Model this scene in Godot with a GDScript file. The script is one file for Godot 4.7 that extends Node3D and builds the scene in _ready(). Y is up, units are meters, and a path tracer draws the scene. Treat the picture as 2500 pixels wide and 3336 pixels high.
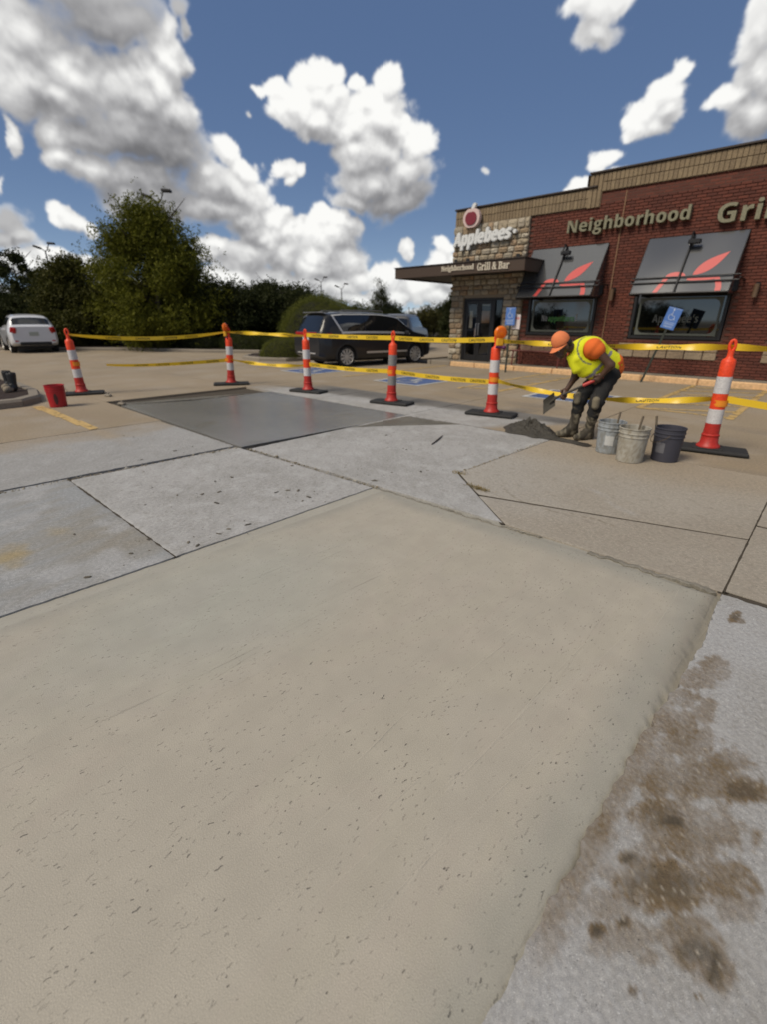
extends Node3D
# A parking lot repair in front of a restaurant. x runs along the facade, -z towards it, y up, metres.
var rng := RandomNumberGenerator.new()
var used := {}
var M := {}
var T := {}
var nz := FastNoiseLite.new()
var nb := FastNoiseLite.new()
var nc := FastNoiseLite.new()
var BLOBS := PackedFloat32Array([66.6,22.3,5.4,2.1,0.95,69.2,23.8,6.7,1.9,0.8,73.2,20.7,3.9,2.9,0.35,71.5,18.6,5.1,2.5,0.2,74.7,17.3,3.6,2.9,0.3,67.5,17.8,4.8,2.4,0.25,64,18.6,3.1,2.4,0.1,62.4,22.4,1,1.2,0.05,62.6,20.5,2.3,1.7,0.1,63,16.9,2.2,1.9,0.2,73,16.6,5.1,1.8,0.35,67.7,15.1,5.7,2,0.8,64.4,14.4,4.4,2.4,0.75,70.8,14.4,4.3,1.4,0.6,73.2,14.3,2.1,1.6,0.15,72.8,12.8,1.9,1.5,0.05,70.2,12.2,2.6,1.5,0.15,67.2,11.8,4,2.5,0.6,65.9,10.5,4.5,2.2,0.7,68.3,9.9,2.4,1.8,0.5,60.6,12,3.5,2.2,0.6,62.2,10,4.3,1.9,0.6,59,14.6,1.9,1.4,0,57.4,13.3,2,1.6,0.05,56.5,11.5,2.3,2.3,0.15,58.4,12.1,2.7,1.9,0.3,61.3,13,1.7,1.1,0.2,60.9,9.7,4,1.6,0.5,57.9,9.1,3.2,1.8,0.35,54.7,9.2,2.3,1.6,0.05,55.7,7.5,3.8,1.9,0.3,52.4,8.1,2.2,1.7,0.05,53.5,6.1,3.4,1.9,0.35,57.3,5.8,4.2,1.7,0.35,50.6,5.1,3,1.8,0.2,59.4,3.6,3.8,1.5,0.1,55.1,3.7,4.4,1.6,0.25,61.2,6.3,1.8,1,0,49.7,3.3,4.5,1.4,0.1,52.8,19.9,1.5,0.9,0,51.6,18.8,2.6,1.7,0.1,49.3,20.5,2.2,1.4,0,48.5,19,2.5,1.6,0.1,49.9,17.6,2.7,1.3,0.15,45.8,20.3,0.9,0.7,0.05,42.5,20.2,1.6,1.4,0,44.5,18.6,2.5,1.5,0.05,46.6,16.9,3.2,1.7,0.1,42.7,17.3,2.7,1.9,0.05,40.3,15.9,2.1,1.6,0,45,15.2,3.7,2,0.2,41.2,13.7,3.3,2,0.35,44.5,12.6,3.8,1.9,0.3,42.1,11.1,4.1,1.5,0.8,46.5,11,2.2,1.2,0.4,39.7,11.4,1.9,1.5,0.6,49.4,9.4,1.5,1.3,0,49,7.7,2.7,2.1,0.15,50.1,6,2.2,1.7,0.2,47.6,5.6,2.5,2,0.3,48,9,1.9,1.2,0.2,53.6,13.8,1,0.9,0,52.3,13.8,0.7,0.7,0,53.2,12.9,0.7,0.7,0.2,54.3,19.8,0.6,0.4,0.1,56.1,17.8,0.3,0.3,0.6,25.8,23.5,1.7,1.2,0.3,23.8,22.8,2.3,1.3,0.3,22.4,23.1,1.5,1,0.35,23.9,21.5,2.3,0.8,0.45,17.2,18.9,1,0.9,0.05,18,17.9,1.7,1.1,0.1,19.2,16.9,1.7,1,0.1,19.8,16.2,1.2,1,0.15,17.9,15.8,1.5,0.8,0.3,17,16.6,1.3,0.8,0.3,11.8,20.6,1.7,2.3,0.3,10.8,17.9,1.9,1.9,0.2,12,16.6,1.8,1.2,0.15,10,15,2.9,1.8,0.3,13.2,16.5,1.4,0.8,0.15,8.7,17.8,2.7,4.1,0.4,21.7,13.8,1.1,0.8,0.05,23,12.1,1.5,0.8,0.1,20.6,12.3,1.6,0.7,0.3,23.8,11.6,0.9,0.5,0.2,40.6,6.7,0.9,0.9,0,32.7,14.2,0.6,0.4,0.5,36.4,6.9,1.1,0.9,0,36.5,4.7,2,2,0.1,39.5,3.4,2.3,1.6,0.1,43.1,4.3,2.3,1.8,0.15,46.1,4.2,2,1.4,0.1,42,2.4,4.6,1.2,0.1,46.7,1.9,3.1,0.9,0.1,77.6,7.7,2.3,1.3,0.85,78.7,6.2,2.9,1.2,0.7,76.6,6.7,1.7,1.1,0.4,73,8.1,1,0.9,0.05,72.4,7.6,0.9,0.7,0.1,76.8,13.8,0.4,1.5,0.2,77.3,10.7,0.3,1,0.4,75,4.6,2.5,1.1,0.05,77.2,4.1,3.1,1.1,0.2,72.6,4,2.3,1.2,0.15,60.7,22.6,0.5,1.1,0.8,61,23.9,1.2,0.8,0.7,29.7,9.2,0.7,0.3,0.7,62.6,3.9,2.7,1.3,0.1,35.9,2.4,3,1.2,0.1,34.5,4.2,1.5,1.3,0.1,66.1,1.9,1.9,0.6,0,33.9,0.7,2.5,0.6,0.1,5.3,2.1,2.1,0.5,0.1,66.3,3.3,3.1,0.5,0,28.5,3.9,3,0.6,0.3,19.4,1,1.7,0.6,0.5,24.6,0.7,2.1,0.7,0.5,7.4,3.2,1.5,0.3,0.5,67.9,0.3,2,0.6,0.3,50.8,1,2.7,0.6,0.5,35.9,0.7,3,0.8,0.3,5.4,1.4,1.1,0.6,0,24.9,3.4,3.1,0.6,0.3,74.2,1.9,2.2,0.5,0.3,18.1,2.5,1.4,0.5,0.5,13.2,3.7,2.1,0.3,0.3,38.9,0.7,2,0.5,0,60.1,3.7,2.6,0.4,0.1,6.8,2.7,1.3,0.6,0.3,60.2,0.4,3.3,0.5,0.5,13.2,2.5,2.6,0.6,0,32.6,0.6,2.5,0.6,0.1,8.8,2.3,1.3,0.4,0.3,81.1,2,1.7,0.3,0.1,78.4,1.4,1.7,0.6,0.3,33.8,3.2,2.5,0.6,0,7.3,2.8,1.6,0.5,0.3,70.3,3.1,2.5,0.7,0.3,61,2.6,3,0.4,0.1,60.2,3.2,3,0.5,0.1,27.7,1.7,1.4,0.6,0.3,28.2,3.3,3.1,0.8,0,58.1,1.6,3.3,0.6,0.1,19.3,3.9,3.1,0.5,0.1,13.6,2.7,2.6,0.4,0.3,35.5,2.6,2.6,0.8,0.5,57.2,2.5,2.2,0.5,0.5,71.7,3.6,2.8,0.7,0.5,38.2,0.4,3.2,0.4,0.5,15.3,1.6,2.1,0.5,0.3,11.5,0.9,2.6,0.7,0,17.6,3.8,2.9,0.6,0.1,11,0.7,2,0.3,0,70.8,2.6,2.3,0.5,0.5,79,0.4,1.1,0.4,0.5,17.5,3.7,1.5,0.4,0])


class MB:
	var v := PackedVector3Array()
	var n := PackedVector3Array()
	var c := PackedColorArray()
	var u := PackedVector2Array()
	var i := PackedInt32Array()
	var col := Color.WHITE

	func vert(p: Vector3, nn: Vector3, uv := Vector2.ZERO) -> int:
		v.append(p)
		n.append(nn)
		c.append(col)
		u.append(uv)
		return v.size() - 1

	func tri(a: int, b: int, d: int) -> void:
		i.append(a)
		i.append(d)
		i.append(b)

	# corners run counter-clockwise seen from outside
	func quad(a: Vector3, b: Vector3, d: Vector3, e: Vector3, uvs := false) -> void:
		var nn := (b - a).cross(d - a)
		if nn.length_squared() < 1e-14:
			nn = (d - a).cross(e - a)
		nn = nn.normalized()
		var k := vert(a, nn, Vector2(0, 1))
		vert(b, nn, Vector2(1, 1))
		vert(d, nn, Vector2(1, 0))
		vert(e, nn, Vector2(0, 0))
		tri(k, k + 1, k + 2)
		tri(k, k + 2, k + 3)

	func face(pts: Array) -> void:
		var nn: Vector3 = (pts[1] - pts[0]).cross(pts[2] - pts[0]).normalized()
		var k := v.size()
		for p in pts:
			vert(p, nn)
		for j in range(1, pts.size() - 1):
			tri(k, k + j, k + j + 1)

	# a box with chamfered edges (b = 0 gives sharp ones)
	func box(at: Vector3, size: Vector3, b := 0.0, t := Basis.IDENTITY) -> void:
		var h := size * 0.5
		b = minf(b, minf(h.x, minf(h.y, h.z)) * 0.95)
		if b <= 0.0:
			for ax in 3:
				for s in [-1.0, 1.0]:
					var e := [Vector3.RIGHT, Vector3.UP, Vector3.BACK]
					var nn: Vector3 = e[ax] * s * h[ax]
					var e1: Vector3 = e[(ax + 1) % 3] * h[(ax + 1) % 3]
					var e2: Vector3 = e[(ax + 2) % 3] * h[(ax + 2) % 3] * s
					quad(at + t * (nn - e1 - e2), at + t * (nn + e1 - e2), at + t * (nn + e1 + e2), at + t * (nn - e1 + e2))
			return
		var k := h - Vector3(b, b, b)
		for ax in 3:
			var ux := (ax + 1) % 3
			var vx := (ax + 2) % 3
			for s in [-1.0, 1.0]:
				var q := []
				for w in [[-1, -1], [1, -1], [1, 1], [-1, 1]]:
					var p := Vector3.ZERO
					p[ax] = s * h[ax]
					p[ux] = w[0] * k[ux]
					p[vx] = w[1] * k[vx] * s
					q.append(at + t * p)
				quad(q[0], q[1], q[2], q[3])
			for s1 in [-1.0, 1.0]:
				for s2 in [-1.0, 1.0]:
					var q := []
					for w in [[0, -1], [1, -1], [1, 1], [0, 1]]:
						var p := Vector3.ZERO
						p[ux] = s1 * (h[ux] if w[0] == 0 else k[ux])
						p[vx] = s2 * (k[vx] if w[0] == 0 else h[vx])
						p[ax] = w[1] * k[ax]
						q.append(at + t * p)
					if s1 * s2 > 0:
						q.reverse()
					quad(q[0], q[1], q[2], q[3])
		for sx in [-1.0, 1.0]:
			for sy in [-1.0, 1.0]:
				for sz in [-1.0, 1.0]:
					var a := Vector3(sx * h.x, sy * k.y, sz * k.z)
					var d := Vector3(sx * k.x, sy * h.y, sz * k.z)
					var e := Vector3(sx * k.x, sy * k.y, sz * h.z)
					if sx * sy * sz > 0:
						face([at + t * a, at + t * d, at + t * e])
					else:
						face([at + t * a, at + t * e, at + t * d])

	# smooth surface over rows of points; p[r][k]; du = along k, dv = along r; outside is to the left of (k, r) counter-clockwise
	func grid(p: Array, close_k := false, close_r := false) -> void:
		var R := p.size()
		var K: int = p[0].size()
		var base := v.size()
		for r in R:
			for k in K:
				var k0: int = (k - 1 + K) % K if close_k else maxi(k - 1, 0)
				var k1: int = (k + 1) % K if close_k else mini(k + 1, K - 1)
				var r0: int = (r - 1 + R) % R if close_r else maxi(r - 1, 0)
				var r1: int = (r + 1) % R if close_r else mini(r + 1, R - 1)
				var du: Vector3 = p[r][k1] - p[r][k0]
				var dv: Vector3 = p[r1][k] - p[r0][k]
				var nn := du.cross(dv)
				if nn.length_squared() < 1e-16:
					nn = (p[mini(r + 1, R - 1)][k1] - p[mini(r + 1, R - 1)][k0]).cross(dv)
				if nn.length_squared() < 1e-16:
					nn = (p[maxi(r - 1, 0)][k1] - p[maxi(r - 1, 0)][k0]).cross(dv)
				if nn.length_squared() < 1e-16:
					nn = Vector3.UP
				vert(p[r][k], nn.normalized(), Vector2(float(k) / maxi(1, K - 1), float(r) / maxi(1, R - 1)))
		for r in (R if close_r else R - 1):
			for k in (K if close_k else K - 1):
				var a := base + r * K + k
				var b := base + r * K + (k + 1) % K
				var d := base + ((r + 1) % R) * K + (k + 1) % K
				var e := base + ((r + 1) % R) * K + k
				tri(a, b, d)
				tri(a, d, e)

	# profile of Vector2(radius, y) from bottom to top, outside facing out; creases kept
	func lathe(prof: Array, sides := 24, xf := Transform3D.IDENTITY, soft := 40.0) -> void:
		var N := prof.size()
		var seg := []
		for j in N - 1:
			var d: Vector2 = prof[j + 1] - prof[j]
			seg.append(Vector2(d.y, -d.x).normalized() if d.length() > 1e-9 else Vector2(1, 0))
		for j in N - 1:
			var na: Vector2 = seg[j]
			var nb2: Vector2 = seg[j]
			if j > 0 and rad_to_deg(absf(seg[j].angle_to(seg[j - 1]))) < soft:
				na = (seg[j] + seg[j - 1]).normalized()
			if j < N - 2 and rad_to_deg(absf(seg[j].angle_to(seg[j + 1]))) < soft:
				nb2 = (seg[j] + seg[j + 1]).normalized()
			var base := v.size()
			for s in sides + 1:
				var a := TAU * s / sides
				var cs := Vector3(cos(a), 0, -sin(a))
				vert(xf * (cs * prof[j].x + Vector3.UP * prof[j].y), (xf.basis * (cs * na.x + Vector3.UP * na.y)).normalized(), Vector2(float(s) / sides, 0))
				vert(xf * (cs * prof[j + 1].x + Vector3.UP * prof[j + 1].y), (xf.basis * (cs * nb2.x + Vector3.UP * nb2.y)).normalized(), Vector2(float(s) / sides, 1))
			for s in sides:
				var a := base + s * 2
				if prof[j].x > 1e-6:
					tri(a, a + 2, a + 3 if prof[j + 1].x > 1e-6 else a + 1)
				if prof[j + 1].x > 1e-6:
					tri(a, a + 3, a + 1)

	func tube(pts: Array, rad: Array, sides := 8, caps := true) -> void:
		var rows := []
		var up := Vector3.UP
		var last := Vector3.ZERO
		for j in pts.size():
			var d: Vector3 = (pts[mini(j + 1, pts.size() - 1)] - pts[maxi(j - 1, 0)]).normalized()
			if j == 0:
				last = d.cross(up if absf(d.y) < 0.9 else Vector3.RIGHT).normalized()
			var s := (last - d * last.dot(d)).normalized()
			last = s
			var w := d.cross(s)
			var row := []
			for k in sides:
				var a := TAU * k / sides
				row.append(pts[j] + (s * cos(a) + w * sin(a)) * rad[mini(j, rad.size() - 1)])
			rows.append(row)
		grid(rows, true)
		if caps:
			var f: Array = rows[0].duplicate()
			f.reverse()
			face(f)
			face(rows[-1])

	# flat polygon (counter-clockwise in its own xy) pushed out along +z of xf
	func prism(poly: PackedVector2Array, depth: float, xf := Transform3D.IDENTITY, sides := true) -> void:
		if Geometry2D.is_polygon_clockwise(poly):
			poly.reverse()
		var t := Geometry2D.triangulate_polygon(poly)
		for f in [1.0, 0.0]:
			if f == 0.0 and not sides:
				continue
			var k := v.size()
			var nn := (xf.basis * Vector3(0, 0, 1 if f > 0 else -1)).normalized()
			for p in poly:
				vert(xf * Vector3(p.x, p.y, depth * f), nn)
			for j in range(0, t.size(), 3):
				var a := poly[t[j]]
				var b := poly[t[j + 1]]
				var d := poly[t[j + 2]]
				var ccw := (b - a).cross(d - a) > 0
				if ccw == (f > 0):
					tri(k + t[j], k + t[j + 1], k + t[j + 2])
				else:
					tri(k + t[j], k + t[j + 2], k + t[j + 1])
		if sides:
			for j in poly.size():
				var a := poly[j]
				var b := poly[(j + 1) % poly.size()]
				quad(xf * Vector3(a.x, a.y, 0), xf * Vector3(b.x, b.y, 0), xf * Vector3(b.x, b.y, depth), xf * Vector3(a.x, a.y, depth))

	func mesh(m: Material = null) -> ArrayMesh:
		var a := []
		a.resize(Mesh.ARRAY_MAX)
		a[Mesh.ARRAY_VERTEX] = v
		a[Mesh.ARRAY_NORMAL] = n
		a[Mesh.ARRAY_COLOR] = c
		a[Mesh.ARRAY_TEX_UV] = u
		a[Mesh.ARRAY_INDEX] = i
		var am := ArrayMesh.new()
		am.add_surface_from_arrays(Mesh.PRIMITIVE_TRIANGLES, a)
		if m:
			am.surface_set_material(0, m)
		return am


func numbered(called: String) -> String:
	if not used.has(called):
		used[called] = 0
		return called
	used[called] += 1
	return "%s_%03d" % [called, used[called]]


func tag(o: Node, label := "", category := "", group := "", kind := "") -> Node:
	if label: o.set_meta("label", label)
	if category: o.set_meta("category", category)
	if group: o.set_meta("group", group)
	if kind: o.set_meta("kind", kind)
	return o


func thing(called: String, label: String, category: String, at := Vector3.ZERO, turn := 0.0, group := "", kind := "") -> Node3D:
	var o := Node3D.new()
	o.name = numbered(called)
	add_child(o)
	o.position = at
	o.rotation.y = turn
	tag(o, label, category, group, kind)
	return o


func part(parent: Node, called: String, mb, m: Material = null, label := "") -> MeshInstance3D:
	var o := MeshInstance3D.new()
	o.name = numbered(called) if parent == self else called
	o.mesh = mb.mesh(m) if mb is MB else mb
	if m and not mb is MB:
		o.material_override = m
	parent.add_child(o, true)
	if label: o.set_meta("label", label)
	return o


func lin(r: float, g: float, b: float, a := 1.0) -> Color:
	var c := Color(r, g, b).linear_to_srgb()
	c.a = a
	return c


func mat(key: String, c: Color, rough := 0.7, metal := 0.0, tex := "", scale := 1.0, bump := "", bump_cm := 0.3, vc := false) -> StandardMaterial3D:
	if M.has(key):
		return M[key]
	var m := StandardMaterial3D.new()
	m.resource_name = key
	m.albedo_color = c
	m.roughness = rough
	m.metallic = metal
	m.vertex_color_use_as_albedo = vc
	if tex:
		m.albedo_texture = T[tex]
	if bump:
		m.heightmap_enabled = true
		m.heightmap_texture = T[bump]
		m.heightmap_scale = bump_cm
	if tex or bump:
		m.uv1_triplanar = true
		m.uv1_world_triplanar = true
		m.uv1_scale = Vector3.ONE * scale
	M[key] = m
	return m


func glass(key: String, c: Color) -> StandardMaterial3D:
	if M.has(key):
		return M[key]
	var m := StandardMaterial3D.new()
	m.resource_name = key
	m.albedo_color = c
	m.roughness = 0.03
	m.transparency = BaseMaterial3D.TRANSPARENCY_ALPHA
	M[key] = m
	return m


func fbm(seed_: int, freq: float, oct := 4, kind := FastNoiseLite.FRACTAL_FBM) -> FastNoiseLite:
	var f := FastNoiseLite.new()
	f.noise_type = FastNoiseLite.TYPE_SIMPLEX_SMOOTH
	f.seed = seed_
	f.frequency = freq
	f.fractal_type = kind
	f.fractal_octaves = oct
	return f


func sstep(a: float, b: float, x: float) -> float:
	var t := clampf((x - a) / (b - a), 0.0, 1.0)
	return t * t * (3.0 - 2.0 * t)


# ------------------------------------------------------------------ sky
func make_sky() -> ImageTexture:
	var W := 3072
	var Hh := 1536
	var rows := 310          # 0 to 36 degrees of elevation, drawn at full detail; above that, blocks
	var per := W / 360.0
	var mass := PackedFloat32Array()
	var dk := PackedFloat32Array()
	var hh := PackedFloat32Array()
	var ww := PackedFloat32Array()
	var total := Hh / 2
	for a in [mass, dk, hh, ww]:
		a.resize(W * total)
	var blobs := BLOBS.duplicate()
	var r := RandomNumberGenerator.new()
	r.seed = 5
	# the same kind of cumulus round the rest of the sky
	for k in 74:
		var az := r.randf_range(90, 358) if k < 46 else r.randf_range(0, 360)
		var el := r.randf_range(2, 27) if k < 46 else r.randf_range(31, 84)
		var s := r.randf_range(1.5, 4.5) * (1.0 if k < 46 else 2.0)
		for j in r.randi_range(4, 8):
			var b := el + r.randf_range(-0.7, 0.7) * s
			blobs.append_array(PackedFloat32Array([az + r.randf_range(-1.6, 1.6) * s / cos(deg_to_rad(el)), b, s * r.randf_range(0.6, 1.2) / cos(deg_to_rad(el)), s * r.randf_range(0.45, 0.9), clampf(0.3 - (b - el) / s * 0.5 + r.randf_range(-0.15, 0.3), 0.0, 0.9)]))
	for k in range(0, blobs.size(), 5):
		var ca := blobs[k]
		var ce := blobs[k + 1]
		var rx := blobs[k + 2]
		var ry := blobs[k + 3]
		var y0 := maxi(0, int((ce - ry * 1.7) * per))
		var y1 := mini(total - 1, int((ce + ry * 1.7) * per))
		var x0 := int((ca - rx * 1.7) * per)
		var x1 := int((ca + rx * 1.7) * per)
		for y in range(y0, y1 + 1):
			var dy := (y / per - ce) / ry
			for x in range(x0, x1 + 1):
				var dx := (x / per - ca) / rx
				var q := sqrt(dx * dx + dy * dy)
				if q < 1.7:
					var at := y * W + posmod(x, W)
					mass[at] = maxf(mass[at], 1.7 - q)
					var w := (1.7 - q) * (1.7 - q)
					ww[at] += w
					dk[at] += w * blobs[k + 4]
					hh[at] += w * dy
	var wx := fbm(11, 7.0, 4)
	var wy := fbm(14, 7.0, 4)
	var bil := fbm(12, 13.0, 4, FastNoiseLite.FRACTAL_RIDGED)
	var fine := fbm(13, 34.0, 4)
	# first the density of the clouds, then their light from how it thins upwards
	var den := PackedFloat32Array()
	var src := PackedInt32Array()
	den.resize(W * total)
	src.resize(W * total)
	den.fill(-0.5)
	var y := 0
	while y < total:
		var step := 1 if y < rows else 3
		var el := deg_to_rad((y + step * 0.5) / per)
		var ce := cos(el)
		var se := sin(el)
		var x := 0
		while x < W:
			var az := -(x / per) * PI / 180.0
			var d := Vector3(sin(az) * ce, se, -cos(az) * ce)
			var ox := wx.get_noise_3dv(d) * 1.9 * per
			var oy := wy.get_noise_3dv(d) * 1.5 * per
			var at := clampi(y + int(oy), 0, total - 1) * W + posmod(x + int(ox), W)
			var m := mass[at] - 0.7
			if m > -0.5:
				var v := m * 0.80 - bil.get_noise_3dv(d) * 0.22 + fine.get_noise_3dv(d) * 0.16 + 0.15
				for yy in range(y, mini(total, y + step)):
					for xx in range(x, mini(W, x + step)):
						den[yy * W + xx] = v
						src[yy * W + xx] = at
			x += step
		y += step
	var data := PackedFloat32Array()
	data.resize(W * Hh * 3)
	for yy in total:
		var el := deg_to_rad((yy + 0.5) / per)
		var ce := cos(el)
		var se := sin(el)
		var t := pow(1.0 - se, 4.0)
		var t2 := pow(1.0 - se, 13.0)
		var sr := lerpf(lerpf(0.062, 0.128, t), 0.33, t2)
		var sg := lerpf(lerpf(0.104, 0.212, t), 0.45, t2)
		var sb := lerpf(lerpf(0.205, 0.365, t), 0.53, t2)
		var hz := pow(1.0 - se, 30.0) * 0.5
		var y1 := mini(yy + 5, total - 1) * W
		var y2 := mini(yy + 14, total - 1) * W
		var y3 := mini(yy + 34, total - 1) * W
		for x in W:
			var cr := sr
			var cg := sg
			var cb := sb
			var k0 := yy * W + x
			var v := den[k0]
			if v > -0.04:
				var at := src[k0]
				var w := maxf(ww[at], 1e-4)
				var dark := clampf(dk[at] / w * 1.5 - 0.10, 0.0, 1.0)
				var xl := posmod(x + 7, W)
				var lit := (clampf(v - den[y1 + x], -0.3, 0.3) * 0.40 + clampf(v - den[y2 + xl], -0.4, 0.4) * 0.36) * (1.0 - 0.45 * dark) + clampf(v - den[y3 + x], -0.6, 0.6) * 0.30
				var a := sstep(-0.04, 0.20 + 0.30 * dark, v)
				var s := clampf(0.75 + lit - dark * 0.52 * sstep(0.02, 0.45, v), 0.06, 1.0)
				var k := lerpf(0.11, 0.72, s * s * 0.6 + s * 0.4)
				cr = lerpf(cr, k, a)
				cg = lerpf(cg, k * 0.997, a)
				cb = lerpf(cb, k * lerpf(1.05, 0.97, s), a)
			# thin haze low down
			var o := ((total - 1 - yy) * W + posmod(W - 1 - x, W)) * 3
			data[o] = lerpf(cr, 0.50, hz)
			data[o + 1] = lerpf(cg, 0.535, hz)
			data[o + 2] = lerpf(cb, 0.54, hz)
	for k in range(W * total * 3, W * Hh * 3, 3):
		data[k] = 0.20
		data[k + 1] = 0.18
		data[k + 2] = 0.15
	var im := Image.create_from_data(W, Hh, false, Image.FORMAT_RGBF, data.to_byte_array())
	return ImageTexture.create_from_image(im)


# ------------------------------------------------------------------ textures
func seamless(f: FastNoiseLite, size: int) -> PackedByteArray:
	return f.get_seamless_image(size, size, false, false, 0.15, true).get_data()


func grey_tex(key: String, data: PackedByteArray, size: int) -> void:
	T[key] = ImageTexture.create_from_image(Image.create_from_data(size, size, false, Image.FORMAT_L8, data))


func make_textures() -> void:
	var S := 1024
	# old concrete: sand, exposed stones and pores
	var fine := seamless(fbm(21, 0.30, 2), S)
	var mid := seamless(fbm(22, 0.035, 4), S)
	var cell := FastNoiseLite.new()
	cell.noise_type = FastNoiseLite.TYPE_CELLULAR
	cell.seed = 23
	cell.frequency = 0.11
	cell.cellular_return_type = FastNoiseLite.RETURN_CELL_VALUE
	var stone := seamless(cell, S)
	cell.cellular_return_type = FastNoiseLite.RETURN_DISTANCE
	var stone_d := seamless(cell, S)
	var a := PackedByteArray()
	var h := PackedByteArray()
	var sm := PackedByteArray()
	var smh := PackedByteArray()
	for q in [a, h, sm, smh]:
		q.resize(S * S)
	for k in S * S:
		var f := fine[k] / 255.0 - 0.5
		var m := mid[k] / 255.0 - 0.5
		var st := stone[k] / 255.0
		var core := 1.0 - sstep(0.10, 0.42, stone_d[k] / 255.0)
		var pick := core if st > 0.68 else 0.0
		var pit := core if st < 0.15 else 0.0
		a[k] = int(clampf(0.80 + f * 0.26 + m * 0.14 + pick * 0.30 - pit * 0.45, 0.0, 1.0) * 255)
		h[k] = int(clampf(0.55 + f * 0.34 + m * 0.25 + pick * 0.12 - pit * 0.5, 0.0, 1.0) * 255)
		sm[k] = int(clampf(0.93 + f * 0.06 + m * 0.07, 0.0, 1.0) * 255)
		smh[k] = int(clampf(0.5 + f * 0.35 + m * 0.3, 0.0, 1.0) * 255)
	grey_tex("old", a, S)
	grey_tex("old_h", h, S)
	grey_tex("smooth", sm, S)
	grey_tex("smooth_h", smh, S)
	# fresh concrete: fine sand, trowel streaks and torn pores, all along z
	var P := 2048
	var im := Image.create_from_data(S, S, false, Image.FORMAT_L8, fine)
	var fr := Image.create(P, P, false, Image.FORMAT_L8)
	for by in 2:
		for bx in 2:
			fr.blit_rect(im, Rect2i(0, 0, S, S), Vector2i(bx * S, by * S))
	var st2 := fbm(27, 0.02, 4).get_seamless_image(P, 96, false, false, 0.2, true)
	st2.resize(P, P, Image.INTERPOLATE_CUBIC)
	var st3 := fbm(28, 0.006, 3).get_seamless_image(P, P, false, false, 0.2, true)
	var d0 := fr.get_data()
	var d1 := st2.get_data()
	var d2 := st3.get_data()
	var fh := PackedFloat32Array()
	fh.resize(P * P)
	for k in P * P:
		fh[k] = 0.62 + (d0[k] - 128) * 0.00026 + (d1[k] - 128) * 0.00022 + (d2[k] - 128) * 0.00012
	var dirt := PackedFloat32Array()  # holds pore and ridge shade painted into the colour map, no dirt
	dirt.resize(P * P)
	var r := RandomNumberGenerator.new()
	r.seed = 31
	for k in 12000:
		var x := r.randf() * P
		var y := r.randf() * P
		var dens := d2[int(y) * P + int(x)] / 255.0
		if r.randf() > dens * 1.5 - 0.15:
			continue
		var len := r.randf_range(2.5, 8) * (2.2 if r.randf() < 0.12 else 1.0)
		var wid := r.randf_range(0.6, 1.5)
		var ang := PI / 2 + r.randf_range(-0.35, 0.35)
		var deep := r.randf_range(0.04, 0.16) if r.randf() < 0.8 else r.randf_range(0.16, 0.32)
		for s in int(len * 1.5):
			var q := s / 1.5 - len * 0.5
			var cx := x + cos(ang) * q + sin(q * 0.5 + k) * 0.8
			var cy := y + sin(ang) * q
			for oy in range(-2, 3):
				for ox in range(-2, 3):
					var w := 1.0 - Vector2(ox, oy).length() / (wid + 0.5)
					if w > 0:
						var o := posmod(int(cy) + oy, P) * P + posmod(int(cx) + ox, P)
						fh[o] -= deep * w * 0.22
						dirt[o] = maxf(dirt[o], deep * w * 1.3)  # cavity shade of the pore, darkened in the colour
					elif w > -0.5 and ox > 0:
						var o := posmod(int(cy) + oy, P) * P + posmod(int(cx) + ox, P)
						fh[o] += deep * 0.025
	# long trowel ridges and drag lines, their light and shade also put into the colour
	for k in 70:
		var x := r.randf() * P
		var y := r.randf() * P
		var len := r.randi_range(200, 1500)
		var lift := r.randf_range(-0.22, 0.32) * (1.0 if k < 46 else 2.2)
		var drift := r.randf_range(-0.13, 0.05)
		var ph := r.randf() * TAU
		for s in len:
			var fade := sin(PI * s / len) * (0.6 + 0.4 * sin(s * 0.021 + ph))
			var cx := int(x + s * drift + sin(s * 0.006 + ph) * 7)
			for ox in range(-3, 4):
				var o := posmod(int(y) + s, P) * P + posmod(cx + ox, P)
				var w := (1.0 - absf(ox) / 3.5) * fade
				fh[o] += lift * w * 0.5
				dirt[o] -= lift * w * 0.16
	var hb := PackedByteArray()
	var ab := PackedByteArray()
	hb.resize(P * P)
	ab.resize(P * P)
	for k in P * P:
		hb[k] = int(clampf(fh[k], 0.0, 1.0) * 255)
		ab[k] = int(clampf(0.93 + (d0[k] - 128) * 0.00055 + (d1[k] - 128) * 0.00006 + (d2[k] - 128) * 0.0002 - dirt[k] * 0.95, 0.0, 1.0) * 255)
	grey_tex("fresh_h", hb, P)
	grey_tex("fresh", ab, P)
	# soft general purpose grain
	var g1 := seamless(fbm(41, 0.08, 4), 512)
	for k in 512 * 512:
		g1[k] = int(188 + g1[k] * 0.26)
	grey_tex("grain", g1, 512)
	var g2 := seamless(fbm(42, 0.02, 5), 512)
	var g3 := PackedByteArray()
	g3.resize(512 * 512)
	for k in 512 * 512:
		g3[k] = int(200 + g2[k] * 0.215)
	grey_tex("mottle", g3, 512)


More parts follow.
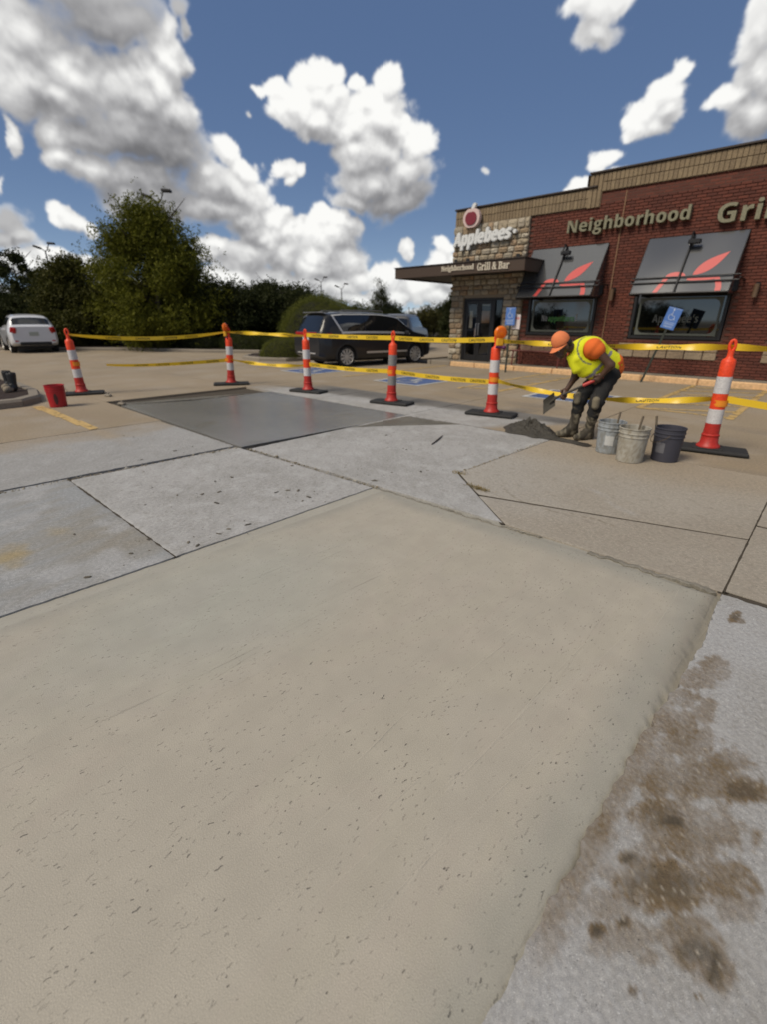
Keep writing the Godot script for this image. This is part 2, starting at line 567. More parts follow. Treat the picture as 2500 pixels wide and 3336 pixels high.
# ------------------------------------------------------------------ ground
var STAINS := PackedFloat32Array([
	-0.04,-2.17,0.039,-0.036,0.012,0.073,0.5,
	-0.13,-1.87,0.042,-0.039,0.011,0.048,0.5,
	-0.10,-1.87,0.036,-0.033,0.009,0.042,0.6,
	-0.04,-1.66,0.064,-0.060,0.012,0.059,0.6,
	-0.10,-1.72,0.056,-0.053,0.015,0.063,0.55,
	0.08,-1.66,0.051,-0.048,0.007,0.047,0.6,
	-0.13,-1.46,0.061,-0.058,0.016,0.059,0.5,
	-0.10,-1.58,0.032,-0.030,0.012,0.047,0.4,
	0.01,-1.49,0.098,-0.092,0.013,0.065,0.6,
	0.14,-1.56,0.048,-0.045,0.005,0.042,0.8,
	0.11,-1.56,0.029,-0.027,0.005,0.034,0.7,
	-0.03,-1.29,0.059,-0.055,0.012,0.048,0.7,
	-0.01,-1.29,0.027,-0.025,0.005,0.021,0.95,
	0.05,-1.29,0.096,-0.090,0.017,0.083,0.6,
	0.02,-1.09,0.080,-0.075,0.016,0.063,0.75,
	0.06,-1.11,0.060,-0.056,0.013,0.058,0.75,
	0.12,-1.20,0.065,-0.061,0.010,0.057,0.6,
	-0.07,-1.09,0.019,-0.018,0.005,0.016,0.9,
	-0.07,-0.86,0.017,-0.016,0.006,0.017,1,
	-0.03,-0.92,0.013,-0.012,0.005,0.016,0.9,
	-0.07,-0.94,0.050,-0.047,0.013,0.037,0.4,
	-0.02,-0.89,0.055,-0.051,0.011,0.034,0.4,
	0.12,-0.99,0.043,-0.040,0.008,0.040,0.8,
	0.16,-0.97,0.028,-0.026,0.008,0.046,0.95,
	0.09,-1.01,0.044,-0.042,0.008,0.037,0.6,
	0.17,-1.15,0.034,-0.032,0.005,0.037,0.4,
	0.04,-0.89,0.021,-0.020,0.004,0.016,0.4,
	0.03,-0.80,0.008,-0.008,0.002,0.007,0.9,
	0.14,-0.89,0.005,-0.005,0.001,0.005,0.8,
	-0.05,-2.69,0.019,-0.018,0.008,0.052,0.8,
	-0.02,-2.67,0.015,-0.014,0.004,0.031,0.7,
	-0.10,-1.01,0.016,-0.015,0.005,0.016,0.4,
	-0.18,-1.01,0.017,-0.016,0.007,0.016,0.6,
	-0.15,-1.30,0.019,-0.018,0.007,0.022,0.3,
	-0.10,-2.04,0.069,-0.065,0.011,0.055,0.5,
	-0.03,-1.85,0.029,-0.027,0.013,0.068,0.45])


func along(line: Array, t: float) -> Vector2:
	var total := 0.0
	for k in line.size() - 1:
		total += line[k].distance_to(line[k + 1])
	var d := t * total
	for k in line.size() - 1:
		var s: float = line[k].distance_to(line[k + 1])
		if d <= s or k == line.size() - 2:
			return line[k].lerp(line[k + 1], clampf(d / maxf(s, 1e-6), 0.0, 1.0))
		d -= s
	return line[-1]


# a slab between two plan lines a (small x) and b (large x), both running towards +z
func slab(parent: Node, called: String, a: Array, b: Array, cell: float, y: float, rag: float, m: Material, col: Callable, hgt = null, inset := 0.002, thick := 0.05) -> MeshInstance3D:
	var wide: float = maxf(a[0].distance_to(b[0]), a[-1].distance_to(b[-1]))
	var la := 0.0
	for k in a.size() - 1:
		la += a[k].distance_to(a[k + 1])
	var lb := 0.0
	for k in b.size() - 1:
		lb += b[k].distance_to(b[k + 1])
	var K := maxi(2, int(maxf(la, lb) / cell))
	var R := maxi(2, int(wide / cell))
	var rows := []
	var mid: Vector2 = (a[0] + a[-1] + b[0] + b[-1]) * 0.25
	for r in R + 1:
		var row := []
		for k in K + 1:
			var p := along(a, float(k) / K).lerp(along(b, float(k) / K), float(r) / R)
			var edge := r == 0 or r == R or k == 0 or k == K
			# ragged edges; the pull fades out over 9 cm so that no cells fold over
			var reach := maxf(0.09, cell)
			for q in [[r, Vector2(1, 0), along(a, float(k) / K)], [R - r, Vector2(-1, 0), along(b, float(k) / K)], [k, Vector2(0, 1), a[0].lerp(b[0], float(r) / R)], [K - k, Vector2(0, -1), a[-1].lerp(b[-1], float(r) / R)]]:
				var f: float = 1.0 - q[0] * cell / reach
				if f > 0.0:
					var bp: Vector2 = q[2]
					var e := inset + rag * (0.5 + 0.9 * nb.get_noise_2d(bp.x * 30, bp.y * 30) + 0.9 * maxf(0.0, nc.get_noise_2d(bp.x * 9 + mid.x, bp.y * 9)) + 1.1 * maxf(0.0, nc.get_noise_2d(bp.x * 70 + mid.x, bp.y * 70)))
					p += q[1] * maxf(0.001, e) * f
			var h := y
			if hgt:
				h += hgt.call(p.x, p.y)
			if edge:
				h -= 0.003
			row.append(Vector3(p.x, h, p.y))
		rows.append(row)
	var mb := MB.new()
	mb.grid(rows)
	for k in mb.v.size():
		mb.c[k] = col.call(mb.v[k].x, mb.v[k].z)
	# sides
	for k in K:
		for s in [[rows[0][k], rows[0][k + 1]], [rows[R][k + 1], rows[R][k]]]:
			mb.col = col.call(s[0].x, s[0].z)
			mb.quad(s[1], s[0], s[0] - Vector3(0, thick, 0), s[1] - Vector3(0, thick, 0))
	for r in R:
		for s in [[rows[r + 1][0], rows[r][0]], [rows[r][K], rows[r + 1][K]]]:
			mb.col = col.call(s[0].x, s[0].z)
			mb.quad(s[1], s[0], s[0] - Vector3(0, thick, 0), s[1] - Vector3(0, thick, 0))
	return part(parent, called, mb, m)


func mixc(a: Color, b: Color, t: float) -> Color:
	return a.lerp(b, clampf(t, 0.0, 1.0))


const TAN := Color(0.485, 0.388, 0.268)
const DUST := Color(0.565, 0.555, 0.54)
const BLUEDUST := Color(0.43, 0.44, 0.445)
const BAND := Color(0.215, 0.205, 0.188)


func n2(x: float, z: float, f: float) -> float:
	return nz.get_noise_2d(x * f, z * f)


func c_tan(x: float, z: float) -> Color:
	var c := mixc(TAN, Color(0.42, 0.333, 0.225), 0.5 + 0.9 * n2(x, z, 3.0))
	c = mixc(c, Color(0.53, 0.46, 0.37), 0.9 * n2(x + 40, z, 9.0))
	# tyre-worn lanes and drips
	c = mixc(c, Color(0.33, 0.275, 0.21), sstep(0.28, 0.6, n2(x * 0.5 + 9, z * 1.5, 4.0)) * 0.5)
	return c


func c_dust(x: float, z: float) -> Color:
	var smear := nb.get_noise_2d(x * 7.0 + z * 5.0, z * 16.0 - x * 14.0)
	var c := mixc(DUST, Color(0.455, 0.445, 0.425), 0.35 + 0.8 * n2(x, z, 8.0) + 0.5 * smear)
	c = mixc(c, Color(0.64, 0.635, 0.625), sstep(0.1, 0.6, n2(x + 13, z, 26.0)) * 0.6)
	c = mixc(c, Color(0.36, 0.34, 0.30), sstep(0.30, 0.62, nb.get_noise_2d(x * 40 + 3, z * 30)) * 0.45)
	return c


func c_two(x: float, z: float) -> Color:      # bluish, older dust with ochre traces
	var smear := nb.get_noise_2d(x * 16.0 - z * 6.0, z * 5.0 + x * 3.0)
	var c := mixc(BLUEDUST, Color(0.385, 0.36, 0.31), 0.35 + 0.7 * n2(x, z, 7.0) + 0.5 * smear)
	c = mixc(c, Color(0.54, 0.54, 0.54), sstep(0.05, 0.5, n2(x + 5, z, 18.0)) * 0.7 + sstep(-3.0, -2.75, x) * 0.35)
	var d := Vector2(x + 3.55, (z + 0.30) * 1.6).length() + 0.12 * n2(x, z, 40.0)
	c = mixc(c, Color(0.50, 0.38, 0.17), sstep(0.24, 0.02, d) * 0.75)
	d = Vector2(x + 3.75, (z + 0.62) * 2.0).length() + 0.12 * n2(x, z, 40.0)
	return mixc(c, Color(0.50, 0.40, 0.22), sstep(0.2, 0.02, d) * 0.4)


func c_grey(x: float, z: float) -> Color:
	var t := sstep(-7.0, -6.3, x + 0.5 * n2(x, z, 9.0))
	var c := mixc(c_tan(x, z), mixc(c_dust(x, z), Color(0.41, 0.405, 0.395), 0.45), 0.25 + 0.75 * t)
	return mixc(c, Color(0.52, 0.40, 0.25), sstep(0.10, 0.05, absf(z + 1.93 + 0.03 * n2(x, z, 30.0))) * 0.28 * sstep(-5.6, -7.0, x))


func c_strip(x: float, z: float) -> Color:    # dust strip, washed grey band, then tan paving
	var w := 0.10 * n2(x, z, 9.0) + 0.05 * n2(x, z, 33.0)
	var right := sstep(-2.75, -3.15, x + (z + 6.5) * 0.75 + w)
	var left := sstep(-9.3, -8.5, x + w * 2.0)
	var c := c_tan(x, z)
	c = mixc(c, mixc(BAND, Color(0.28, 0.268, 0.247), 0.5 + n2(x, z, 12.0)), sstep(-7.24, -7.16, z + w * 0.25) * right * sstep(-8.9, -8.1, x + w) * 0.95)
	var t := sstep(-6.66, -6.38, z + w * 1.6 + 0.07 * (x + 6.0))
	return mixc(c, c_dust(x, z), t * maxf(right, 0.0) * (0.35 + 0.65 * left))


func c_right(x: float, z: float) -> Color:    # tan slab next to the patch, dusty towards its left corner
	var c := mixc(Color(0.515, 0.465, 0.39), Color(0.44, 0.385, 0.31), 0.4 + 1.0 * n2(x, z, 5.0))
	c = mixc(c, Color(0.57, 0.545, 0.50), sstep(-1.3, -2.3, x + 0.5 * n2(x, z, 8.0)) * 0.5)
	c = mixc(c, TAN, sstep(-4.3, -5.4, z + 0.4 * n2(x, z, 4.0)) * 0.6)
	c = mixc(c, Color(0.35, 0.30, 0.24), sstep(0.3, 0.6, nb.get_noise_2d(x * 35, z * 28)) * 0.4)
	var s := sstep(0.12, 0.0, absf(z + 4.05 + (x + 1.2) * -0.75 + 0.08 * n2(x, z, 20.0)) * 1.4) * sstep(-1.5, -1.2, x) * sstep(-0.8, -1.0, x)
	c = mixc(c, Color(0.66, 0.68, 0.71), s * 0.5 * (0.5 + n2(x, z, 30.0)))
	# hair cracks filled with dirt
	var q := absf(z + 3.50 + 0.10 * sin(x * 5.0) + 0.02 * n2(x, z, 60.0) - (x + 1.4) * 0.25)
	if x < -0.9 and z > -3.65:
		c = mixc(c, Color(0.24, 0.19, 0.12), sstep(0.008, 0.002, q) * 0.6)
	return c


func c_old(x: float, z: float) -> Color:      # stained slab at the camera's feet
	var c := mixc(Color(0.56, 0.555, 0.55), Color(0.47, 0.455, 0.43), 0.4 + 0.9 * n2(x, z, 14.0))
	c = mixc(c, Color(0.66, 0.66, 0.66), sstep(0.2, 0.7, nb.get_noise_2d(x * 120, z * 120)) * 0.6)
	c = mixc(c, Color(0.33, 0.30, 0.26), sstep(0.42, 0.75, nb.get_noise_2d(x * 90 + 50, z * 90)) * 0.55)
	var w := 0.5 * n2(x, z, 22.0) + 0.5 * n2(x * 2.2 + 7, z * 0.8, 60.0) + 0.45 * nb.get_noise_2d(x * 60, z * 60)
	var warm := 0.0
	var s := 0.0
	for k in range(0, STAINS.size(), 7):
		var dx := x - STAINS[k]
		var dz := z - STAINS[k + 1]
		if absf(dx) > 0.3 or absf(dz) > 0.4:
			continue
		var det := STAINS[k + 2] * STAINS[k + 5] - STAINS[k + 3] * STAINS[k + 4]
		if absf(det) < 1e-7:
			continue
		var u := (dx * STAINS[k + 5] - dz * STAINS[k + 4]) / det
		var v := (dz * STAINS[k + 2] - dx * STAINS[k + 3]) / det
		var q := sqrt(u * u + v * v) + w * 0.9
		var f := sstep(1.5, 1.02, q)
		warm = maxf(warm, f * minf(1.0, STAINS[k + 6] * 1.3))
		s = maxf(s, f * sstep(0.5, 1.0, STAINS[k + 6]) * sstep(1.1, 0.3, q))
	# rusty run-off along the saw cut
	warm = maxf(warm, 0.75 * sstep(0.055, 0.015, x + 0.16 + 0.03 * w) * sstep(-2.0, -1.7, z) * sstep(-0.6, -0.9, z))
	c = mixc(c, Color(0.235, 0.165, 0.088), warm * (0.86 + 0.35 * nb.get_noise_2d(x * 150, z * 150) + 0.5 * n2(x * 1.5, z, 45.0)))
	c = mixc(c, Color(0.095, 0.077, 0.053), s * 0.9)
	# aggregate that still shows through the stain
	return mixc(c, Color(0.52, 0.46, 0.37), sstep(0.52, 0.66, nb.get_noise_2d(x * 170 + 9, z * 170)) * 0.8 * warm)


func c_fresh(x: float, z: float) -> Color:
	var c := mixc(Color(0.455, 0.412, 0.336), Color(0.425, 0.388, 0.32), 0.5 + 0.9 * n2(x * 1.6, z * 0.7, 2.5))
	# greyer where the paste is still damp: along the forms and in a patch on the left
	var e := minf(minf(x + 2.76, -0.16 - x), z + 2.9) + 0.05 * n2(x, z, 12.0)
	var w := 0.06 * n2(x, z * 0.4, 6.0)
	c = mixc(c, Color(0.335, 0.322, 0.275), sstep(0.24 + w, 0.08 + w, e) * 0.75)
	c = mixc(c, Color(0.395, 0.395, 0.345), sstep(1.0, 0.1, Vector2((x + 2.1) * 1.2, (z + 1.0) * 0.7).length() + 0.5 * n2(x, z, 3.0)) * 0.65)
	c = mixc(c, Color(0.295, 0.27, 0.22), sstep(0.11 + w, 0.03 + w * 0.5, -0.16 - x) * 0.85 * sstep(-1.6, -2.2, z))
	c = mixc(c, Color(0.43, 0.405, 0.345), sstep(0.105, 0.09, x + 2.76 + 0.012 * n2(x, z, 10.0)) * 0.7)
	return c


func h_fresh(x: float, z: float) -> float:
	var e := maxf(0.0, minf(minf(x + 2.77, -0.15 - x), z + 2.91))
	var lip := 0.004 * sstep(0.085, 0.10, e + 0.012 * n2(x, z, 10.0)) * sstep(-2.4, -2.6, x)
	return -0.006 + lip + 0.0018 * n2(x * 2.0, z * 0.6, 4.0) - 0.007 * sstep(0.05, 0.0, e + 0.02 * n2(x, z, 20.0)) - 0.016 * sstep(0.028, 0.004, e + 0.014 * nb.get_noise_2d(x * 50, z * 50)) * sstep(-0.5, -0.3, x) - 0.034 * sstep(0.035, 0.0, e + 0.012 * nb.get_noise_2d(x * 60, z * 60)) * sstep(0.13, 0.05, absf(z + 0.97)) * sstep(-0.5, -0.3, x)


func h_soft(x: float, z: float) -> float:
	return 0.0015 * n2(x, z, 5.0) + 0.0008 * nb.get_noise_2d(x * 40, z * 40)


func h_old(x: float, z: float) -> float:
	var h := 0.002 * n2(x, z, 6.0) + 0.0016 * nb.get_noise_2d(x * 110, z * 110)
	return h - 0.004 * sstep(0.03, 0.0, x + 0.17 - 0.02 * absf(nb.get_noise_2d(x * 10, z * 30)))


func h_far(x: float, z: float) -> float:
	return 0.0015 * n2(x, z, 2.0)


func c_wet(x: float, z: float) -> Color:
	var c := mixc(Color(0.145, 0.14, 0.128), Color(0.195, 0.19, 0.178), 0.5 + 1.1 * n2(x, z, 2.5))
	c = mixc(c, Color(0.22, 0.213, 0.197), sstep(-4.1, -3.1, z + 0.7 * n2(x, z, 2.0)) * 0.5)
	return mixc(c, Color(0.15, 0.135, 0.105), sstep(0.35, 0.6, n2(x + 7, z, 7.0)) * 0.5)


func c_slop(x: float, z: float) -> Color:
	return mixc(Color(0.165, 0.15, 0.115), Color(0.24, 0.22, 0.175), 0.5 + n2(x, z, 18.0))


func c_smear(x: float, z: float) -> Color:
	return mixc(Color(0.27, 0.245, 0.195), Color(0.37, 0.34, 0.28), 0.5 + 1.2 * n2(x, z, 40.0))


func flat_col(c: Color) -> Callable:
	return func(x, z): return mixc(c, c * 0.8, 0.4 + n2(x, z, 12.0))


# worn paint: a thin sheet with holes where the paint has gone
func paint(parent: Node, called: String, poly: PackedVector2Array, cell: float, y: float, wear: float, m: Material, sx := 0) -> MeshInstance3D:
	var lo := poly[0]
	var hi := poly[0]
	for p in poly:
		lo = lo.min(p)
		hi = hi.max(p)
	var mb := MB.new()
	var nx := int((hi.x - lo.x) / cell) + 1
	var ny := int((hi.y - lo.y) / cell) + 1
	for i in nx:
		for j in ny:
			var p := lo + Vector2(i, j) * cell
			if not Geometry2D.is_point_in_polygon(p + Vector2.ONE * cell * 0.5, poly):
				continue
			if n2(p.x + sx, p.y, 30.0) * 0.7 + nb.get_noise_2d(p.x * 60, p.y * 60) * 0.6 > wear:
				continue
			mb.quad(Vector3(p.x, y, p.y + cell), Vector3(p.x + cell, y, p.y + cell), Vector3(p.x + cell, y, p.y), Vector3(p.x, y, p.y))
	return part(parent, called, mb, m)


func rect(x0: float, z0: float, x1: float, z1: float) -> PackedVector2Array:
	return PackedVector2Array([Vector2(x0, z0), Vector2(x1, z0), Vector2(x1, z1), Vector2(x0, z1)])


func stroke(a: Vector2, b: Vector2, w: float) -> PackedVector2Array:
	var d := (b - a).normalized() * w * 0.5
	var s := Vector2(-d.y, d.x)
	return PackedVector2Array([a - s - d, b - s + d, b + s + d, a + s - d])


func build_ground() -> void:
	nz = fbm(1, 0.1, 3)
	nb = fbm(2, 0.35, 2)
	nc = fbm(3, 0.1, 2)
	var old := mat("old concrete", Color.WHITE, 0.88, 0, "old", 0.8, "old_h", 0.22, true)
	var stained := mat("exposed aggregate concrete", Color.WHITE, 0.85, 0, "old", 1.35, "old_h", 0.55, true)
	var fresh := mat("fresh concrete", Color.WHITE, 0.62, 0, "fresh", 1.0 / 2.9, "fresh_h", 1.3, true)
	var wet := mat("wet concrete", Color.WHITE, 0.27, 0, "smooth", 0.7, "smooth_h", 0.12, true)
	var slop := mat("wet cement slop", Color.WHITE, 0.5, 0, "old", 1.6, "old_h", 0.6, true)
	var dirt := mat("dirt", lin(0.10, 0.08, 0.055), 0.95, 0, "old", 1.5, "old_h", 0.8)
	var mb := MB.new()
	mb.quad(Vector3(-400, -0.045, 300), Vector3(300, -0.045, 300), Vector3(300, -0.045, -500), Vector3(-400, -0.045, -500))
	tag(part(self, "ground", mb, dirt), "", "", "", "structure")
	var lot := thing("parking_lot", "weathered tan concrete paving of the parking lot", "pavement", Vector3.ZERO, 0, "", "structure")
	var fs := thing("concrete_patch", "large freshly poured beige slab filling the foreground", "concrete slab", Vector3.ZERO, 0, "", "structure")
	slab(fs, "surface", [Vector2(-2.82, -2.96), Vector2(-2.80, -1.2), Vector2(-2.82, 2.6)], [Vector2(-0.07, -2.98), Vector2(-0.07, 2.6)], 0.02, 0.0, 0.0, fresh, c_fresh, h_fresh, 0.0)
	# slop smeared over the old slabs' edges round the patch
	for e in [[Vector2(-2.80, -2.885), Vector2(-2.765, -2.845), Vector2(-1.2, -2.93), Vector2(-1.2, -2.90)], [Vector2(-0.9, -2.955), Vector2(-0.9, -2.90), Vector2(-0.14, -2.96), Vector2(-0.14, -2.90)]]:
		slab(fs, "cement_smear", [e[0], e[1]], [e[2], e[3]], 0.01, 0.002, 0.03, slop, c_smear, h_old, 0.0, 0.02)
	var ws := thing("wet_concrete_patch", "dark wet slab just poured behind the dusty slabs", "concrete slab", Vector3.ZERO, 0, "", "structure")
	slab(ws, "surface", [Vector2(-8.62, -5.72), Vector2(-8.66, -4.0), Vector2(-9.06, -2.9)], [Vector2(-4.70, -5.72), Vector2(-4.86, -4.4), Vector2(-4.93, -2.80)], 0.05, -0.002, 0.012, wet, c_wet, h_soft, 0.0)
	slab(ws, "overflow", [Vector2(-4.80, -5.70), Vector2(-4.80, -4.35)], [Vector2(-3.74, -5.74), Vector2(-4.60, -4.75)], 0.03, 0.006, 0.03, slop, c_slop, h_old, 0.0, 0.008)
	slab(ws, "cement_smear", [Vector2(-8.72, -5.3), Vector2(-9.0, -4.2), Vector2(-9.35, -2.86)], [Vector2(-8.62, -5.3), Vector2(-8.66, -4.2), Vector2(-9.0, -2.92)], 0.025, 0.003, 0.055, slop, c_slop, h_old, 0.0, 0.006)
	# near slabs
	var P := [
		[[Vector2(-4.985, -2.775), Vector2(-4.99, -1.03)], [Vector2(-2.795, -2.86), Vector2(-2.775, -1.03)], 0.018, 0.0, 0.006, old, c_dust, h_soft],
		[[Vector2(-5.05, -1.03), Vector2(-5.15, 2.2)], [Vector2(-2.775, -1.03), Vector2(-2.79, 2.2)], 0.022, 0.0, 0.007, old, c_two, h_soft],
		[[Vector2(-7.17, -2.80), Vector2(-7.17, 2.2)], [Vector2(-5.03, -2.78), Vector2(-5.18, 2.2)], 0.03, 0.0, 0.008, old, c_grey, h_soft],
		[[Vector2(-9.6, -2.85), Vector2(-9.6, 2.2)], [Vector2(-7.18, -2.83), Vector2(-7.18, 2.2)], 0.1, 0.0, 0.004, old, c_tan, h_soft],
		[[Vector2(-4.84, -5.74), Vector2(-4.80, -2.83)], [Vector2(-2.43, -5.72), Vector2(-2.49, -3.75), Vector2(-1.53, -2.955)], 0.03, 0.0, 0.004, old, c_dust, h_soft],
		[[Vector2(-2.43, -5.72), Vector2(-2.485, -3.765), Vector2(-2.0, -3.36)], [Vector2(-0.143, -5.75), Vector2(-0.143, -3.885)], 0.03, 0.0, 0.002, old, c_right, h_soft],
		[[Vector2(-1.985, -3.335), Vector2(-1.505, -2.945)], [Vector2(-0.143, -3.87), Vector2(-0.143, -2.94)], 0.03, 0.0, 0.002, old, c_right, h_soft],
		[[Vector2(-0.14, -5.75), Vector2(-0.14, -4.22)], [Vector2(2.3, -5.75), Vector2(2.3, -4.22)], 0.06, 0.002, 0.003, old, c_right, h_soft],
		[[Vector2(-0.14, -4.19), Vector2(-0.14, -2.96)], [Vector2(2.3, -4.19), Vector2(2.3, -2.96)], 0.05, 0.002, 0.004, old, c_right, h_soft],
		[[Vector2(-0.155, -2.92), Vector2(-0.135, -2.3), Vector2(-0.18, -1.6), Vector2(-0.195, -0.9), Vector2(-0.20, 0.6)], [Vector2(0.9, -2.90), Vector2(0.9, 0.6)], 0.0085, 0.006, 0.013, stained, c_old, h_old],
	]
	for q in P:
		slab(lot, "concrete_panel", q[0], q[1], q[2], q[3], q[4], q[5], q[6], q[7])
	slab(lot, "concrete_panel", [Vector2(-0.165, 0.61), Vector2(-0.165, 2.6)], [Vector2(0.9, 0.61), Vector2(0.9, 2.6)], 0.1, 0.002, 0.01, old, c_dust, h_soft)
	slab(lot, "concrete_panel", [Vector2(0.91, -2.9), Vector2(0.91, 2.6)], [Vector2(2.3, -2.9), Vector2(2.3, 2.6)], 0.1, 0.002, 0.003, old, c_dust, h_soft)
	# the rest of the lot in a jointed grid
	var xs := [-36.0, -33.0, -30.0, -27.0, -24.2, -21.6, -19.2, -16.8, -14.4, -12.0, -9.6, -7.2, -4.86, -2.44, -0.14, 2.3, 4.7, 7.1, 9.5]
	var zs := [-26.0, -23.0, -20.0, -17.0, -14.2, -13.4, -10.9, -8.42, -5.74, -2.84, -0.2, 2.2, 5.0, 8.0, 11.0, 14.0]
	for i in xs.size() - 1:
		for j in zs.size() - 1:
			var x0: float = xs[i]
			var x1: float = xs[i + 1]
			var z0: float = zs[j]
			var z1: float = zs[j + 1]
			if (z1 <= -13.4 and x1 > -10.3) or x0 > 2.2 and z0 > -5.7 and z1 < 2.7 and x0 < 2.0:
				continue
			if x0 >= -9.61 and x1 < 2.31 and z0 >= -5.75 and z1 <= 2.21:
				continue
			var strip := x0 >= -9.61 and x1 < -0.1 and j == 7
			slab(lot, "concrete_panel", [Vector2(x0, z0), Vector2(x0, z1)], [Vector2(x1, z0), Vector2(x1, z1)], 0.05 if strip else 0.3, 0.0, 0.004 if strip else 0.0, old, c_strip if strip else c_tan, h_soft if strip else h_far, 0.004)
	# dirt packed into the closed joints
	for q in [[-0.143, -5.7, -0.143, -2.96], [-2.46, -5.7, -2.49, -3.76], [-2.49, -3.76, -1.53, -2.96], [-2.0, -3.355, -0.16, -3.89], [-0.14, -4.205, 2.3, -4.205], [-0.12, -2.94, 2.3, -2.935], [-7.175, -2.8, -7.175, 2.2], [-5.0, -1.03, -2.8, -1.03], [-4.84, -5.74, 2.3, -5.745]]:
		var st := stroke(Vector2(q[0], q[1]), Vector2(q[2], q[3]), 0.05)
		mb = MB.new()
		mb.quad(Vector3(st[3].x, -0.005, st[3].y), Vector3(st[2].x, -0.005, st[2].y), Vector3(st[1].x, -0.005, st[1].y), Vector3(st[0].x, -0.005, st[0].y))
		part(lot, "joint_dirt", mb, dirt)
	# rubble and dirt in the open joints
	var bit := MB.new()
	bit.box(Vector3.ZERO, Vector3(1, 0.7, 0.85), 0.22)
	var rub := MultiMesh.new()
	rub.transform_format = MultiMesh.TRANSFORM_3D
	rub.use_colors = true
	rub.mesh = bit.mesh(mat("rubble", Color.WHITE, 0.9, 0, "", 1, "", 0, true))
	var spots := []
	for k in 900:
		var t := rng.randf()
		match k % 5:
			0, 1, 2: spots.append([Vector2(lerpf(-5.02, -4.94, t) + rng.randf_range(-0.022, 0.03), lerpf(-0.3, -2.75, t)), 0.0])
			3: spots.append([Vector2(lerpf(-4.8, -2.75, t), lerpf(-2.81, -2.87, t) + rng.randf_range(-0.025, 0.025)), 0.0])
			4: spots.append([Vector2(lerpf(-2.48, -2.40, t * 0.3) + rng.randf_range(-0.01, 0.01), lerpf(-3.7, -5.6, t)), 0.0])
	rub.instance_count = spots.size()
	for k in spots.size():
		var s := rng.randf_range(0.006, 0.017) * (1.7 if rng.randf() < 0.08 else 1.0)
		var b := Basis.from_euler(Vector3(rng.randf() * TAU, rng.randf() * TAU, rng.randf() * TAU)).scaled(Vector3(s, s, s))
		rub.set_instance_transform(k, Transform3D(b, Vector3(spots[k][0].x, rng.randf_range(-0.018, 0.006), spots[k][0].y)))
		rub.set_instance_color(k, mixc(Color(0.20, 0.165, 0.11), Color(0.46, 0.43, 0.37), rng.randf() * 1.2 - 0.3))
	var ri := MultiMeshInstance3D.new()
	ri.name = "joint_rubble"
	ri.multimesh = rub
	add_child(ri)
	tag(ri, "crumbs of concrete and dirt lying in the open joints", "rubble", "", "stuff")
	# paint
	var yel := mat("worn yellow paint", lin(0.62, 0.42, 0.16), 0.75, 0, "mottle", 1.5)
	var blue := mat("worn blue paint", lin(0.085, 0.14, 0.32), 0.7, 0, "mottle", 1.5)
	var whi := mat("worn white paint", lin(0.62, 0.62, 0.60), 0.75, 0, "mottle", 1.5)
	paint(lot, "parking_line", PackedVector2Array([Vector2(-9.85, -1.78), Vector2(-9.85, -1.94), Vector2(-7.2, -1.99), Vector2(-7.2, -1.87)]), 0.03, 0.005, 0.42, yel)
	for L in [[-12.9, -8.2, -13.2], [-9.55, -8.6, -13.3], [-6.05, -8.9, -13.3], [-5.15, -8.9, -13.3], [-2.37, -9.0, -13.3], [-1.02, -8.9, -13.3], [2.4, -8.9, -13.3]]:
		paint(lot, "parking_line", rect(L[0] - 0.055, L[2], L[0] + 0.055, L[1]), 0.035, 0.005, 0.30, yel)
	for k in 6:
		paint(lot, "hatch_line", stroke(Vector2(-2.3, -9.05 - k * 0.75), Vector2(-1.08, -9.7 - k * 0.75), 0.10), 0.035, 0.005, 0.32, yel)
		paint(lot, "hatch_line", stroke(Vector2(-6.0, -9.05 - k * 0.75), Vector2(-5.2, -9.5 - k * 0.75), 0.10), 0.035, 0.005, 0.12, yel)
	paint(lot, "hatch_line", rect(-2.4, -9.1, -1.0, -9.0), 0.035, 0.0055, 0.32, yel)
	for s in [[-11.3, -9.05], [-7.66, -9.25], [-3.74, -9.5]]:
		var cx: float = s[0]
		var cz: float = s[1]
		var sym := Node3D.new()
		sym.name = "accessible_symbol"
		lot.add_child(sym, true)
		paint(sym, "blue_field", rect(cx - 0.62, cz - 0.58, cx + 0.62, cz + 0.58), 0.03, 0.005, 0.62, blue)
		for e in [rect(cx - 0.73, cz - 0.7, cx + 0.73, cz - 0.6), rect(cx - 0.73, cz + 0.6, cx + 0.73, cz + 0.7), rect(cx - 0.73, cz - 0.6, cx - 0.63, cz + 0.6), rect(cx + 0.63, cz - 0.6, cx + 0.73, cz + 0.6)]:
			paint(sym, "border", e, 0.03, 0.005, 0.5, whi)
		var mbs := MB.new()
		var strokes := [[Vector2(-0.06, -0.30), Vector2(0.0, 0.02)], [Vector2(0.0, 0.02), Vector2(0.22, 0.02)], [Vector2(0.22, 0.02), Vector2(0.30, 0.30)], [Vector2(0.30, 0.30), Vector2(0.38, 0.28)], [Vector2(-0.03, -0.14), Vector2(0.18, -0.14)]]
		for k in 14:
			var a0 := 0.5 + k * 0.30
			strokes.append([Vector2(-0.02, 0.15) + Vector2(cos(a0), sin(a0)) * 0.25, Vector2(-0.02, 0.15) + Vector2(cos(a0 + 0.3), sin(a0 + 0.3)) * 0.25])
		for q in strokes:
			var w := stroke(Vector2(cx, cz) + q[0], Vector2(cx, cz) + q[1], 0.07)
			mbs.quad(Vector3(w[3].x, 0.0095, w[3].y), Vector3(w[2].x, 0.0095, w[2].y), Vector3(w[1].x, 0.0095, w[1].y), Vector3(w[0].x, 0.0095, w[0].y))
		var disc := []
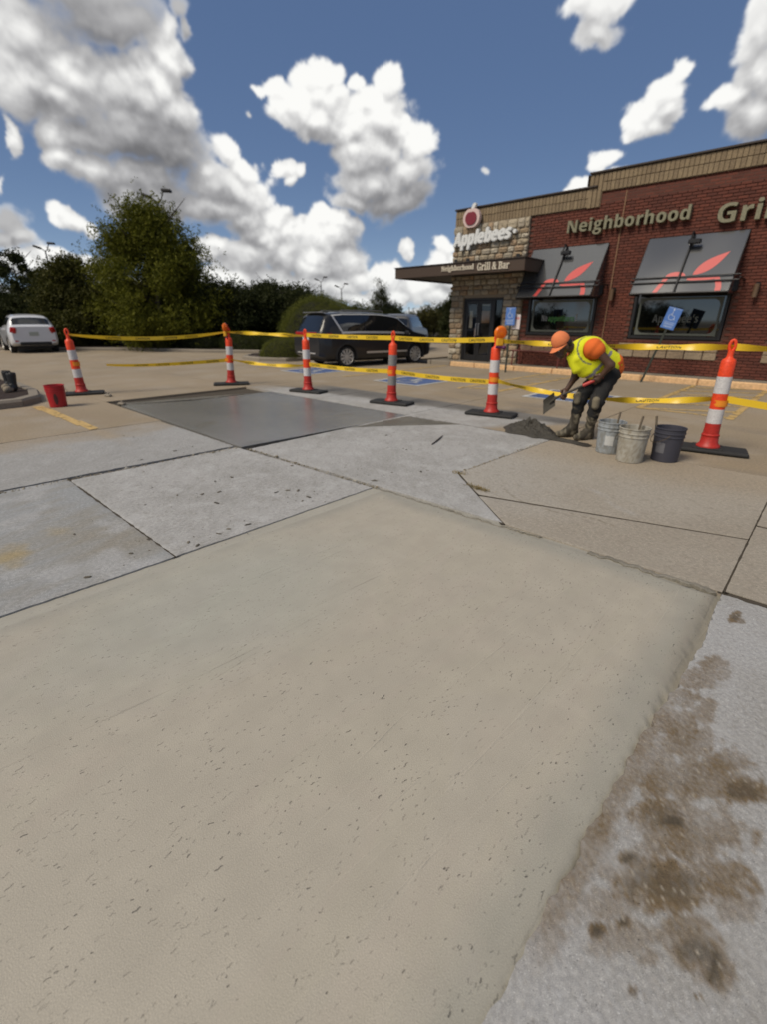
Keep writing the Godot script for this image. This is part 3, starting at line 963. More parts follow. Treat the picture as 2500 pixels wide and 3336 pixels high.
		for k in 14:
			disc.append(Vector3(cx - 0.08 + cos(TAU * k / 14) * 0.075, 0.0096, cz - 0.42 - sin(TAU * k / 14) * 0.075))
		mbs.face(disc)
		part(sym, "wheelchair_mark", mbs, whi)
	# pavement in front of the building
	var walk := thing("sidewalk", "", "", Vector3.ZERO, 0, "", "structure")
	var sx := [-10.3, -8.7, -7.0, -5.2, -3.4, -1.6, 0.2, 2.0, 4.0, 6.0]
	for k in sx.size() - 1:
		slab(walk, "sidewalk_panel", [Vector2(sx[k], -14.2), Vector2(sx[k], -13.56)], [Vector2(sx[k + 1], -14.2), Vector2(sx[k + 1], -13.56)], 0.15, 0.13, 0.0, old, flat_col(Color(0.37, 0.32, 0.255)), h_far, 0.004, 0.16)
	var kerb := thing("kerb", "", "", Vector3.ZERO, 0, "", "structure")
	var kp := mat("faded orange kerb paint", lin(0.78, 0.50, 0.26), 0.75, 0, "mottle", 1.2, "old_h", 0.15)
	var kc := mat("bare kerb concrete", lin(0.36, 0.31, 0.245), 0.85, 0, "old", 0.8, "old_h", 0.2)
	var kx := [-10.3, -9.5, -8.55, -7.15, -5.95, -4.55, -4.12, -3.60, -2.35, -0.9, 0.6, 2.2, 4.0, 6.0]
	for k in kx.size() - 1:
		mb = MB.new()
		var w: float = kx[k + 1] - kx[k] - 0.012
		mb.box(Vector3((kx[k] + kx[k + 1]) * 0.5, 0.05, -13.48), Vector3(w, 0.17, 0.145), 0.022)
		part(kerb, "kerb_stone", mb, kc if k < 1 else kp)
	mb = MB.new()
	mb.box(Vector3(-10.375, 0.045, -16.8), Vector3(0.14, 0.17, 6.8), 0.02)
	part(kerb, "kerb_stone", mb, kc)
	# planting beds
	bed("mulch_bed", [Vector2(-40, 2.0), Vector2(-30.5, -3.2), Vector2(-28.0, -5.8), Vector2(-24.6, -9.0), Vector2(-21.0, -10.7), Vector2(-19.0, -12.2), Vector2(-18.5, -14.5), Vector2(-18.5, -24), Vector2(-40, -24)], kc)
	bed("mulch_bed", [Vector2(-17.4, -10.7), Vector2(-16.6, -9.9), Vector2(-15.3, -9.8), Vector2(-14.5, -10.4), Vector2(-14.3, -11.4), Vector2(-14.3, -18), Vector2(-17.6, -18)], kc)
	bed("kerbed_island", [Vector2(-15.5, -2.25), Vector2(-11.3, -2.22), Vector2(-10.4, -2.05), Vector2(-10.0, -1.7), Vector2(-9.93, -1.1), Vector2(-9.93, 3.0), Vector2(-15.5, 3.0)], kc)


func bed(called: String, line: Array, kc: Material) -> void:
	var b := thing(called, "", "", Vector3.ZERO, 0, "", "structure")
	var mulch := mat("bark mulch", lin(0.055, 0.030, 0.020), 0.95, 0, "old", 2.2, "old_h", 2.2)
	var poly := PackedVector2Array(line)
	var inner := Geometry2D.offset_polygon(poly, -0.10)
	var mb := MB.new()
	var t := Geometry2D.triangulate_polygon(inner[0])
	for k in range(0, t.size(), 3):
		var p := [inner[0][t[k]], inner[0][t[k + 1]], inner[0][t[k + 2]]]
		if (p[1] - p[0]).cross(p[2] - p[0]) > 0:
			p.reverse()
		mb.face([Vector3(p[0].x, 0.11, p[0].y), Vector3(p[1].x, 0.11, p[1].y), Vector3(p[2].x, 0.11, p[2].y)])
	part(b, "mulch", mb, mulch)
	# kerb as a swept section in pieces
	for k in line.size():
		var a: Vector2 = line[k]
		var c: Vector2 = line[(k + 1) % line.size()]
		var d := (c - a).normalized()
		var s := Vector2(-d.y, d.x)
		if not Geometry2D.is_point_in_polygon((a + c) * 0.5 + s * 0.05, poly):
			s = -s
		mb = MB.new()
		var e := a + d * 0.004
		var f := c - d * 0.004
		var pr := [Vector2(0, -0.05), Vector2(0.0, 0.09), Vector2(0.03, 0.13), Vector2(0.17, 0.135), Vector2(0.18, -0.05)]
		for j in pr.size() - 1:
			var q := []
			for w in [[e, pr[j]], [f, pr[j]], [f, pr[j + 1]], [e, pr[j + 1]]]:
				var g: Vector2 = w[0] + s * w[1].x
				q.append(Vector3(g.x, w[1].y, g.y))
			if (q[1] - q[0]).cross(q[2] - q[0]).dot(Vector3(-s.x, 1.2, -s.y)) < 0 and j < 3:
				q.reverse()
			mb.quad(q[0], q[1], q[2], q[3])
		part(b, "kerb_stone", mb, kc)


# ------------------------------------------------------------------ restaurant
func font(bold := 0.0, slant := 0.0, serif := false) -> Font:
	var s := SystemFont.new()
	s.font_names = PackedStringArray(["Droid Serif" if serif else "Droid Sans"])
	s.font_weight = 700
	var f := FontVariation.new()
	f.base_font = s
	f.variation_embolden = 0.0
	f.variation_transform = Transform2D(Vector2(1, slant), Vector2(0, 1), Vector2.ZERO)
	return f


# lettering scaled to w by h; origin at the lower left of its box, facing +z
func text(parent: Node, called: String, s: String, f: Font, w: float, h: float, depth: float, m: Material, xf: Transform3D) -> MeshInstance3D:
	var t := TextMesh.new()
	t.text = s
	t.font = f
	t.font_size = 48
	t.pixel_size = 0.01
	t.depth = 0.2
	t.curve_step = 2.0
	var b := t.get_aabb()
	var k := Vector3(w / b.size.x, h / b.size.y, depth / 0.2)
	var o := MeshInstance3D.new()
	o.name = called
	o.mesh = t
	o.material_override = m
	o.transform = xf * Transform3D(Basis.from_scale(k), Vector3(-b.position.x * k.x, -b.position.y * k.y, depth * 0.5))
	parent.add_child(o, true)
	return o


func holed(rects: Array, holes: Array) -> Array:
	# splits rectangles [x0, y0, x1, y1] round the holes
	var out := rects
	for h in holes:
		var nxt := []
		for r in out:
			if h[0] >= r[2] or h[2] <= r[0] or h[1] >= r[3] or h[3] <= r[1]:
				nxt.append(r)
				continue
			var y0 := maxf(r[1], h[1])
			var y1 := minf(r[3], h[3])
			if h[1] > r[1]: nxt.append([r[0], r[1], r[2], h[1]])
			if h[3] < r[3]: nxt.append([r[0], h[3], r[2], r[3]])
			if h[0] > r[0]: nxt.append([r[0], y0, h[0], y1])
			if h[2] < r[2]: nxt.append([h[2], y0, r[2], y1])
		out = nxt
	return out


const FZ := -14.2


func build_restaurant() -> void:
	var mortar := mat("brick mortar", lin(0.115, 0.055, 0.04), 0.9, 0, "grain", 2.0)
	var stmort := mat("stone mortar", lin(0.32, 0.265, 0.195), 0.95, 0, "grain", 2.0)
	var brickm := mat("brick", Color.WHITE, 0.85, 0, "mottle", 3.0, "", 0, true)
	var black := mat("black painted metal", lin(0.012, 0.012, 0.013), 0.4)
	var brown := mat("dark brown metal", lin(0.032, 0.021, 0.015), 0.5)
	var tanb := mat("tan block", Color.WHITE, 0.88, 0, "mottle", 2.0, "", 0, true)
	var b := thing("restaurant_building", "red brick restaurant with stone entrance tower and tan parapet", "building", Vector3.ZERO)
	var holes := [[-7.32, 0.98, -5.28, 2.2], [-4.36, 0.95, -2.24, 2.2], [-1.25, 0.95, 0.9, 2.2]]
	var mb := MB.new()
	for r in holed([[-7.5, 0.0, 7.0, 4.45]], holes):
		mb.box(Vector3((r[0] + r[2]) * 0.5, (r[1] + r[3]) * 0.5, FZ - 0.15), Vector3(r[2] - r[0], r[3] - r[1], 0.26))
	# side, back walls and roof close the rooms
	mb.box(Vector3(6.87, 2.2, -22), Vector3(0.26, 4.4, 15.3))
	mb.box(Vector3(-1.5, 2.2, -29.8), Vector3(17.0, 4.4, 0.26))
	mb.box(Vector3(-9.95, 2.2, -21.9), Vector3(0.26, 4.4, 15.4))
	mb.box(Vector3(-1.5, 4.3, -21.9), Vector3(16.6, 0.2, 15.4))
	mb.box(Vector3(-1.5, 0.06, -22.1), Vector3(16.6, 0.1, 15.0))
	part(b, "wall", mb, mortar)
	# bricks: too small to pick apart one by one, all of them real
	var one := MB.new()
	one.box(Vector3.ZERO, Vector3(0.194, 0.057, 0.03), 0.006)
	var xf := []
	var row := 0
	var y := 0.13
	while y < 4.44:
		var x := -7.5 + (0.1 if row % 2 else 0.0)
		while x < -0.6:
			var q := [x + 0.005, y + 0.005, x + 0.199, y + 0.062]
			var ok: bool = q[0] >= -7.5
			for h in holes:
				if q[0] < h[2] - 0.02 and q[2] > h[0] + 0.02 and q[1] < h[3] and q[3] > h[1]:
					ok = false
			if q[1] > 4.12 and q[2] < -5.6: ok = false
			if (q[1] > 0.50 and q[3] < 0.86) and ((q[0] > -7.45 and q[2] < -5.2) or (q[0] > -4.55 and q[2] < -2.2) or (q[0] > -1.4)): ok = false
			if ok:
				xf.append(Vector3(x + 0.102, y + 0.0335, FZ - 0.012))
			x += 0.204
		y += 0.067
		row += 1
	multi(b, "brickwork", one.mesh(brickm), xf, Vector3.ONE, func(k): return mixc(Color(0.165, 0.044, 0.025), Color(0.095, 0.026, 0.016), rng.randf() * 0.9 + 0.25 * n2(xf[k].x, xf[k].y, 8.0)))
	# tan soldier courses of the parapet, stepping up
	mb = MB.new()
	mb.box(Vector3(-7.85, 4.345, FZ - 0.17), Vector3(4.5, 0.43, 0.38))
	mb.box(Vector3(-5.775, 4.49, FZ - 0.17), Vector3(0.35, 0.74, 0.385))
	mb.box(Vector3(0.7, 4.655, FZ - 0.17), Vector3(12.6, 0.41, 0.38))
	part(b, "parapet", mb, mat("parapet backing", lin(0.20, 0.15, 0.095), 0.9, 0, "grain", 2.0))
	var sold := MB.new()
	sold.box(Vector3.ZERO, Vector3(0.092, 0.192, 0.03), 0.006)
	var tx := []
	for r in 2:
		var x := -10.05
		while x < -5.95:
			tx.append(Vector3(x, 4.24 + r * 0.203, FZ + 0.03))
			x += 0.1
		x = -5.55
		while x < 0.0:
			tx.append(Vector3(x, 4.555 + r * 0.203, FZ + 0.03))
			x += 0.1
	for r in 4:
		for k in 3:
			tx.append(Vector3(-5.89 + k * 0.112, 4.215 + r * 0.183, FZ + 0.03))
	multi(b, "parapet_blocks", sold.mesh(tanb), tx, Vector3.ONE, func(k): return mixc(Color(0.30, 0.225, 0.135), Color(0.225, 0.165, 0.10), rng.randf()))
	mb = MB.new()
	mb.box(Vector3(-7.92, 4.585, FZ - 0.15), Vector3(4.4, 0.045, 0.48), 0.01)
	mb.box(Vector3(0.55, 4.885, FZ - 0.15), Vector3(13.02, 0.045, 0.48), 0.01)
	mb.box(Vector3(-5.975, 4.74, FZ - 0.15), Vector3(0.03, 0.245, 0.47), 0.008)
	part(b, "coping", mb, brown)
	mb = MB.new()
	mb.box(Vector3(-4.99, 2.3, FZ + 0.006), Vector3(0.022, 4.2, 0.016))
	part(b, "control_joint", mb, mat("tan caulk", lin(0.22, 0.13, 0.07), 0.8))
	# pale block panels below the windows, each block a piece
	var blockm := [mat("pale block", lin(0.34, 0.265, 0.18), 0.88, 0, "mottle", 1.5), mat("pale block worn", lin(0.30, 0.225, 0.15), 0.9, 0, "mottle", 1.5)]
	for r in [[-7.42, -5.22], [-4.52, -2.24], [-1.36, 0.9]]:
		for k in 2:
			var x: float = r[0]
			while x < r[1] - 0.1:
				var w := minf(0.39, r[1] - x)
				mb = MB.new()
				mb.box(Vector3(x + w * 0.5, 0.595 + k * 0.175, FZ - 0.005), Vector3(w - 0.008, 0.168, 0.07), 0.01)
				part(b, "sill_block", mb, blockm[rng.randi() % 2])
				x += 0.4
	build_tower(b, stmort, black, brown)
	# windows
	window(b, -7.30, 1.0, -5.30, 2.18, black)
	window(b, -4.34, 0.97, -2.26, 2.18, black)
	window(b, -1.23, 0.97, 0.88, 2.18, black)
	var ws := thing("window_lettering", "white and green lettering on the glass of the window by the bench", "sign", Vector3(-6.85, 1.38, FZ - 0.052))
	var lw := mat("white vinyl letter", lin(0.30, 0.31, 0.30), 0.6)
	var lg := mat("green vinyl letter", lin(0.09, 0.30, 0.07), 0.6)
	text(ws, "lettering", "No", font(0.6), 0.17, 0.17, 0.003, lw, Transform3D.IDENTITY)
	text(ws, "lettering", "appetizers", font(0.6), 0.78, 0.21, 0.003, lg, Transform3D(Basis.IDENTITY, Vector3(0.2, -0.05, 0)))
	text(ws, "lettering", "!", font(0.6), 0.05, 0.2, 0.003, lw, Transform3D(Basis.IDENTITY, Vector3(1.01, 0, 0)))
	ws = thing("window_lettering", "faint grey lettering on the window behind the leaning blue sign", "sign", Vector3(-3.83, 1.30, FZ - 0.052))
	text(ws, "lettering", "Applebee's", font(0.6), 1.02, 0.26, 0.003, mat("dim vinyl letter", lin(0.13, 0.14, 0.12), 0.6), Transform3D.IDENTITY)
	awning(-7.32, -5.20, "grey awning with red leaf print nearest the stone tower", black)
	awning(-4.24, -2.20, "grey awning with red leaf print over the window on the right", black)
	# raised sign letters on the brick
	var gold := mat("pale olive letter face", lin(0.25, 0.235, 0.15), 0.5, 0.0, "mottle", 2.0)
	var s := thing("wall_sign", "raised olive letters spelling Neighborhood on the brick", "sign", Vector3(-6.34, 3.49, FZ + 0.012))
	text(s, "lettering", "Neighborhood", font(0.7, 0.0, false), 2.9, 0.40, 0.14, gold, Transform3D.IDENTITY)
	s = thing("wall_sign", "raised olive letters spelling Grill at the right edge", "sign", Vector3(-2.88, 3.44, FZ + 0.012))
	text(s, "lettering", "Grill & Bar", font(0.7, 0.0, false), 2.9, 0.40, 0.14, gold, Transform3D.IDENTITY)
	# wall lamps
	for p in [[-4.89, "brown cylinder wall lamp between the two awnings"], [-1.80, "brown cylinder wall lamp right of the second awning"]]:
		var l := thing("wall_lamp", p[1], "lamp", Vector3(p[0], 1.90, FZ + 0.004))
		mb = MB.new()
		mb.box(Vector3(0, 0.22, 0.02), Vector3(0.10, 0.16, 0.03), 0.01)
		mb.box(Vector3(0, 0.27, 0.08), Vector3(0.04, 0.05, 0.12))
		part(l, "bracket", mb, black)
		mb = MB.new()
		mb.lathe([Vector2(0, 0), Vector2(0.05, 0), Vector2(0.055, 0.24), Vector2(0.06, 0.27), Vector2(0, 0.28)], 16, Transform3D(Basis.IDENTITY, Vector3(0, 0.0, 0.13)))
		part(l, "shade", mb, mat("bronze lamp shade", lin(0.12, 0.075, 0.045), 0.5))
	# accessible parking signs
	sign_post(Vector3(-7.05, 0, -12.75), 0.0, 0.0, "straight blue accessible parking sign before the stone tower", true)
	sign_post(Vector3(-3.49, 0, -13.1), 0.25, 0.06, "leaning blue accessible parking sign before the right window", false)
	build_bench()


func multi(parent: Node, called: String, mesh: Mesh, at: Array, scale: Vector3, col: Callable) -> MultiMeshInstance3D:
	var mm := MultiMesh.new()
	mm.transform_format = MultiMesh.TRANSFORM_3D
	mm.use_colors = true
	mm.mesh = mesh
	mm.instance_count = at.size()
	for k in at.size():
		mm.set_instance_transform(k, at[k] if at[k] is Transform3D else Transform3D(Basis.from_scale(scale), at[k]))
		mm.set_instance_color(k, col.call(k))
	var o := MultiMeshInstance3D.new()
	o.name = numbered(called) if parent == self else called
	o.multimesh = mm
	parent.add_child(o, true)
	o.set_meta("kind", "stuff")
	return o


func build_tower(b: Node3D, stmort: Material, black: Material, brown: Material) -> void:
	var mb := MB.new()
	for r in holed([[-10.08, 0.0, -7.5, 4.14]], [[-9.60, 0.0, -8.12, 2.06]]):
		mb.box(Vector3((r[0] + r[2]) * 0.5, (r[1] + r[3]) * 0.5, FZ - 0.06), Vector3(r[2] - r[0], r[3] - r[1], 0.24))
	var wall := part(b, "stone_wall", mb, stmort)
	# pillowed field stones, each its own piece
	var shapes := []
	for k in 7:
		var rows := []
		var r2 := RandomNumberGenerator.new()
		r2.seed = 100 + k
		var jit := []
		for j in 8:
			jit.append(r2.randf_range(0.86, 1.0))
		for t in [[1.0, 0.0], [0.98, 0.5], [0.86, 0.85], [0.5, 1.0], [0.02, 1.05]]:
			var row := []
			for j in 16:
				var a := TAU * j / 16
				var ca := cos(a)
				var sa := sin(a)
				var e := pow(pow(absf(ca), 5.0) + pow(absf(sa), 5.0), -0.2)
				var q: float = lerpf(jit[j / 2], jit[(j / 2 + 1) % 8], (j % 2) * 0.5)
				row.append(Vector3(ca * e * 0.5 * t[0] * q, sa * e * 0.5 * t[0] * q, t[1] + (0.12 * sin(a * 3 + k) if t[0] < 0.9 else 0.0)))
			rows.append(row)
		var sm := MB.new()
		sm.grid(rows, true)
		shapes.append(sm.mesh())
	var tones := []
	for c in [[0.47, 0.40, 0.29], [0.41, 0.34, 0.24], [0.53, 0.47, 0.37], [0.37, 0.275, 0.175], [0.45, 0.39, 0.30], [0.37, 0.325, 0.25], [0.43, 0.31, 0.20]]:
		tones.append(mat("field stone %d" % tones.size(), lin(c[0], c[1], c[2]), 0.9, 0, "mottle", 3.0, "old_h", 0.3))
	var y := 0.13
	while y < 4.10:
		var h := minf(rng.randf_range(0.12, 0.21), 4.13 - y)
		if 4.13 - y - h < 0.09:
			h = 4.13 - y
		var x := -10.10 + rng.randf_range(-0.03, 0.02)
		while x < -7.52:
			var w := rng.randf_range(0.15, 0.36)
			if -7.50 - x - w < 0.10:
				w = -7.50 - x
			var in_door := x < -8.12 and x + w > -9.60 and y < 2.06
			var x0 := x
			var w0 := w
			if in_door:
				if x < -9.60 - 0.08:
					w0 = -9.60 - x
				elif x + w > -8.12 + 0.08:
					x0 = -8.12
					w0 = x + w + 8.12
				else:
					w0 = 0.0
			var h0 := h
			var y0 := y
			if w0 > 0.05:
				var o := MeshInstance3D.new()
				o.name = "stone"
				o.mesh = shapes[rng.randi() % shapes.size()]
				o.material_override = tones[rng.randi() % tones.size()]
				o.transform = Transform3D(Basis.from_scale(Vector3(w0 - 0.006, h0 - 0.006, rng.randf_range(0.045, 0.075))), Vector3(x0 + w0 * 0.5, y0 + h0 * 0.5, FZ + 0.055))
				wall.add_child(o, true)
			x += w
		y += h
	# entrance: black storefront frame with a pair of glass doors and a sidelight
	var d := Node3D.new()
	d.name = "entrance"
	b.add_child(d, true)
	mb = MB.new()
	for r in [[-9.60, 0.13, -9.53, 2.06], [-8.19, 0.13, -8.12, 2.06], [-9.53, 1.99, -8.19, 2.06], [-8.50, 0.13, -8.43, 1.99]]:
		mb.box(Vector3((r[0] + r[2]) * 0.5, (r[1] + r[3]) * 0.5, FZ - 0.05), Vector3(r[2] - r[0], r[3] - r[1], 0.12), 0.006)
	part(d, "frame", mb, black)
	var pane := glass("door glass", Color(0.05, 0.055, 0.05, 0.22))
	for r in [[-9.52, -9.025], [-9.015, -8.51]]:
		mb = MB.new()
		for q in [[r[0], 0.14, r[0] + 0.08, 1.98], [r[1] - 0.08, 0.14, r[1], 1.98], [r[0] + 0.08, 0.14, r[1] - 0.08, 0.32], [r[0] + 0.08, 1.88, r[1] - 0.08, 1.98]]:
			mb.box(Vector3((q[0] + q[2]) * 0.5, (q[1] + q[3]) * 0.5, FZ - 0.03), Vector3(q[2] - q[0], q[3] - q[1], 0.045), 0.004)
		var leaf := part(d, "door", mb, black)
		mb = MB.new()
		mb.box(Vector3((r[0] + r[1]) * 0.5, 1.1, FZ - 0.03), Vector3(r[1] - r[0] - 0.16, 1.56, 0.008))
		part(leaf, "pane", mb, pane)
		mb = MB.new()
		var hx: float = r[1] - 0.04 if r[0] < -9.2 else r[0] + 0.04
		mb.tube([Vector3(hx, 0.95, FZ + 0.0), Vector3(hx, 0.95, FZ + 0.05), Vector3(hx, 1.30, FZ + 0.05), Vector3(hx, 1.30, FZ + 0.0)], [0.012], 8)
		part(leaf, "handle", mb, mat("brushed steel", lin(0.5, 0.5, 0.5), 0.35, 0.9))
	mb = MB.new()
	mb.box(Vector3(-8.31, 1.06, FZ - 0.04), Vector3(0.22, 1.84, 0.008))
	part(d, "sidelight", mb, pane)
	# dim lobby seen through the glass
	mb = MB.new()
	mb.box(Vector3(-8.86, 1.3, -16.9), Vector3(2.2, 2.4, 0.1))
	mb.box(Vector3(-9.75, 1.3, -15.6), Vector3(0.1, 2.4, 2.4))
	mb.box(Vector3(-7.8, 1.3, -15.6), Vector3(0.1, 2.4, 2.4))
	part(b, "lobby_wall", mb, mat("lobby paint", lin(0.07, 0.05, 0.04), 0.8))
	var paper := mat("notice paper", lin(0.55, 0.52, 0.44), 0.8)
	for q in [[-9.33, 1.42, 0.12, 0.52, lin(0.55, 0.52, 0.43), "long cream notice taped inside the left door"], [-9.12, 1.02, 0.10, 0.28, lin(0.55, 0.42, 0.38), "small white and red notice on the left door"], [-8.78, 1.50, 0.30, 0.36, lin(0.34, 0.19, 0.10), "brown poster inside the right glass door"], [-8.80, 1.86, 0.30, 0.07, lin(0.40, 0.42, 0.36), "narrow strip notice at the top of the right door"]]:
		var nt := thing("notice", q[5], "notice", Vector3(q[0], q[1], FZ - 0.042))
		mb = MB.new()
		mb.box(Vector3.ZERO, Vector3(q[2], q[3], 0.003))
		part(nt, "sheet", mb, mat(q[5], q[4], 0.8))
	# canopy round the corner
	var c := thing("entrance_canopy", "flat dark brown metal canopy wrapping the stone tower", "canopy", Vector3.ZERO)
	mb = MB.new()
	mb.box(Vector3(-9.22, 2.82, -13.52), Vector3(4.56, 0.24, 1.14))
	mb.box(Vector3(-10.82, 2.82, -16.2), Vector3(1.36, 0.24, 4.2))
	part(c, "deck", mb, mat("canopy soffit", lin(0.02, 0.016, 0.013), 0.6))
	mb = MB.new()
	mb.box(Vector3(-9.2, 2.80, -12.92), Vector3(4.66, 0.30, 0.05), 0.008)
	mb.box(Vector3(-11.53, 2.80, -15.62), Vector3(0.05, 0.30, 5.34), 0.008)
	mb.box(Vector3(-6.90, 2.80, -13.53), Vector3(0.05, 0.30, 1.16), 0.008)
	part(c, "fascia", mb, mat("bronze fascia", lin(0.060, 0.038, 0.024), 0.45))
	mb = MB.new()
	mb.box(Vector3(-9.2, 2.965, -12.91), Vector3(4.70, 0.025, 0.10), 0.004)
	mb.box(Vector3(-11.54, 2.965, -15.6), Vector3(0.10, 0.025, 5.3), 0.004)
	mb.box(Vector3(-6.895, 2.965, -13.55), Vector3(0.09, 0.025, 1.15), 0.004)
	part(c, "drip_edge", mb, brown)
	for x in [-9.95, -9.5, -7.75]:
		mb = MB.new()
		mb.tube([Vector3(x, 2.95, -13.6), Vector3(x, 3.12, FZ + 0.12)], [0.03], 8)
		mb.box(Vector3(x, 3.13, FZ + 0.115), Vector3(0.12, 0.16, 0.03), 0.005)
		part(c, "hanger", mb, black)
	var s := thing("canopy_sign", "small cream letters along the canopy edge spelling Neighborhood Grill & Bar", "sign", Vector3(-9.62, 2.72, -12.893))
	var cream := mat("cream letter face", lin(0.62, 0.56, 0.45), 0.5)
	text(s, "lettering", "Neighborhood", font(0.6, 0.0, true), 1.16, 0.19, 0.03, cream, Transform3D.IDENTITY)
	text(s, "lettering", "Grill & Bar", font(0.8, 0.0, true), 1.02, 0.20, 0.03, cream, Transform3D(Basis.IDENTITY, Vector3(1.28, 0.0, 0)))
	# big white letters and the apple emblem
	s = thing("tower_sign", "large white slanted channel letters on the stone tower", "sign", Vector3(-10.0, 3.43, FZ + 0.135))
	var white := mat("white letter face", lin(0.66, 0.67, 0.66), 0.45)
	# bold strokes: the outline once more on each side, a little further back each time
	for q in [[0.0, 0.0, 0.0], [-0.022, 0.0, -0.003], [0.022, 0.0, -0.006], [0.0, 0.018, -0.009], [0.0, -0.018, -0.012]]:
		text(s, "lettering", "Applebees", font(1.1, 0.22), 2.02, 0.50, 0.10, white, Transform3D(Basis(Vector3.BACK, 0.035), Vector3(q[0], q[1], q[2])))
	mb = MB.new()
	mb.lathe([Vector2(0, 0), Vector2(0.055, 0), Vector2(0.055, 0.1), Vector2(0, 0.1)], 16, Transform3D(Basis(Vector3.RIGHT, PI / 2), Vector3(2.12, 0.36, 0)))
	part(s, "dot", mb, white)
	s = thing("apple_emblem", "apple emblem with red centre and pale rim above the white letters", "sign", Vector3(-9.38, 4.27, FZ + 0.14))
	mb = MB.new()
	mb.prism(apple(0.295, 0.27), 0.12)
	part(s, "rim", mb, mat("pale pink rim", lin(0.60, 0.46, 0.43), 0.45))
	mb = MB.new()
	mb.prism(apple(0.20, 0.185), 0.025, Transform3D(Basis.IDENTITY, Vector3(0, -0.01, 0.122)))
	part(s, "red_face", mb, mat("dark red face", lin(0.19, 0.018, 0.03), 0.4))
	mb = MB.new()
	var lf := PackedVector2Array()
	for k in 14:
		var a := PI * k / 7.0
		lf.append(Vector2(0.04, 0.31) + Vector2(cos(a) * 0.11, sin(a) * 0.05 * (1.0 + 0.3 * cos(a))).rotated(0.9))
	mb.prism(lf, 0.10)
	part(s, "leaf", mb, white)


func apple(w: float, h: float) -> PackedVector2Array:
	var p := PackedVector2Array()
	for k in 36:
		var a := TAU * k / 36
		var r := 1.0 - 0.13 * exp(-pow((a - PI / 2) / 0.28, 2)) - 0.06 * exp(-pow((a - 3 * PI / 2) / 0.25, 2)) + 0.05 * sin(a)
		p.append(Vector2(cos(a) * w * r, sin(a) * h * r))
	return p


func window_glass() -> StandardMaterial3D:
	var m := mat("tinted window glass", lin(0.006, 0.007, 0.006), 0.03)
	m.metallic_specular = 0.7
	m.clearcoat_enabled = true
	m.clearcoat = 1.0
	m.clearcoat_roughness = 0.02
	return m


func window(b: Node3D, x0: float, y0: float, x1: float, y1: float, black: Material) -> void:
	var mb := MB.new()
	for q in [[x0, y0, x0 + 0.07, y1], [x1 - 0.07, y0, x1, y1], [x0 + 0.07, y0, x1 - 0.07, y0 + 0.07], [x0 + 0.07, y1 - 0.07, x1 - 0.07, y1]]:
		mb.box(Vector3((q[0] + q[2]) * 0.5, (q[1] + q[3]) * 0.5, FZ - 0.07), Vector3(q[2] - q[0], q[3] - q[1], 0.14), 0.006)
	var w := part(b, "window", mb, black)
	# grey-green inner frame with swollen corners
	mb = MB.new()
	var a := Vector2(x0 + 0.14, y0 + 0.09)
	var c := Vector2(x1 - 0.12, y1 - 0.24)
	for q in [[a.x, a.y, a.x + 0.05, c.y], [c.x - 0.05, a.y, c.x, c.y], [a.x + 0.05, a.y, c.x - 0.05, a.y + 0.05], [a.x + 0.05, c.y - 0.05, c.x - 0.05, c.y]]:
		mb.box(Vector3((q[0] + q[2]) * 0.5, (q[1] + q[3]) * 0.5, FZ - 0.045), Vector3(q[2] - q[0], q[3] - q[1], 0.02), 0.006)
	for q in [[a.x, a.y, 1, 1], [c.x, a.y, -1, 1], [a.x, c.y, 1, -1], [c.x, c.y, -1, -1]]:
		var poly := PackedVector2Array([Vector2(q[0] + 0.05 * q[2], q[1] + 0.05 * q[3])])
		poly.append(Vector2(q[0] + 0.17 * q[2], q[1] + 0.05 * q[3]))
		poly.append(Vector2(q[0] + 0.09 * q[2], q[1] + 0.09 * q[3]))
		poly.append(Vector2(q[0] + 0.05 * q[2], q[1] + 0.17 * q[3]))
		mb.prism(poly, 0.018, Transform3D(Basis.IDENTITY, Vector3(0, 0, FZ - 0.0545)))
	part(w, "inner_frame", mb, mat("grey green trim", lin(0.105, 0.115, 0.095), 0.5))
	mb = MB.new()
	mb.box(Vector3((x0 + x1) * 0.5, (y0 + y1) * 0.5, FZ - 0.06), Vector3(x1 - x0 - 0.14, y1 - y0 - 0.14, 0.008))
	part(w, "pane", mb, window_glass())


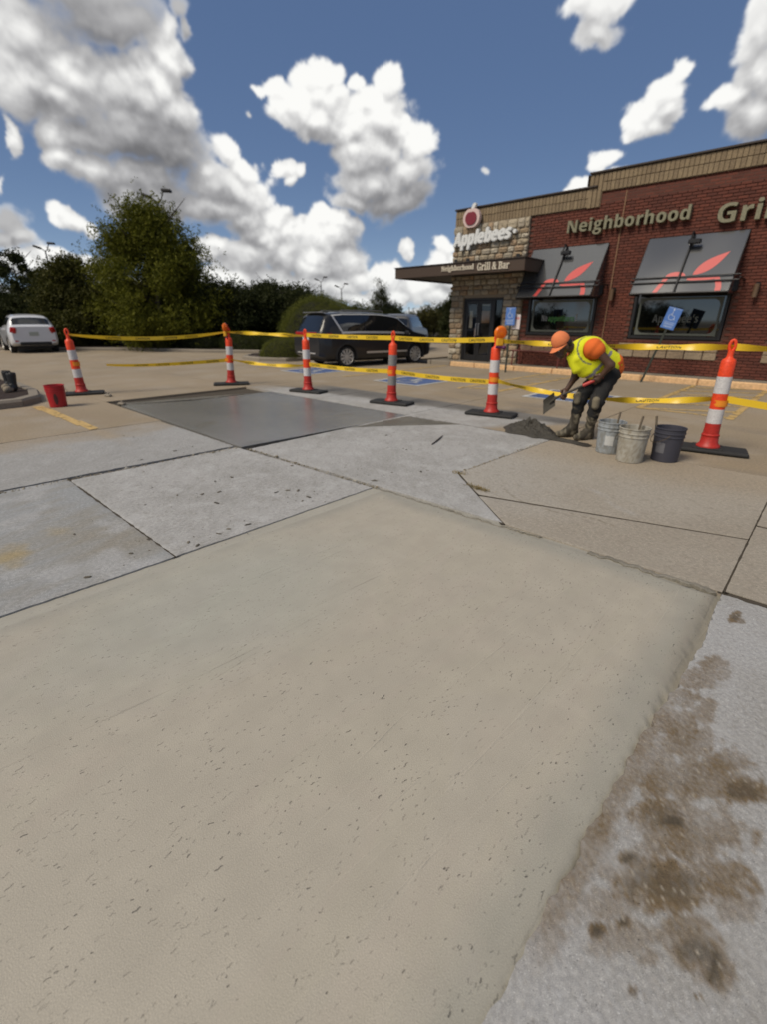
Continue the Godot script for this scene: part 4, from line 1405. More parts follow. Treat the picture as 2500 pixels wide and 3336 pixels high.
func awning(x0: float, x1: float, label: String, black: Material) -> void:
	var t := thing("awning", label, "awning", Vector3.ZERO, 0, "window awnings")
	var y1 := 3.27
	var y0 := 1.985
	var z1 := FZ + 0.03
	var z0 := FZ + 0.80
	var vinyl := mat("grey awning vinyl", lin(0.048, 0.050, 0.053), 0.16)
	vinyl.metallic_specular = 0.707
	vinyl.clearcoat_enabled = true
	vinyl.clearcoat = 1.0
	vinyl.clearcoat_roughness = 0.12
	var red := mat("red awning print", lin(0.50, 0.055, 0.05), 0.3)
	var pt := func(u: float, v: float, off: float) -> Vector3:
		var nn := Vector3(0, z0 - z1, y1 - y0).normalized()
		return Vector3(lerpf(x0, x1, u), lerpf(y1, y0, v), lerpf(z1, z0, v)) + nn * (off + 0.012 * sin(PI * u * 2) * sin(PI * v) * 0.5)
	var mb := MB.new()
	var rows := []
	for r in 13:
		var row := []
		for k in 17:
			row.append(pt.call(k / 16.0, 1.0 - r / 12.0, 0.0))
		rows.append(row)
	mb.grid(rows)
	var skin := part(t, "cover", mb, vinyl)
	# printed leaf, stem arc and apple outline
	var leaf := []
	for k in 15:
		var s := k / 14.0
		var c := Vector2(lerpf(0.60, 0.885, s), lerpf(0.69, 0.33, s))
		var wv := Vector2(0.5, 0.72) * (sin(PI * pow(s, 0.8)) * 0.085)
		leaf.append([c - wv, c + wv])
	var arcs := [leaf]
	var cap := []
	for k in 13:
		var a := PI * k / 12
		cap.append([Vector2(0.43 - cos(a) * 0.10, 0.705), Vector2(0.43 - cos(a) * 0.10, 0.705 - sin(a) * 0.075)])
	arcs.append(cap)
	var lleg := []
	var rleg := []
	for k in 8:
		var s := k / 7.0
		lleg.append([Vector2(0.365 - 0.08 * s, 0.74 + 0.26 * s), Vector2(0.315 - 0.08 * s, 0.74 + 0.26 * s)])
		rleg.append([Vector2(0.87 + 0.05 * sin(s * 2.0), 0.745 + 0.255 * s), Vector2(0.815 + 0.05 * sin(s * 2.0), 0.745 + 0.255 * s)])
	arcs.append(lleg)
	arcs.append(rleg)
	var band := []
	for k in 10:
		band.append([Vector2(0.56 + 0.26 * k / 9.0, 0.775 + 0.015 * sin(PI * k / 9.0)), Vector2(0.56 + 0.26 * k / 9.0, 0.745)])
	arcs.append(band)
	mb = MB.new()
	for s in arcs:
		var g := []
		for q in s:
			var row := []
			for j in 4:
				var m: Vector2 = q[0].lerp(q[1], j / 3.0)
				row.append(pt.call(m.x, m.y, 0.004))
			g.append(row)
		mb.grid(g)
	part(skin, "printed_leaf", mb, red)
	mb = MB.new()
	for q in [[0.475, 0.0, 0.475, 1.0, 0.022], [-0.03, 0.725, 1.06, 0.725, 0.014], [-0.03, 0.81, 1.06, 0.81, 0.016], [0.0, 0.995, 1.0, 0.995, 0.02]]:
		mb.tube([pt.call(q[0], q[1], 0.03), pt.call(q[2], q[3], 0.03)], [q[4]], 8)
	for u in [0.004, 0.996]:
		mb.tube([pt.call(u, 0.0, -0.01), pt.call(u, 1.0, -0.01)], [0.014], 6)
		mb.tube([pt.call(u, 1.0, -0.01), Vector3(lerpf(x0, x1, u), y0, z1)], [0.014], 6)
		mb.tube([pt.call(-0.03 if u < 0.5 else 1.06, 0.77, 0.03), Vector3(lerpf(x0, x1, -0.03 if u < 0.5 else 1.06), lerpf(y1, y0, 0.77), FZ)], [0.02], 6)
	part(t, "frame", mb, black)
	# side cheeks
	mb = MB.new()
	for u in [0.006, 0.994]:
		mb.face([pt.call(u, 0.0, -0.02), pt.call(u, 1.0, -0.02), Vector3(lerpf(x0, x1, u), y0, z1)])
	part(t, "cheek", mb, vinyl)
	mb = MB.new()
	var lp: Vector3 = pt.call(0.50, 0.19, 0.14)
	mb.tube([pt.call(0.475, 0.0, 0.02), pt.call(0.475, 0.03, 0.16), pt.call(0.475, 0.16, 0.16)], [0.02], 8)
	mb.box(lp + Vector3(0.04, 0, 0), Vector3(0.26, 0.10, 0.12), 0.02)
	part(t, "spotlight", mb, black)
	# dark soffit box that hides the top of the window
	mb = MB.new()
	mb.box(Vector3((x0 + x1) * 0.5, 2.16, FZ + 0.05), Vector3(x1 - x0 + 0.08, 0.24, 0.09), 0.01)
	part(t, "head_box", mb, black)


func sign_post(at: Vector3, lean: float, lean2: float, label: String, extra: bool) -> void:
	var t := thing("accessible_sign", label, "sign", at)
	t.rotation = Vector3(0, 0, -lean)
	var steel := mat("dark green channel post", lin(0.025, 0.03, 0.022), 0.5)
	var mb := MB.new()
	mb.box(Vector3(0, 0.80, 0), Vector3(0.05, 1.66, 0.03), 0.006)
	part(t, "post", mb, steel)
	var blue := mat("blue sign sheeting", lin(0.075, 0.17, 0.45), 0.4)
	var white := mat("white sign sheeting", lin(0.42, 0.50, 0.66), 0.4)
	mb = MB.new()
	mb.box(Vector3(0, 1.50, 0.022), Vector3(0.30, 0.46, 0.006), 0.003)
	var p := part(t, "plate", mb, blue)
	mb = MB.new()
	for k in 10:
		var a0 := 0.4 + k * 0.42
		var c := Vector3(-0.01, 1.53, 0.027)
		var a := Vector3(cos(a0), sin(-a0), 0) * 0.065
		var d := Vector3(cos(a0 + 0.42), sin(-a0 - 0.42), 0) * 0.065
		mb.tube([c + a, c + d], [0.008], 5)
	mb.tube([Vector3(-0.02, 1.66, 0.027), Vector3(-0.015, 1.56, 0.027), Vector3(0.045, 1.56, 0.027), Vector3(0.07, 1.47, 0.027)], [0.009], 5)
	mb.lathe([Vector2(0, 0), Vector2(0.02, 0), Vector2(0.02, 0.004), Vector2(0, 0.004)], 10, Transform3D(Basis(Vector3.RIGHT, PI / 2), Vector3(-0.02, 1.685, 0.025)))
	mb.box(Vector3(0, 1.415, 0.026), Vector3(0.26, 0.008, 0.003))
	mb.box(Vector3(0, 1.715, 0.026), Vector3(0.26, 0.006, 0.003))
	part(p, "wheelchair_mark", mb, white)
	text(p, "lettering", "RESERVED", font(0.4), 0.20, 0.035, 0.002, white, Transform3D(Basis.IDENTITY, Vector3(-0.10, 1.36, 0.0255)))
	text(p, "lettering", "PARKING", font(0.4), 0.18, 0.035, 0.002, white, Transform3D(Basis.IDENTITY, Vector3(-0.09, 1.305, 0.0255)))
	if extra:
		mb = MB.new()
		mb.box(Vector3(0.15, 1.36, -0.06), Vector3(0.24, 0.38, 0.006), 0.003)
		mb.tube([Vector3(0.03, 1.36, -0.03), Vector3(0.10, 1.36, -0.056)], [0.01], 6)
		var q := part(t, "second_plate", mb, mat("white and red plate", lin(0.62, 0.55, 0.54), 0.4), "white plate with red lettering behind the blue one")
		text(q, "lettering", "VAN", font(0.6), 0.14, 0.07, 0.002, mat("red sign letter", lin(0.5, 0.04, 0.04), 0.5), Transform3D(Basis.IDENTITY, Vector3(0.10, 1.42, -0.057)))


func build_bench() -> void:
	var t := thing("bench", "dark red slatted metal bench against the brick wall", "bench", Vector3(-6.62, 0.13, -13.84))
	var red := mat("dark red bench paint", lin(0.155, 0.035, 0.028), 0.5, 0, "mottle", 3.0)
	for k in 26:
		var x := -0.70 + k * 0.056
		var mb := MB.new()
		mb.tube([Vector3(x, 0.44, 0.20), Vector3(x, 0.42, 0.0), Vector3(x, 0.43, -0.10), Vector3(x, 0.50, -0.17), Vector3(x, 0.72, -0.24)], [0.011], 5)
		part(t, "slat", mb, red)
	var mb := MB.new()
	mb.tube([Vector3(-0.76, 0.73, -0.24), Vector3(0.76, 0.73, -0.24)], [0.022], 8)
	mb.tube([Vector3(-0.76, 0.43, 0.22), Vector3(0.76, 0.43, 0.22)], [0.022], 8)
	part(t, "rail", mb, red)
	for x in [-0.72, 0.72]:
		for z in [[0.2, 0.24, 0.43], [-0.18, -0.26, 0.52]]:
			mb = MB.new()
			mb.tube([Vector3(x, z[2], z[0]), Vector3(x, 0.0, z[1])], [0.022], 8)
			part(t, "leg", mb, red)


# ------------------------------------------------------------------ plants
# a crown of many small leaves spread through a volume; shape(u) gives points
func crown(parent: Node, count: int, size: float, shape: Callable, cols: Array, m: Material, narrow := 0.5) -> void:
	var mb := MB.new()
	var r := RandomNumberGenerator.new()
	r.seed = 17
	for k in 7:
		var d := Vector3(r.randf_range(-1, 1), r.randf_range(-0.8, 1), r.randf_range(-1, 1)).normalized()
		var s := d.cross(Vector3(r.randf_range(-1, 1), r.randf_range(-1, 1), r.randf_range(-1, 1))).normalized()
		var o := Vector3(r.randf_range(-1, 1), r.randf_range(-1, 1), r.randf_range(-1, 1)) * 0.55
		var l := r.randf_range(0.7, 1.1)
		mb.face([o, o + d * l * 0.5 + s * narrow * l * 0.5, o + d * l, o + d * l * 0.5 - s * narrow * l * 0.5])
	var at := []
	var cc := []
	for k in count:
		var p: Vector3 = shape.call()
		var s := size * rng.randf_range(0.7, 1.3)
		at.append(Transform3D(Basis.from_euler(Vector3(rng.randf() * TAU, rng.randf() * TAU, rng.randf() * TAU)).scaled(Vector3(s, s, s)), p))
		var t := rng.randf() * 0.7 + 0.5 * n2(p.x, p.y + p.z, 9.0)
		cc.append(mixc(cols[0], cols[1], t))
	var o := multi(parent, "crown", mb.mesh(m), at, Vector3.ONE, func(k): return cc[k])


func leaf_mat(key: String) -> StandardMaterial3D:
	var m := mat(key, Color.WHITE, 0.6, 0, "", 1, "", 0, true)
	m.backlight_enabled = true
	m.backlight = Color(0.55, 0.6, 0.25)
	m.metallic_specular = 0.2
	m.cull_mode = BaseMaterial3D.CULL_DISABLED
	return m


func tree(called: String, label: String, at: Vector3, h: float, w: float, count: int, cols: Array, kind := "round", leaf := 0.10, group := "", clear := 0.12, thin := false) -> Node3D:
	var t := thing(called, label, "tree", at, 0, group)
	var bark := mat("grey bark", lin(0.085, 0.07, 0.055), 0.95, 0, "grain", 3.0)
	var mb := MB.new()
	var top := Vector3(0.1 * w * 0.2, h * 0.8, 0)
	var tr := h * 0.016 + 0.02
	mb.tube([Vector3(0, -0.05, 0), Vector3(0.02 * w, h * 0.2, 0.01), Vector3(0.03 * w, h * 0.5, 0), top], [tr * 1.3, tr, tr * 0.7, tr * 0.2], 7)
	var limbs := []
	for k in 14:
		var y := lerpf(clear + 0.06, 0.80, k / 13.0) * h
		var a := k * 2.4 + at.x
		var l := w * 0.5 * (0.85 if kind != "cone" else (1.0 - y / h)) * rng.randf_range(0.6, 0.95)
		var e := Vector3(cos(a) * l, y + l * (0.55 if kind != "cone" else 0.05), sin(a) * l)
		limbs.append(e)
		mb.tube([Vector3(0.02 * w, y, 0), Vector3(cos(a) * l * 0.5, y + l * 0.2, sin(a) * l * 0.5), e], [tr * 0.42, tr * 0.28, tr * 0.08], 5, false)
	part(t, "trunk", mb, bark)
	# clump centres give an uneven outline and gaps
	var cl := []
	var nclump := int(clampf(count / 90.0, 14, 130)) if kind != "cone" else 90
	for k in nclump:
		var y := 0.0
		var rr := 0.0
		var a := rng.randf() * TAU
		if kind == "cone":
			var v := pow(rng.randf(), 0.55)
			y = lerpf(clear, 0.97, 1.0 - v)
			rr = (0.06 + 0.94 * v) * 0.5 * w * sqrt(rng.randf_range(0.25, 1.0))
		elif kind == "egg":
			var v := rng.randf()
			y = lerpf(clear, 0.96, v)
			rr = 0.5 * w * pow(maxf(0.0, sin(PI * (0.10 + 0.88 * pow(v, 0.62)))), 0.75) * sqrt(rng.randf_range(0.12, 1.0)) * 0.92
		else:
			var d := Vector3(rng.randf_range(-1, 1), rng.randf_range(-1, 1), rng.randf_range(-1, 1))
			while d.length() > 1.0 or d.length() < 0.4:
				d = Vector3(rng.randf_range(-1, 1), rng.randf_range(-1, 1), rng.randf_range(-1, 1))
			y = lerpf(clear, 0.93, d.y * 0.5 + 0.5)
			rr = 0.46 * w * Vector2(d.x, d.z).length()
		var cs := rng.randf_range(0.09, 0.17) * w * (0.55 if thin else 1.0)
		cl.append([Vector3(cos(a) * rr, y * h, sin(a) * rr), cs, rng.randf()])
	crown(t, count, leaf, func():
		var q: Array = cl[rng.randi() % cl.size()]
		var d: Vector3 = Vector3(rng.randfn(), rng.randfn() * 0.8, rng.randfn()) * 0.48 * q[1]
		return q[0] + d, cols, leaf_mat("leaf"), 0.55 if kind != "cone" else 0.22)
	return t


func shrub(called: String, label: String, at: Vector3, r: Vector3, count: int, cols: Array, leaf := 0.05) -> void:
	var t := thing(called, label, "shrub", at)
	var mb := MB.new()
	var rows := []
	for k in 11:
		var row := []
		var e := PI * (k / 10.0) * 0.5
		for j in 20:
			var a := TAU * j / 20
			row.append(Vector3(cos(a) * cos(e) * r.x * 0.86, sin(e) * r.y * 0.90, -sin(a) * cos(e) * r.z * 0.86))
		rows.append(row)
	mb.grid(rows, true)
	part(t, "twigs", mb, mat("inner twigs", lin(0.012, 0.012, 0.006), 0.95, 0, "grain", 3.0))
	crown(t, count, leaf, func():
		var u := rng.randf()
		var a := rng.randf() * TAU
		var y := u
		var c := sqrt(1.0 - y * y)
		var lump := 1.0 + 0.07 * nz.get_noise_3d(cos(a) * c * 22 + at.x, y * 22, sin(a) * c * 22)
		var d := (0.92 + 0.08 * rng.randf() * rng.randf() * 1.6) * lump
		return Vector3(cos(a) * c * r.x * d, y * r.y * d, sin(a) * c * r.z * d), cols, leaf_mat("leaf"), 0.3)


func build_plants() -> void:
	var olive := [Color(0.135, 0.135, 0.017), Color(0.045, 0.052, 0.009)]
	var dark := [Color(0.040, 0.045, 0.016), Color(0.018, 0.024, 0.009)]
	var yew := [Color(0.050, 0.058, 0.014), Color(0.022, 0.030, 0.008)]
	var hedge := [Color(0.135, 0.14, 0.03), Color(0.062, 0.074, 0.018)]
	tree("broadleaf_tree", "tall olive green tree in front of the dark thicket", Vector3(-25.3, 0.1, -10.75), 6.0, 6.6, 26000, olive, "egg", 0.10, "", 0.05)
	tree("thicket_tree", "bushy dark tree just left of the tall olive one", Vector3(-29.2, 0.1, -8.4), 4.0, 4.8, 8000, [Color(0.075, 0.072, 0.018), Color(0.03, 0.034, 0.011)], "egg", 0.12, "thicket trees", 0.03)
	tree("thicket_tree", "low dark tree filling the gap right of the tall olive one", Vector3(-24.0, 0.1, -14.0), 3.2, 5.0, 7000, dark, "round", 0.12, "thicket trees", 0.02)
	tree("thicket_tree", "round dark tree at the right end of the thicket", Vector3(-23.6, 0.1, -16.6), 3.35, 4.2, 7000, dark, "round", 0.12, "thicket trees", 0.03)
	tree("thicket_tree", "dark tree behind the trunk of the tall olive one", Vector3(-29.5, 0.1, -12.8), 4.0, 5.6, 7000, dark, "round", 0.13, "thicket trees", 0.02)
	tree("thicket_tree", "dark tree between the round hedge and the thicket", Vector3(-26.0, 0.1, -19.5), 3.2, 4.6, 5000, dark, "round", 0.13, "thicket trees", 0.02)
	tree("pine_tree", "open dark pine at the left edge behind the white car", Vector3(-33.4, 0.1, -6.9), 4.9, 4.4, 3600, dark, "round", 0.13, "", 0.10, true)
	tree("thicket_tree", "low dark tree behind the white car", Vector3(-32.4, 0.1, -7.9), 3.7, 5.0, 6000, dark, "round", 0.13, "thicket trees", 0.02)
	tree("thicket_tree", "dark tree at the far left edge", Vector3(-36.0, 0.1, -4.4), 3.9, 5.0, 4000, dark, "round", 0.14, "thicket trees", 0.02)
	shrub("clipped_hedge", "large clipped dome hedge behind the dark van", Vector3(-19.2, 0.0, -16.0), Vector3(2.35, 2.52, 2.2), 17000, hedge, 0.05)
	shrub("mound_shrub", "low mounded shrub beside the van's rear", Vector3(-15.35, 0.11, -10.95), Vector3(0.95, 0.68, 0.9), 7000, hedge, 0.03)
	shrub("spreading_juniper", "low spreading juniper under the thicket left of the mound", Vector3(-21.3, 0.11, -12.9), Vector3(1.9, 0.72, 1.1), 3500, yew, 0.07)
	shrub("spreading_juniper", "small juniper at the corner of the mulch bed", Vector3(-19.5, 0.11, -13.4), Vector3(0.8, 0.62, 0.7), 2000, yew, 0.06)
	shrub("spreading_juniper", "low juniper under the tall olive tree", Vector3(-23.6, 0.11, -11.6), Vector3(1.9, 0.85, 1.0), 3500, dark, 0.07)
	tree("spruce_tree", "thin spruce rising behind the dark van", Vector3(-28.8, 0.0, -30.4), 5.2, 2.9, 3200, dark, "cone", 0.15, "", 0.02)
	tree("hedgerow_tree", "low green tree behind the van's roof", Vector3(-25.5, 0.0, -25.5), 2.35, 4.2, 4000, [Color(0.07, 0.075, 0.02), Color(0.035, 0.04, 0.012)], "round", 0.12, "hedgerow trees", 0.0)
	tree("hedgerow_tree", "low tree between the van and the stone tower", Vector3(-27.5, 0.0, -36.0), 2.2, 6.0, 4500, [Color(0.07, 0.065, 0.02), Color(0.035, 0.035, 0.012)], "round", 0.13, "hedgerow trees", 0.0)
	tree("hedgerow_tree", "dark tree half hidden by the tower's left corner", Vector3(-22.0, 0.0, -31.5), 3.5, 2.6, 3200, dark, "round", 0.13, "hedgerow trees", 0.05)
	for k in 7:
		tree("background_tree", "distant dark tree on the skyline, number %d from the left" % (k + 1) if false else ["distant tree far behind the white car", "distant tree behind the thicket's left half", "distant tree behind the tall olive tree", "distant tree behind the thicket's right end", "distant tree behind the clipped hedge", "distant tree behind the van", "distant tree left of the stone tower"][k], Vector3([-62, -58, -54, -50, -46, -44, -40][k], 0, [-8, -17, -26, -33, -40, -48, -56][k]), [3.8, 4.0, 3.8, 3.9, 3.4, 2.6, 2.4][k], 10.0, 2600, dark, "round", 0.26, "distant trees", 0.0)
	# trees across the road behind the camera, mirrored in the windows
	for k in 5:
		tree("roadside_tree", ["roadside tree mirrored in the left window", "roadside tree mirrored in the right window", "roadside tree mirrored in the entrance doors", "roadside tree mirrored in the van", "roadside tree mirrored beyond the right window"][k], Vector3(-30.0 + k * 13.0, 0, 30.0 + (k % 2) * 5.0), 2.4 + (k % 3) * 0.6, 9.0, 2600, dark, "round", 0.26, "trees across the road", 0.05)


# ------------------------------------------------------------------ vehicles
func prof(p: Array, s: float) -> float:
	for k in p.size() - 1:
		if s <= p[k + 1][0]:
			var t: float = clampf((s - p[k][0]) / (p[k + 1][0] - p[k][0]), 0.0, 1.0)
			return lerpf(p[k][1], p[k + 1][1], t)
	return p[-1][1]


func car_point(c: Dictionary, s: float, k: float) -> Vector3:
	var yb := prof(c.bot, s)
	var be := prof(c.belt, s)
	var tp := maxf(prof(c.top, s), be + 0.01)
	var w := prof(c.half, s)
	var wt := minf(prof(c.topw, s), w * 0.97)
	var g := clampf((tp - be) / 0.4, 0.05, 1.0)
	var gw := w * 0.955
	var q := [Vector2(0, yb), Vector2(0.86 * w, yb), Vector2(0.96 * w, yb + 0.04), Vector2(w, yb + 0.16), Vector2(w * 1.005, lerpf(yb, be, 0.62)), Vector2(0.98 * w, be - 0.03), Vector2(gw, be + 0.015 * g),
		Vector2(lerpf(gw, wt, 0.45), lerpf(be, tp, 0.46)), Vector2(wt, tp - 0.10 * g), Vector2(0.86 * wt, tp - 0.035 * g), Vector2(0.5 * wt, tp - 0.008 * g), Vector2(0, tp)]
	var i := mini(int(k), 10)
	var p: Vector2 = q[i].lerp(q[i + 1], k - i)
	return Vector3(p.x, p.y, c.L * (0.5 - s))


func car_patch(mb: MB, c: Dictionary, s0: float, s1: float, k0: float, k1: float, off: float, nu := 8, nv := 5, slant := 0.0, sides := [1.0, -1.0]) -> void:
	for side in sides:
		var rows := []
		for r in nu + 1:
			var row := []
			for j in nv + 1:
				var k := lerpf(k0, k1, j / float(nv))
				var s := lerpf(s1, s0, r / float(nu)) + slant * (j / float(nv)) * (r / float(nu))
				var p := car_point(c, s, k)
				var du := car_point(c, s, minf(k + 0.05, 10.99)) - car_point(c, s, k - 0.05)
				var dv := car_point(c, s - 0.004, k) - car_point(c, s + 0.004, k)
				p += du.cross(dv).normalized() * off
				p.x *= side
				row.append(p)
			if side < 0:
				row.reverse()
			rows.append(row)
		mb.grid(rows)


func build_car(t: Node3D, c: Dictionary, paintm: Material) -> void:
	var mb := MB.new()
	var rows := []
	var NS := 110
	for r in NS + 1:
		var s := 1.0 - r / float(NS)
		s = clampf(s, 0.0, 1.0)
		var row := []
		for j in 34:
			row.append(car_point(c, s, j / 3.0))
		for j in range(33, 0, -1):
			var p := car_point(c, s, (j if j < 33 else 32.9) / 3.0)
			row.append(Vector3(-p.x, p.y, p.z))
		rows.append(row)
	mb.grid(rows, true)
	var keep := PackedInt32Array()
	for k in range(0, mb.i.size(), 3):
		var m := (mb.v[mb.i[k]] + mb.v[mb.i[k + 1]] + mb.v[mb.i[k + 2]]) / 3.0
		var cut := false
		for zc in [c.zr, c.zf]:
			if absf(m.x) > c.half[2][1] * 0.55 and Vector2(m.z - zc, m.y - c.r).length() < c.r + 0.055:
				cut = true
		if not cut:
			keep.append_array(PackedInt32Array([mb.i[k], mb.i[k + 1], mb.i[k + 2]]))
	mb.i = keep
	mb.face(rows[0].duplicate())
	var e: Array = rows[-1].duplicate()
	e.reverse()
	mb.face(e)
	part(t, "body", mb, paintm)
	var blk := mat("black car plastic", lin(0.012, 0.012, 0.012), 0.6)
	# arches
	for zc in [c.zr, c.zf]:
		for side in [1.0, -1.0]:
			mb = MB.new()
			var w: float = c.half[2][1]
			var rr := []
			for k in 25:
				var a := PI * (k / 24.0) * 1.12 - 0.19
				var o := Vector3(0, sin(a), cos(a))
				var row := []
				for q in [[-0.28, 0.03], [-0.02, 0.03], [0.012, 0.045], [0.012, 0.085], [-0.02, 0.095]]:
					row.append(Vector3(side * (w + q[0]), c.r, zc) + o * (c.r + q[1]))
				if side < 0:
					row.reverse()
				rr.append(row)
			mb.grid(rr)
			part(t, "wheel_arch", mb, c.archm if c.has("archm") else blk)
			# wheel
			var wn := Node3D.new()
			wn.name = "wheel"
			wn.position = Vector3(side * (w - 0.11), c.r, zc)
			wn.rotation.z = -side * PI / 2
			t.add_child(wn, true)
			var r: float = c.r
			mb = MB.new()
			mb.lathe([Vector2(r * 0.73, -0.10), Vector2(r * 0.95, -0.105), Vector2(r, -0.07), Vector2(r, 0.07), Vector2(r * 0.95, 0.105), Vector2(r * 0.74, 0.10), Vector2(r * 0.73, 0.02)], 32, Transform3D.IDENTITY, 50)
			part(wn, "tyre", mb, mat("tyre rubber", lin(0.016, 0.016, 0.016), 0.85))
			mb = MB.new()
			mb.lathe([Vector2(0, 0.0), Vector2(r * 0.73, 0.0), Vector2(r * 0.73, 0.092), Vector2(r * 0.75, 0.10)], 28)
			part(wn, "barrel", mb, blk)
			mb = MB.new()
			mb.lathe([Vector2(r * 0.68, 0.07), Vector2(r * 0.74, 0.108), Vector2(r * 0.76, 0.10)], 28)
			mb.lathe([Vector2(r * 0.16, 0.06), Vector2(r * 0.16, 0.10), Vector2(0, 0.105)], 16)
			var n: int = c.spokes
			for k in n:
				var b := Basis(Vector3.UP, TAU * k / n)
				mb.face([b * Vector3(r * 0.12, 0.092, -r * 0.045), b * Vector3(r * 0.12, 0.092, r * 0.045), b * Vector3(r * 0.70, 0.092, r * 0.13), b * Vector3(r * 0.70, 0.092, -r * 0.13)])
				mb.face([b * Vector3(r * 0.12, 0.092, r * 0.045), b * Vector3(r * 0.12, 0.05, r * 0.03), b * Vector3(r * 0.70, 0.05, r * 0.10), b * Vector3(r * 0.70, 0.092, r * 0.13)])
			part(wn, "rim", mb, mat("alloy rim", lin(0.55, 0.53, 0.49), 0.4, 0.3))
	# dark underbody
	mb = MB.new()
	mb.box(Vector3(0, prof(c.bot, 0.5) + 0.02, 0), Vector3(c.half[2][1] * 1.5, 0.12, c.L * 0.86), 0.02)
	part(t, "underbody", mb, blk)


func build_vehicles() -> void:
	var chrome := mat("chrome trim", lin(0.60, 0.59, 0.57), 0.28, 0.45)
	var vg := mat("tinted car glass", lin(0.010, 0.011, 0.012), 0.04)
	vg.metallic_specular = 0.7
	var redl := mat("red tail lamp", lin(0.33, 0.012, 0.010), 0.15)
	var plate := mat("number plate", lin(0.50, 0.52, 0.53), 0.5)
	# minivan
	var vp := mat("dark van paint", lin(0.007, 0.007, 0.009), 0.42, 0.0)
	vp.clearcoat_enabled = true
	vp.clearcoat = 0.35
	vp.clearcoat_roughness = 0.05
	var c := {"L": 4.75, "r": 0.315, "spokes": 10, "zr": 1.44, "zf": -1.42,
		"bot": [[0, 0.34], [0.05, 0.24], [0.2, 0.20], [0.85, 0.20], [1, 0.26]],
		"belt": [[0, 0.96], [0.3, 0.985], [0.62, 0.965], [0.78, 0.94], [0.9, 0.86], [0.97, 0.74], [1, 0.62]],
		"top": [[0, 1.01], [0.015, 1.06], [0.06, 1.50], [0.085, 1.585], [0.2, 1.63], [0.45, 1.635], [0.58, 1.60], [0.655, 1.535], [0.80, 1.06], [0.9, 0.95], [0.97, 0.80], [1, 0.65]],
		"half": [[0, 0.80], [0.025, 0.88], [0.08, 0.925], [0.9, 0.92], [0.96, 0.80], [1, 0.60]],
		"topw": [[0, 0.72], [0.1, 0.70], [0.6, 0.69], [0.78, 0.80], [0.9, 0.84], [1, 0.56]]}
	var van := thing("minivan", "dark charcoal minivan parked nose towards the restaurant", "van", Vector3(-12.10, 0, -12.12), deg_to_rad(-10.0))
	build_car(van, c, vp)
	var mb := MB.new()
	for q in [[0.145, 0.355, -0.02], [0.365, 0.525, 0.0], [0.535, 0.725, 0.0]]:
		for sd in [1.0, -1.0]:
			mb = MB.new()
			car_patch(mb, c, q[0], q[1], 6.25, 8.0 if q[0] < 0.5 else 7.9, 0.006, 8, 5, -0.01 if q[0] < 0.5 else -0.05, [sd])
			part(van, "side_window", mb, vg)
	mb = MB.new()
	car_patch(mb, c, 0.018, 0.068, 8.3, 11.0, 0.006, 6, 8)
	part(van, "rear_window", mb, vg)
	mb = MB.new()
	car_patch(mb, c, 0.665, 0.795, 8.3, 11.0, 0.006, 6, 8)
	part(van, "windscreen", mb, vg)
	mb = MB.new()
	car_patch(mb, c, 0.112, 0.68, 8.02, 8.4, 0.012, 20, 2)
	car_patch(mb, c, 0.165, 0.75, 5.95, 6.22, 0.012, 20, 2)
	for side in [1.0, -1.0]:
		var pr := []
		for j in 9:
			var row := []
			for k in 2:
				var q := car_point(c, lerpf(0.110, 0.172, pow(j / 8.0, 1.4)) + k * 0.012, lerpf(8.3, 6.0, j / 8.0))
				row.append(Vector3(side * (q.x + 0.014), q.y, q.z))
			if side > 0:
				row.reverse()
			pr.append(row)
		mb.grid(pr)
	car_patch(mb, c, 0.355, 0.72, 3.12, 3.30, 0.014, 20, 2)
	part(van, "chrome_trim", mb, chrome)
	for sd in [1.0, -1.0]:
		mb = MB.new()
		car_patch(mb, c, 0.003, 0.088, 5.0, 6.1, 0.010, 4, 4, 0.0, [sd])
		part(van, "tail_lamp", mb, redl)
	mb = MB.new()
	mb.box(Vector3(0, 0.985, 2.372), Vector3(1.36, 0.10, 0.02), 0.006)
	part(van, "tail_lamp", mb, redl)
	mb = MB.new()
	mb.box(Vector3(0, 0.80, 2.383), Vector3(0.40, 0.17, 0.012), 0.004)
	part(van, "number_plate", mb, plate)
	mb = MB.new()
	mb.box(Vector3(0, 0.42, 2.385), Vector3(1.15, 0.035, 0.02), 0.008)
	part(van, "bumper_trim", mb, chrome)
	mb = MB.new()
	for sx in [-0.62, 0.62]:
		mb.tube([Vector3(sx, 1.62, 1.5), Vector3(sx, 1.665, 1.4), Vector3(sx, 1.665, -0.1), Vector3(sx, 1.62, -0.2)], [0.016], 6)
	mb.box(Vector3(0, 1.60, 2.0), Vector3(1.25, 0.03, 0.20), 0.012)
	part(van, "roof_rail", mb, mat("grey roof trim", lin(0.20, 0.20, 0.20), 0.4, 0.4))
	for sx in [-1.0, 1.0]:
		mb = MB.new()
		mb.box(Vector3(sx * 1.0, 1.0, -0.95), Vector3(0.20, 0.14, 0.10), 0.035)
		part(van, "mirror", mb, vp)
		for z in [0.15, -0.60]:
			mb = MB.new()
			mb.box(Vector3(sx * 0.93, 0.84, z), Vector3(0.025, 0.03, 0.17), 0.008)
			part(van, "door_handle", mb, chrome)
	# white compact suv
	var wp := mat("white car paint", lin(0.62, 0.63, 0.66), 0.3)
	wp.clearcoat_enabled = true
	wp.clearcoat = 1.0
	wp.clearcoat_roughness = 0.06
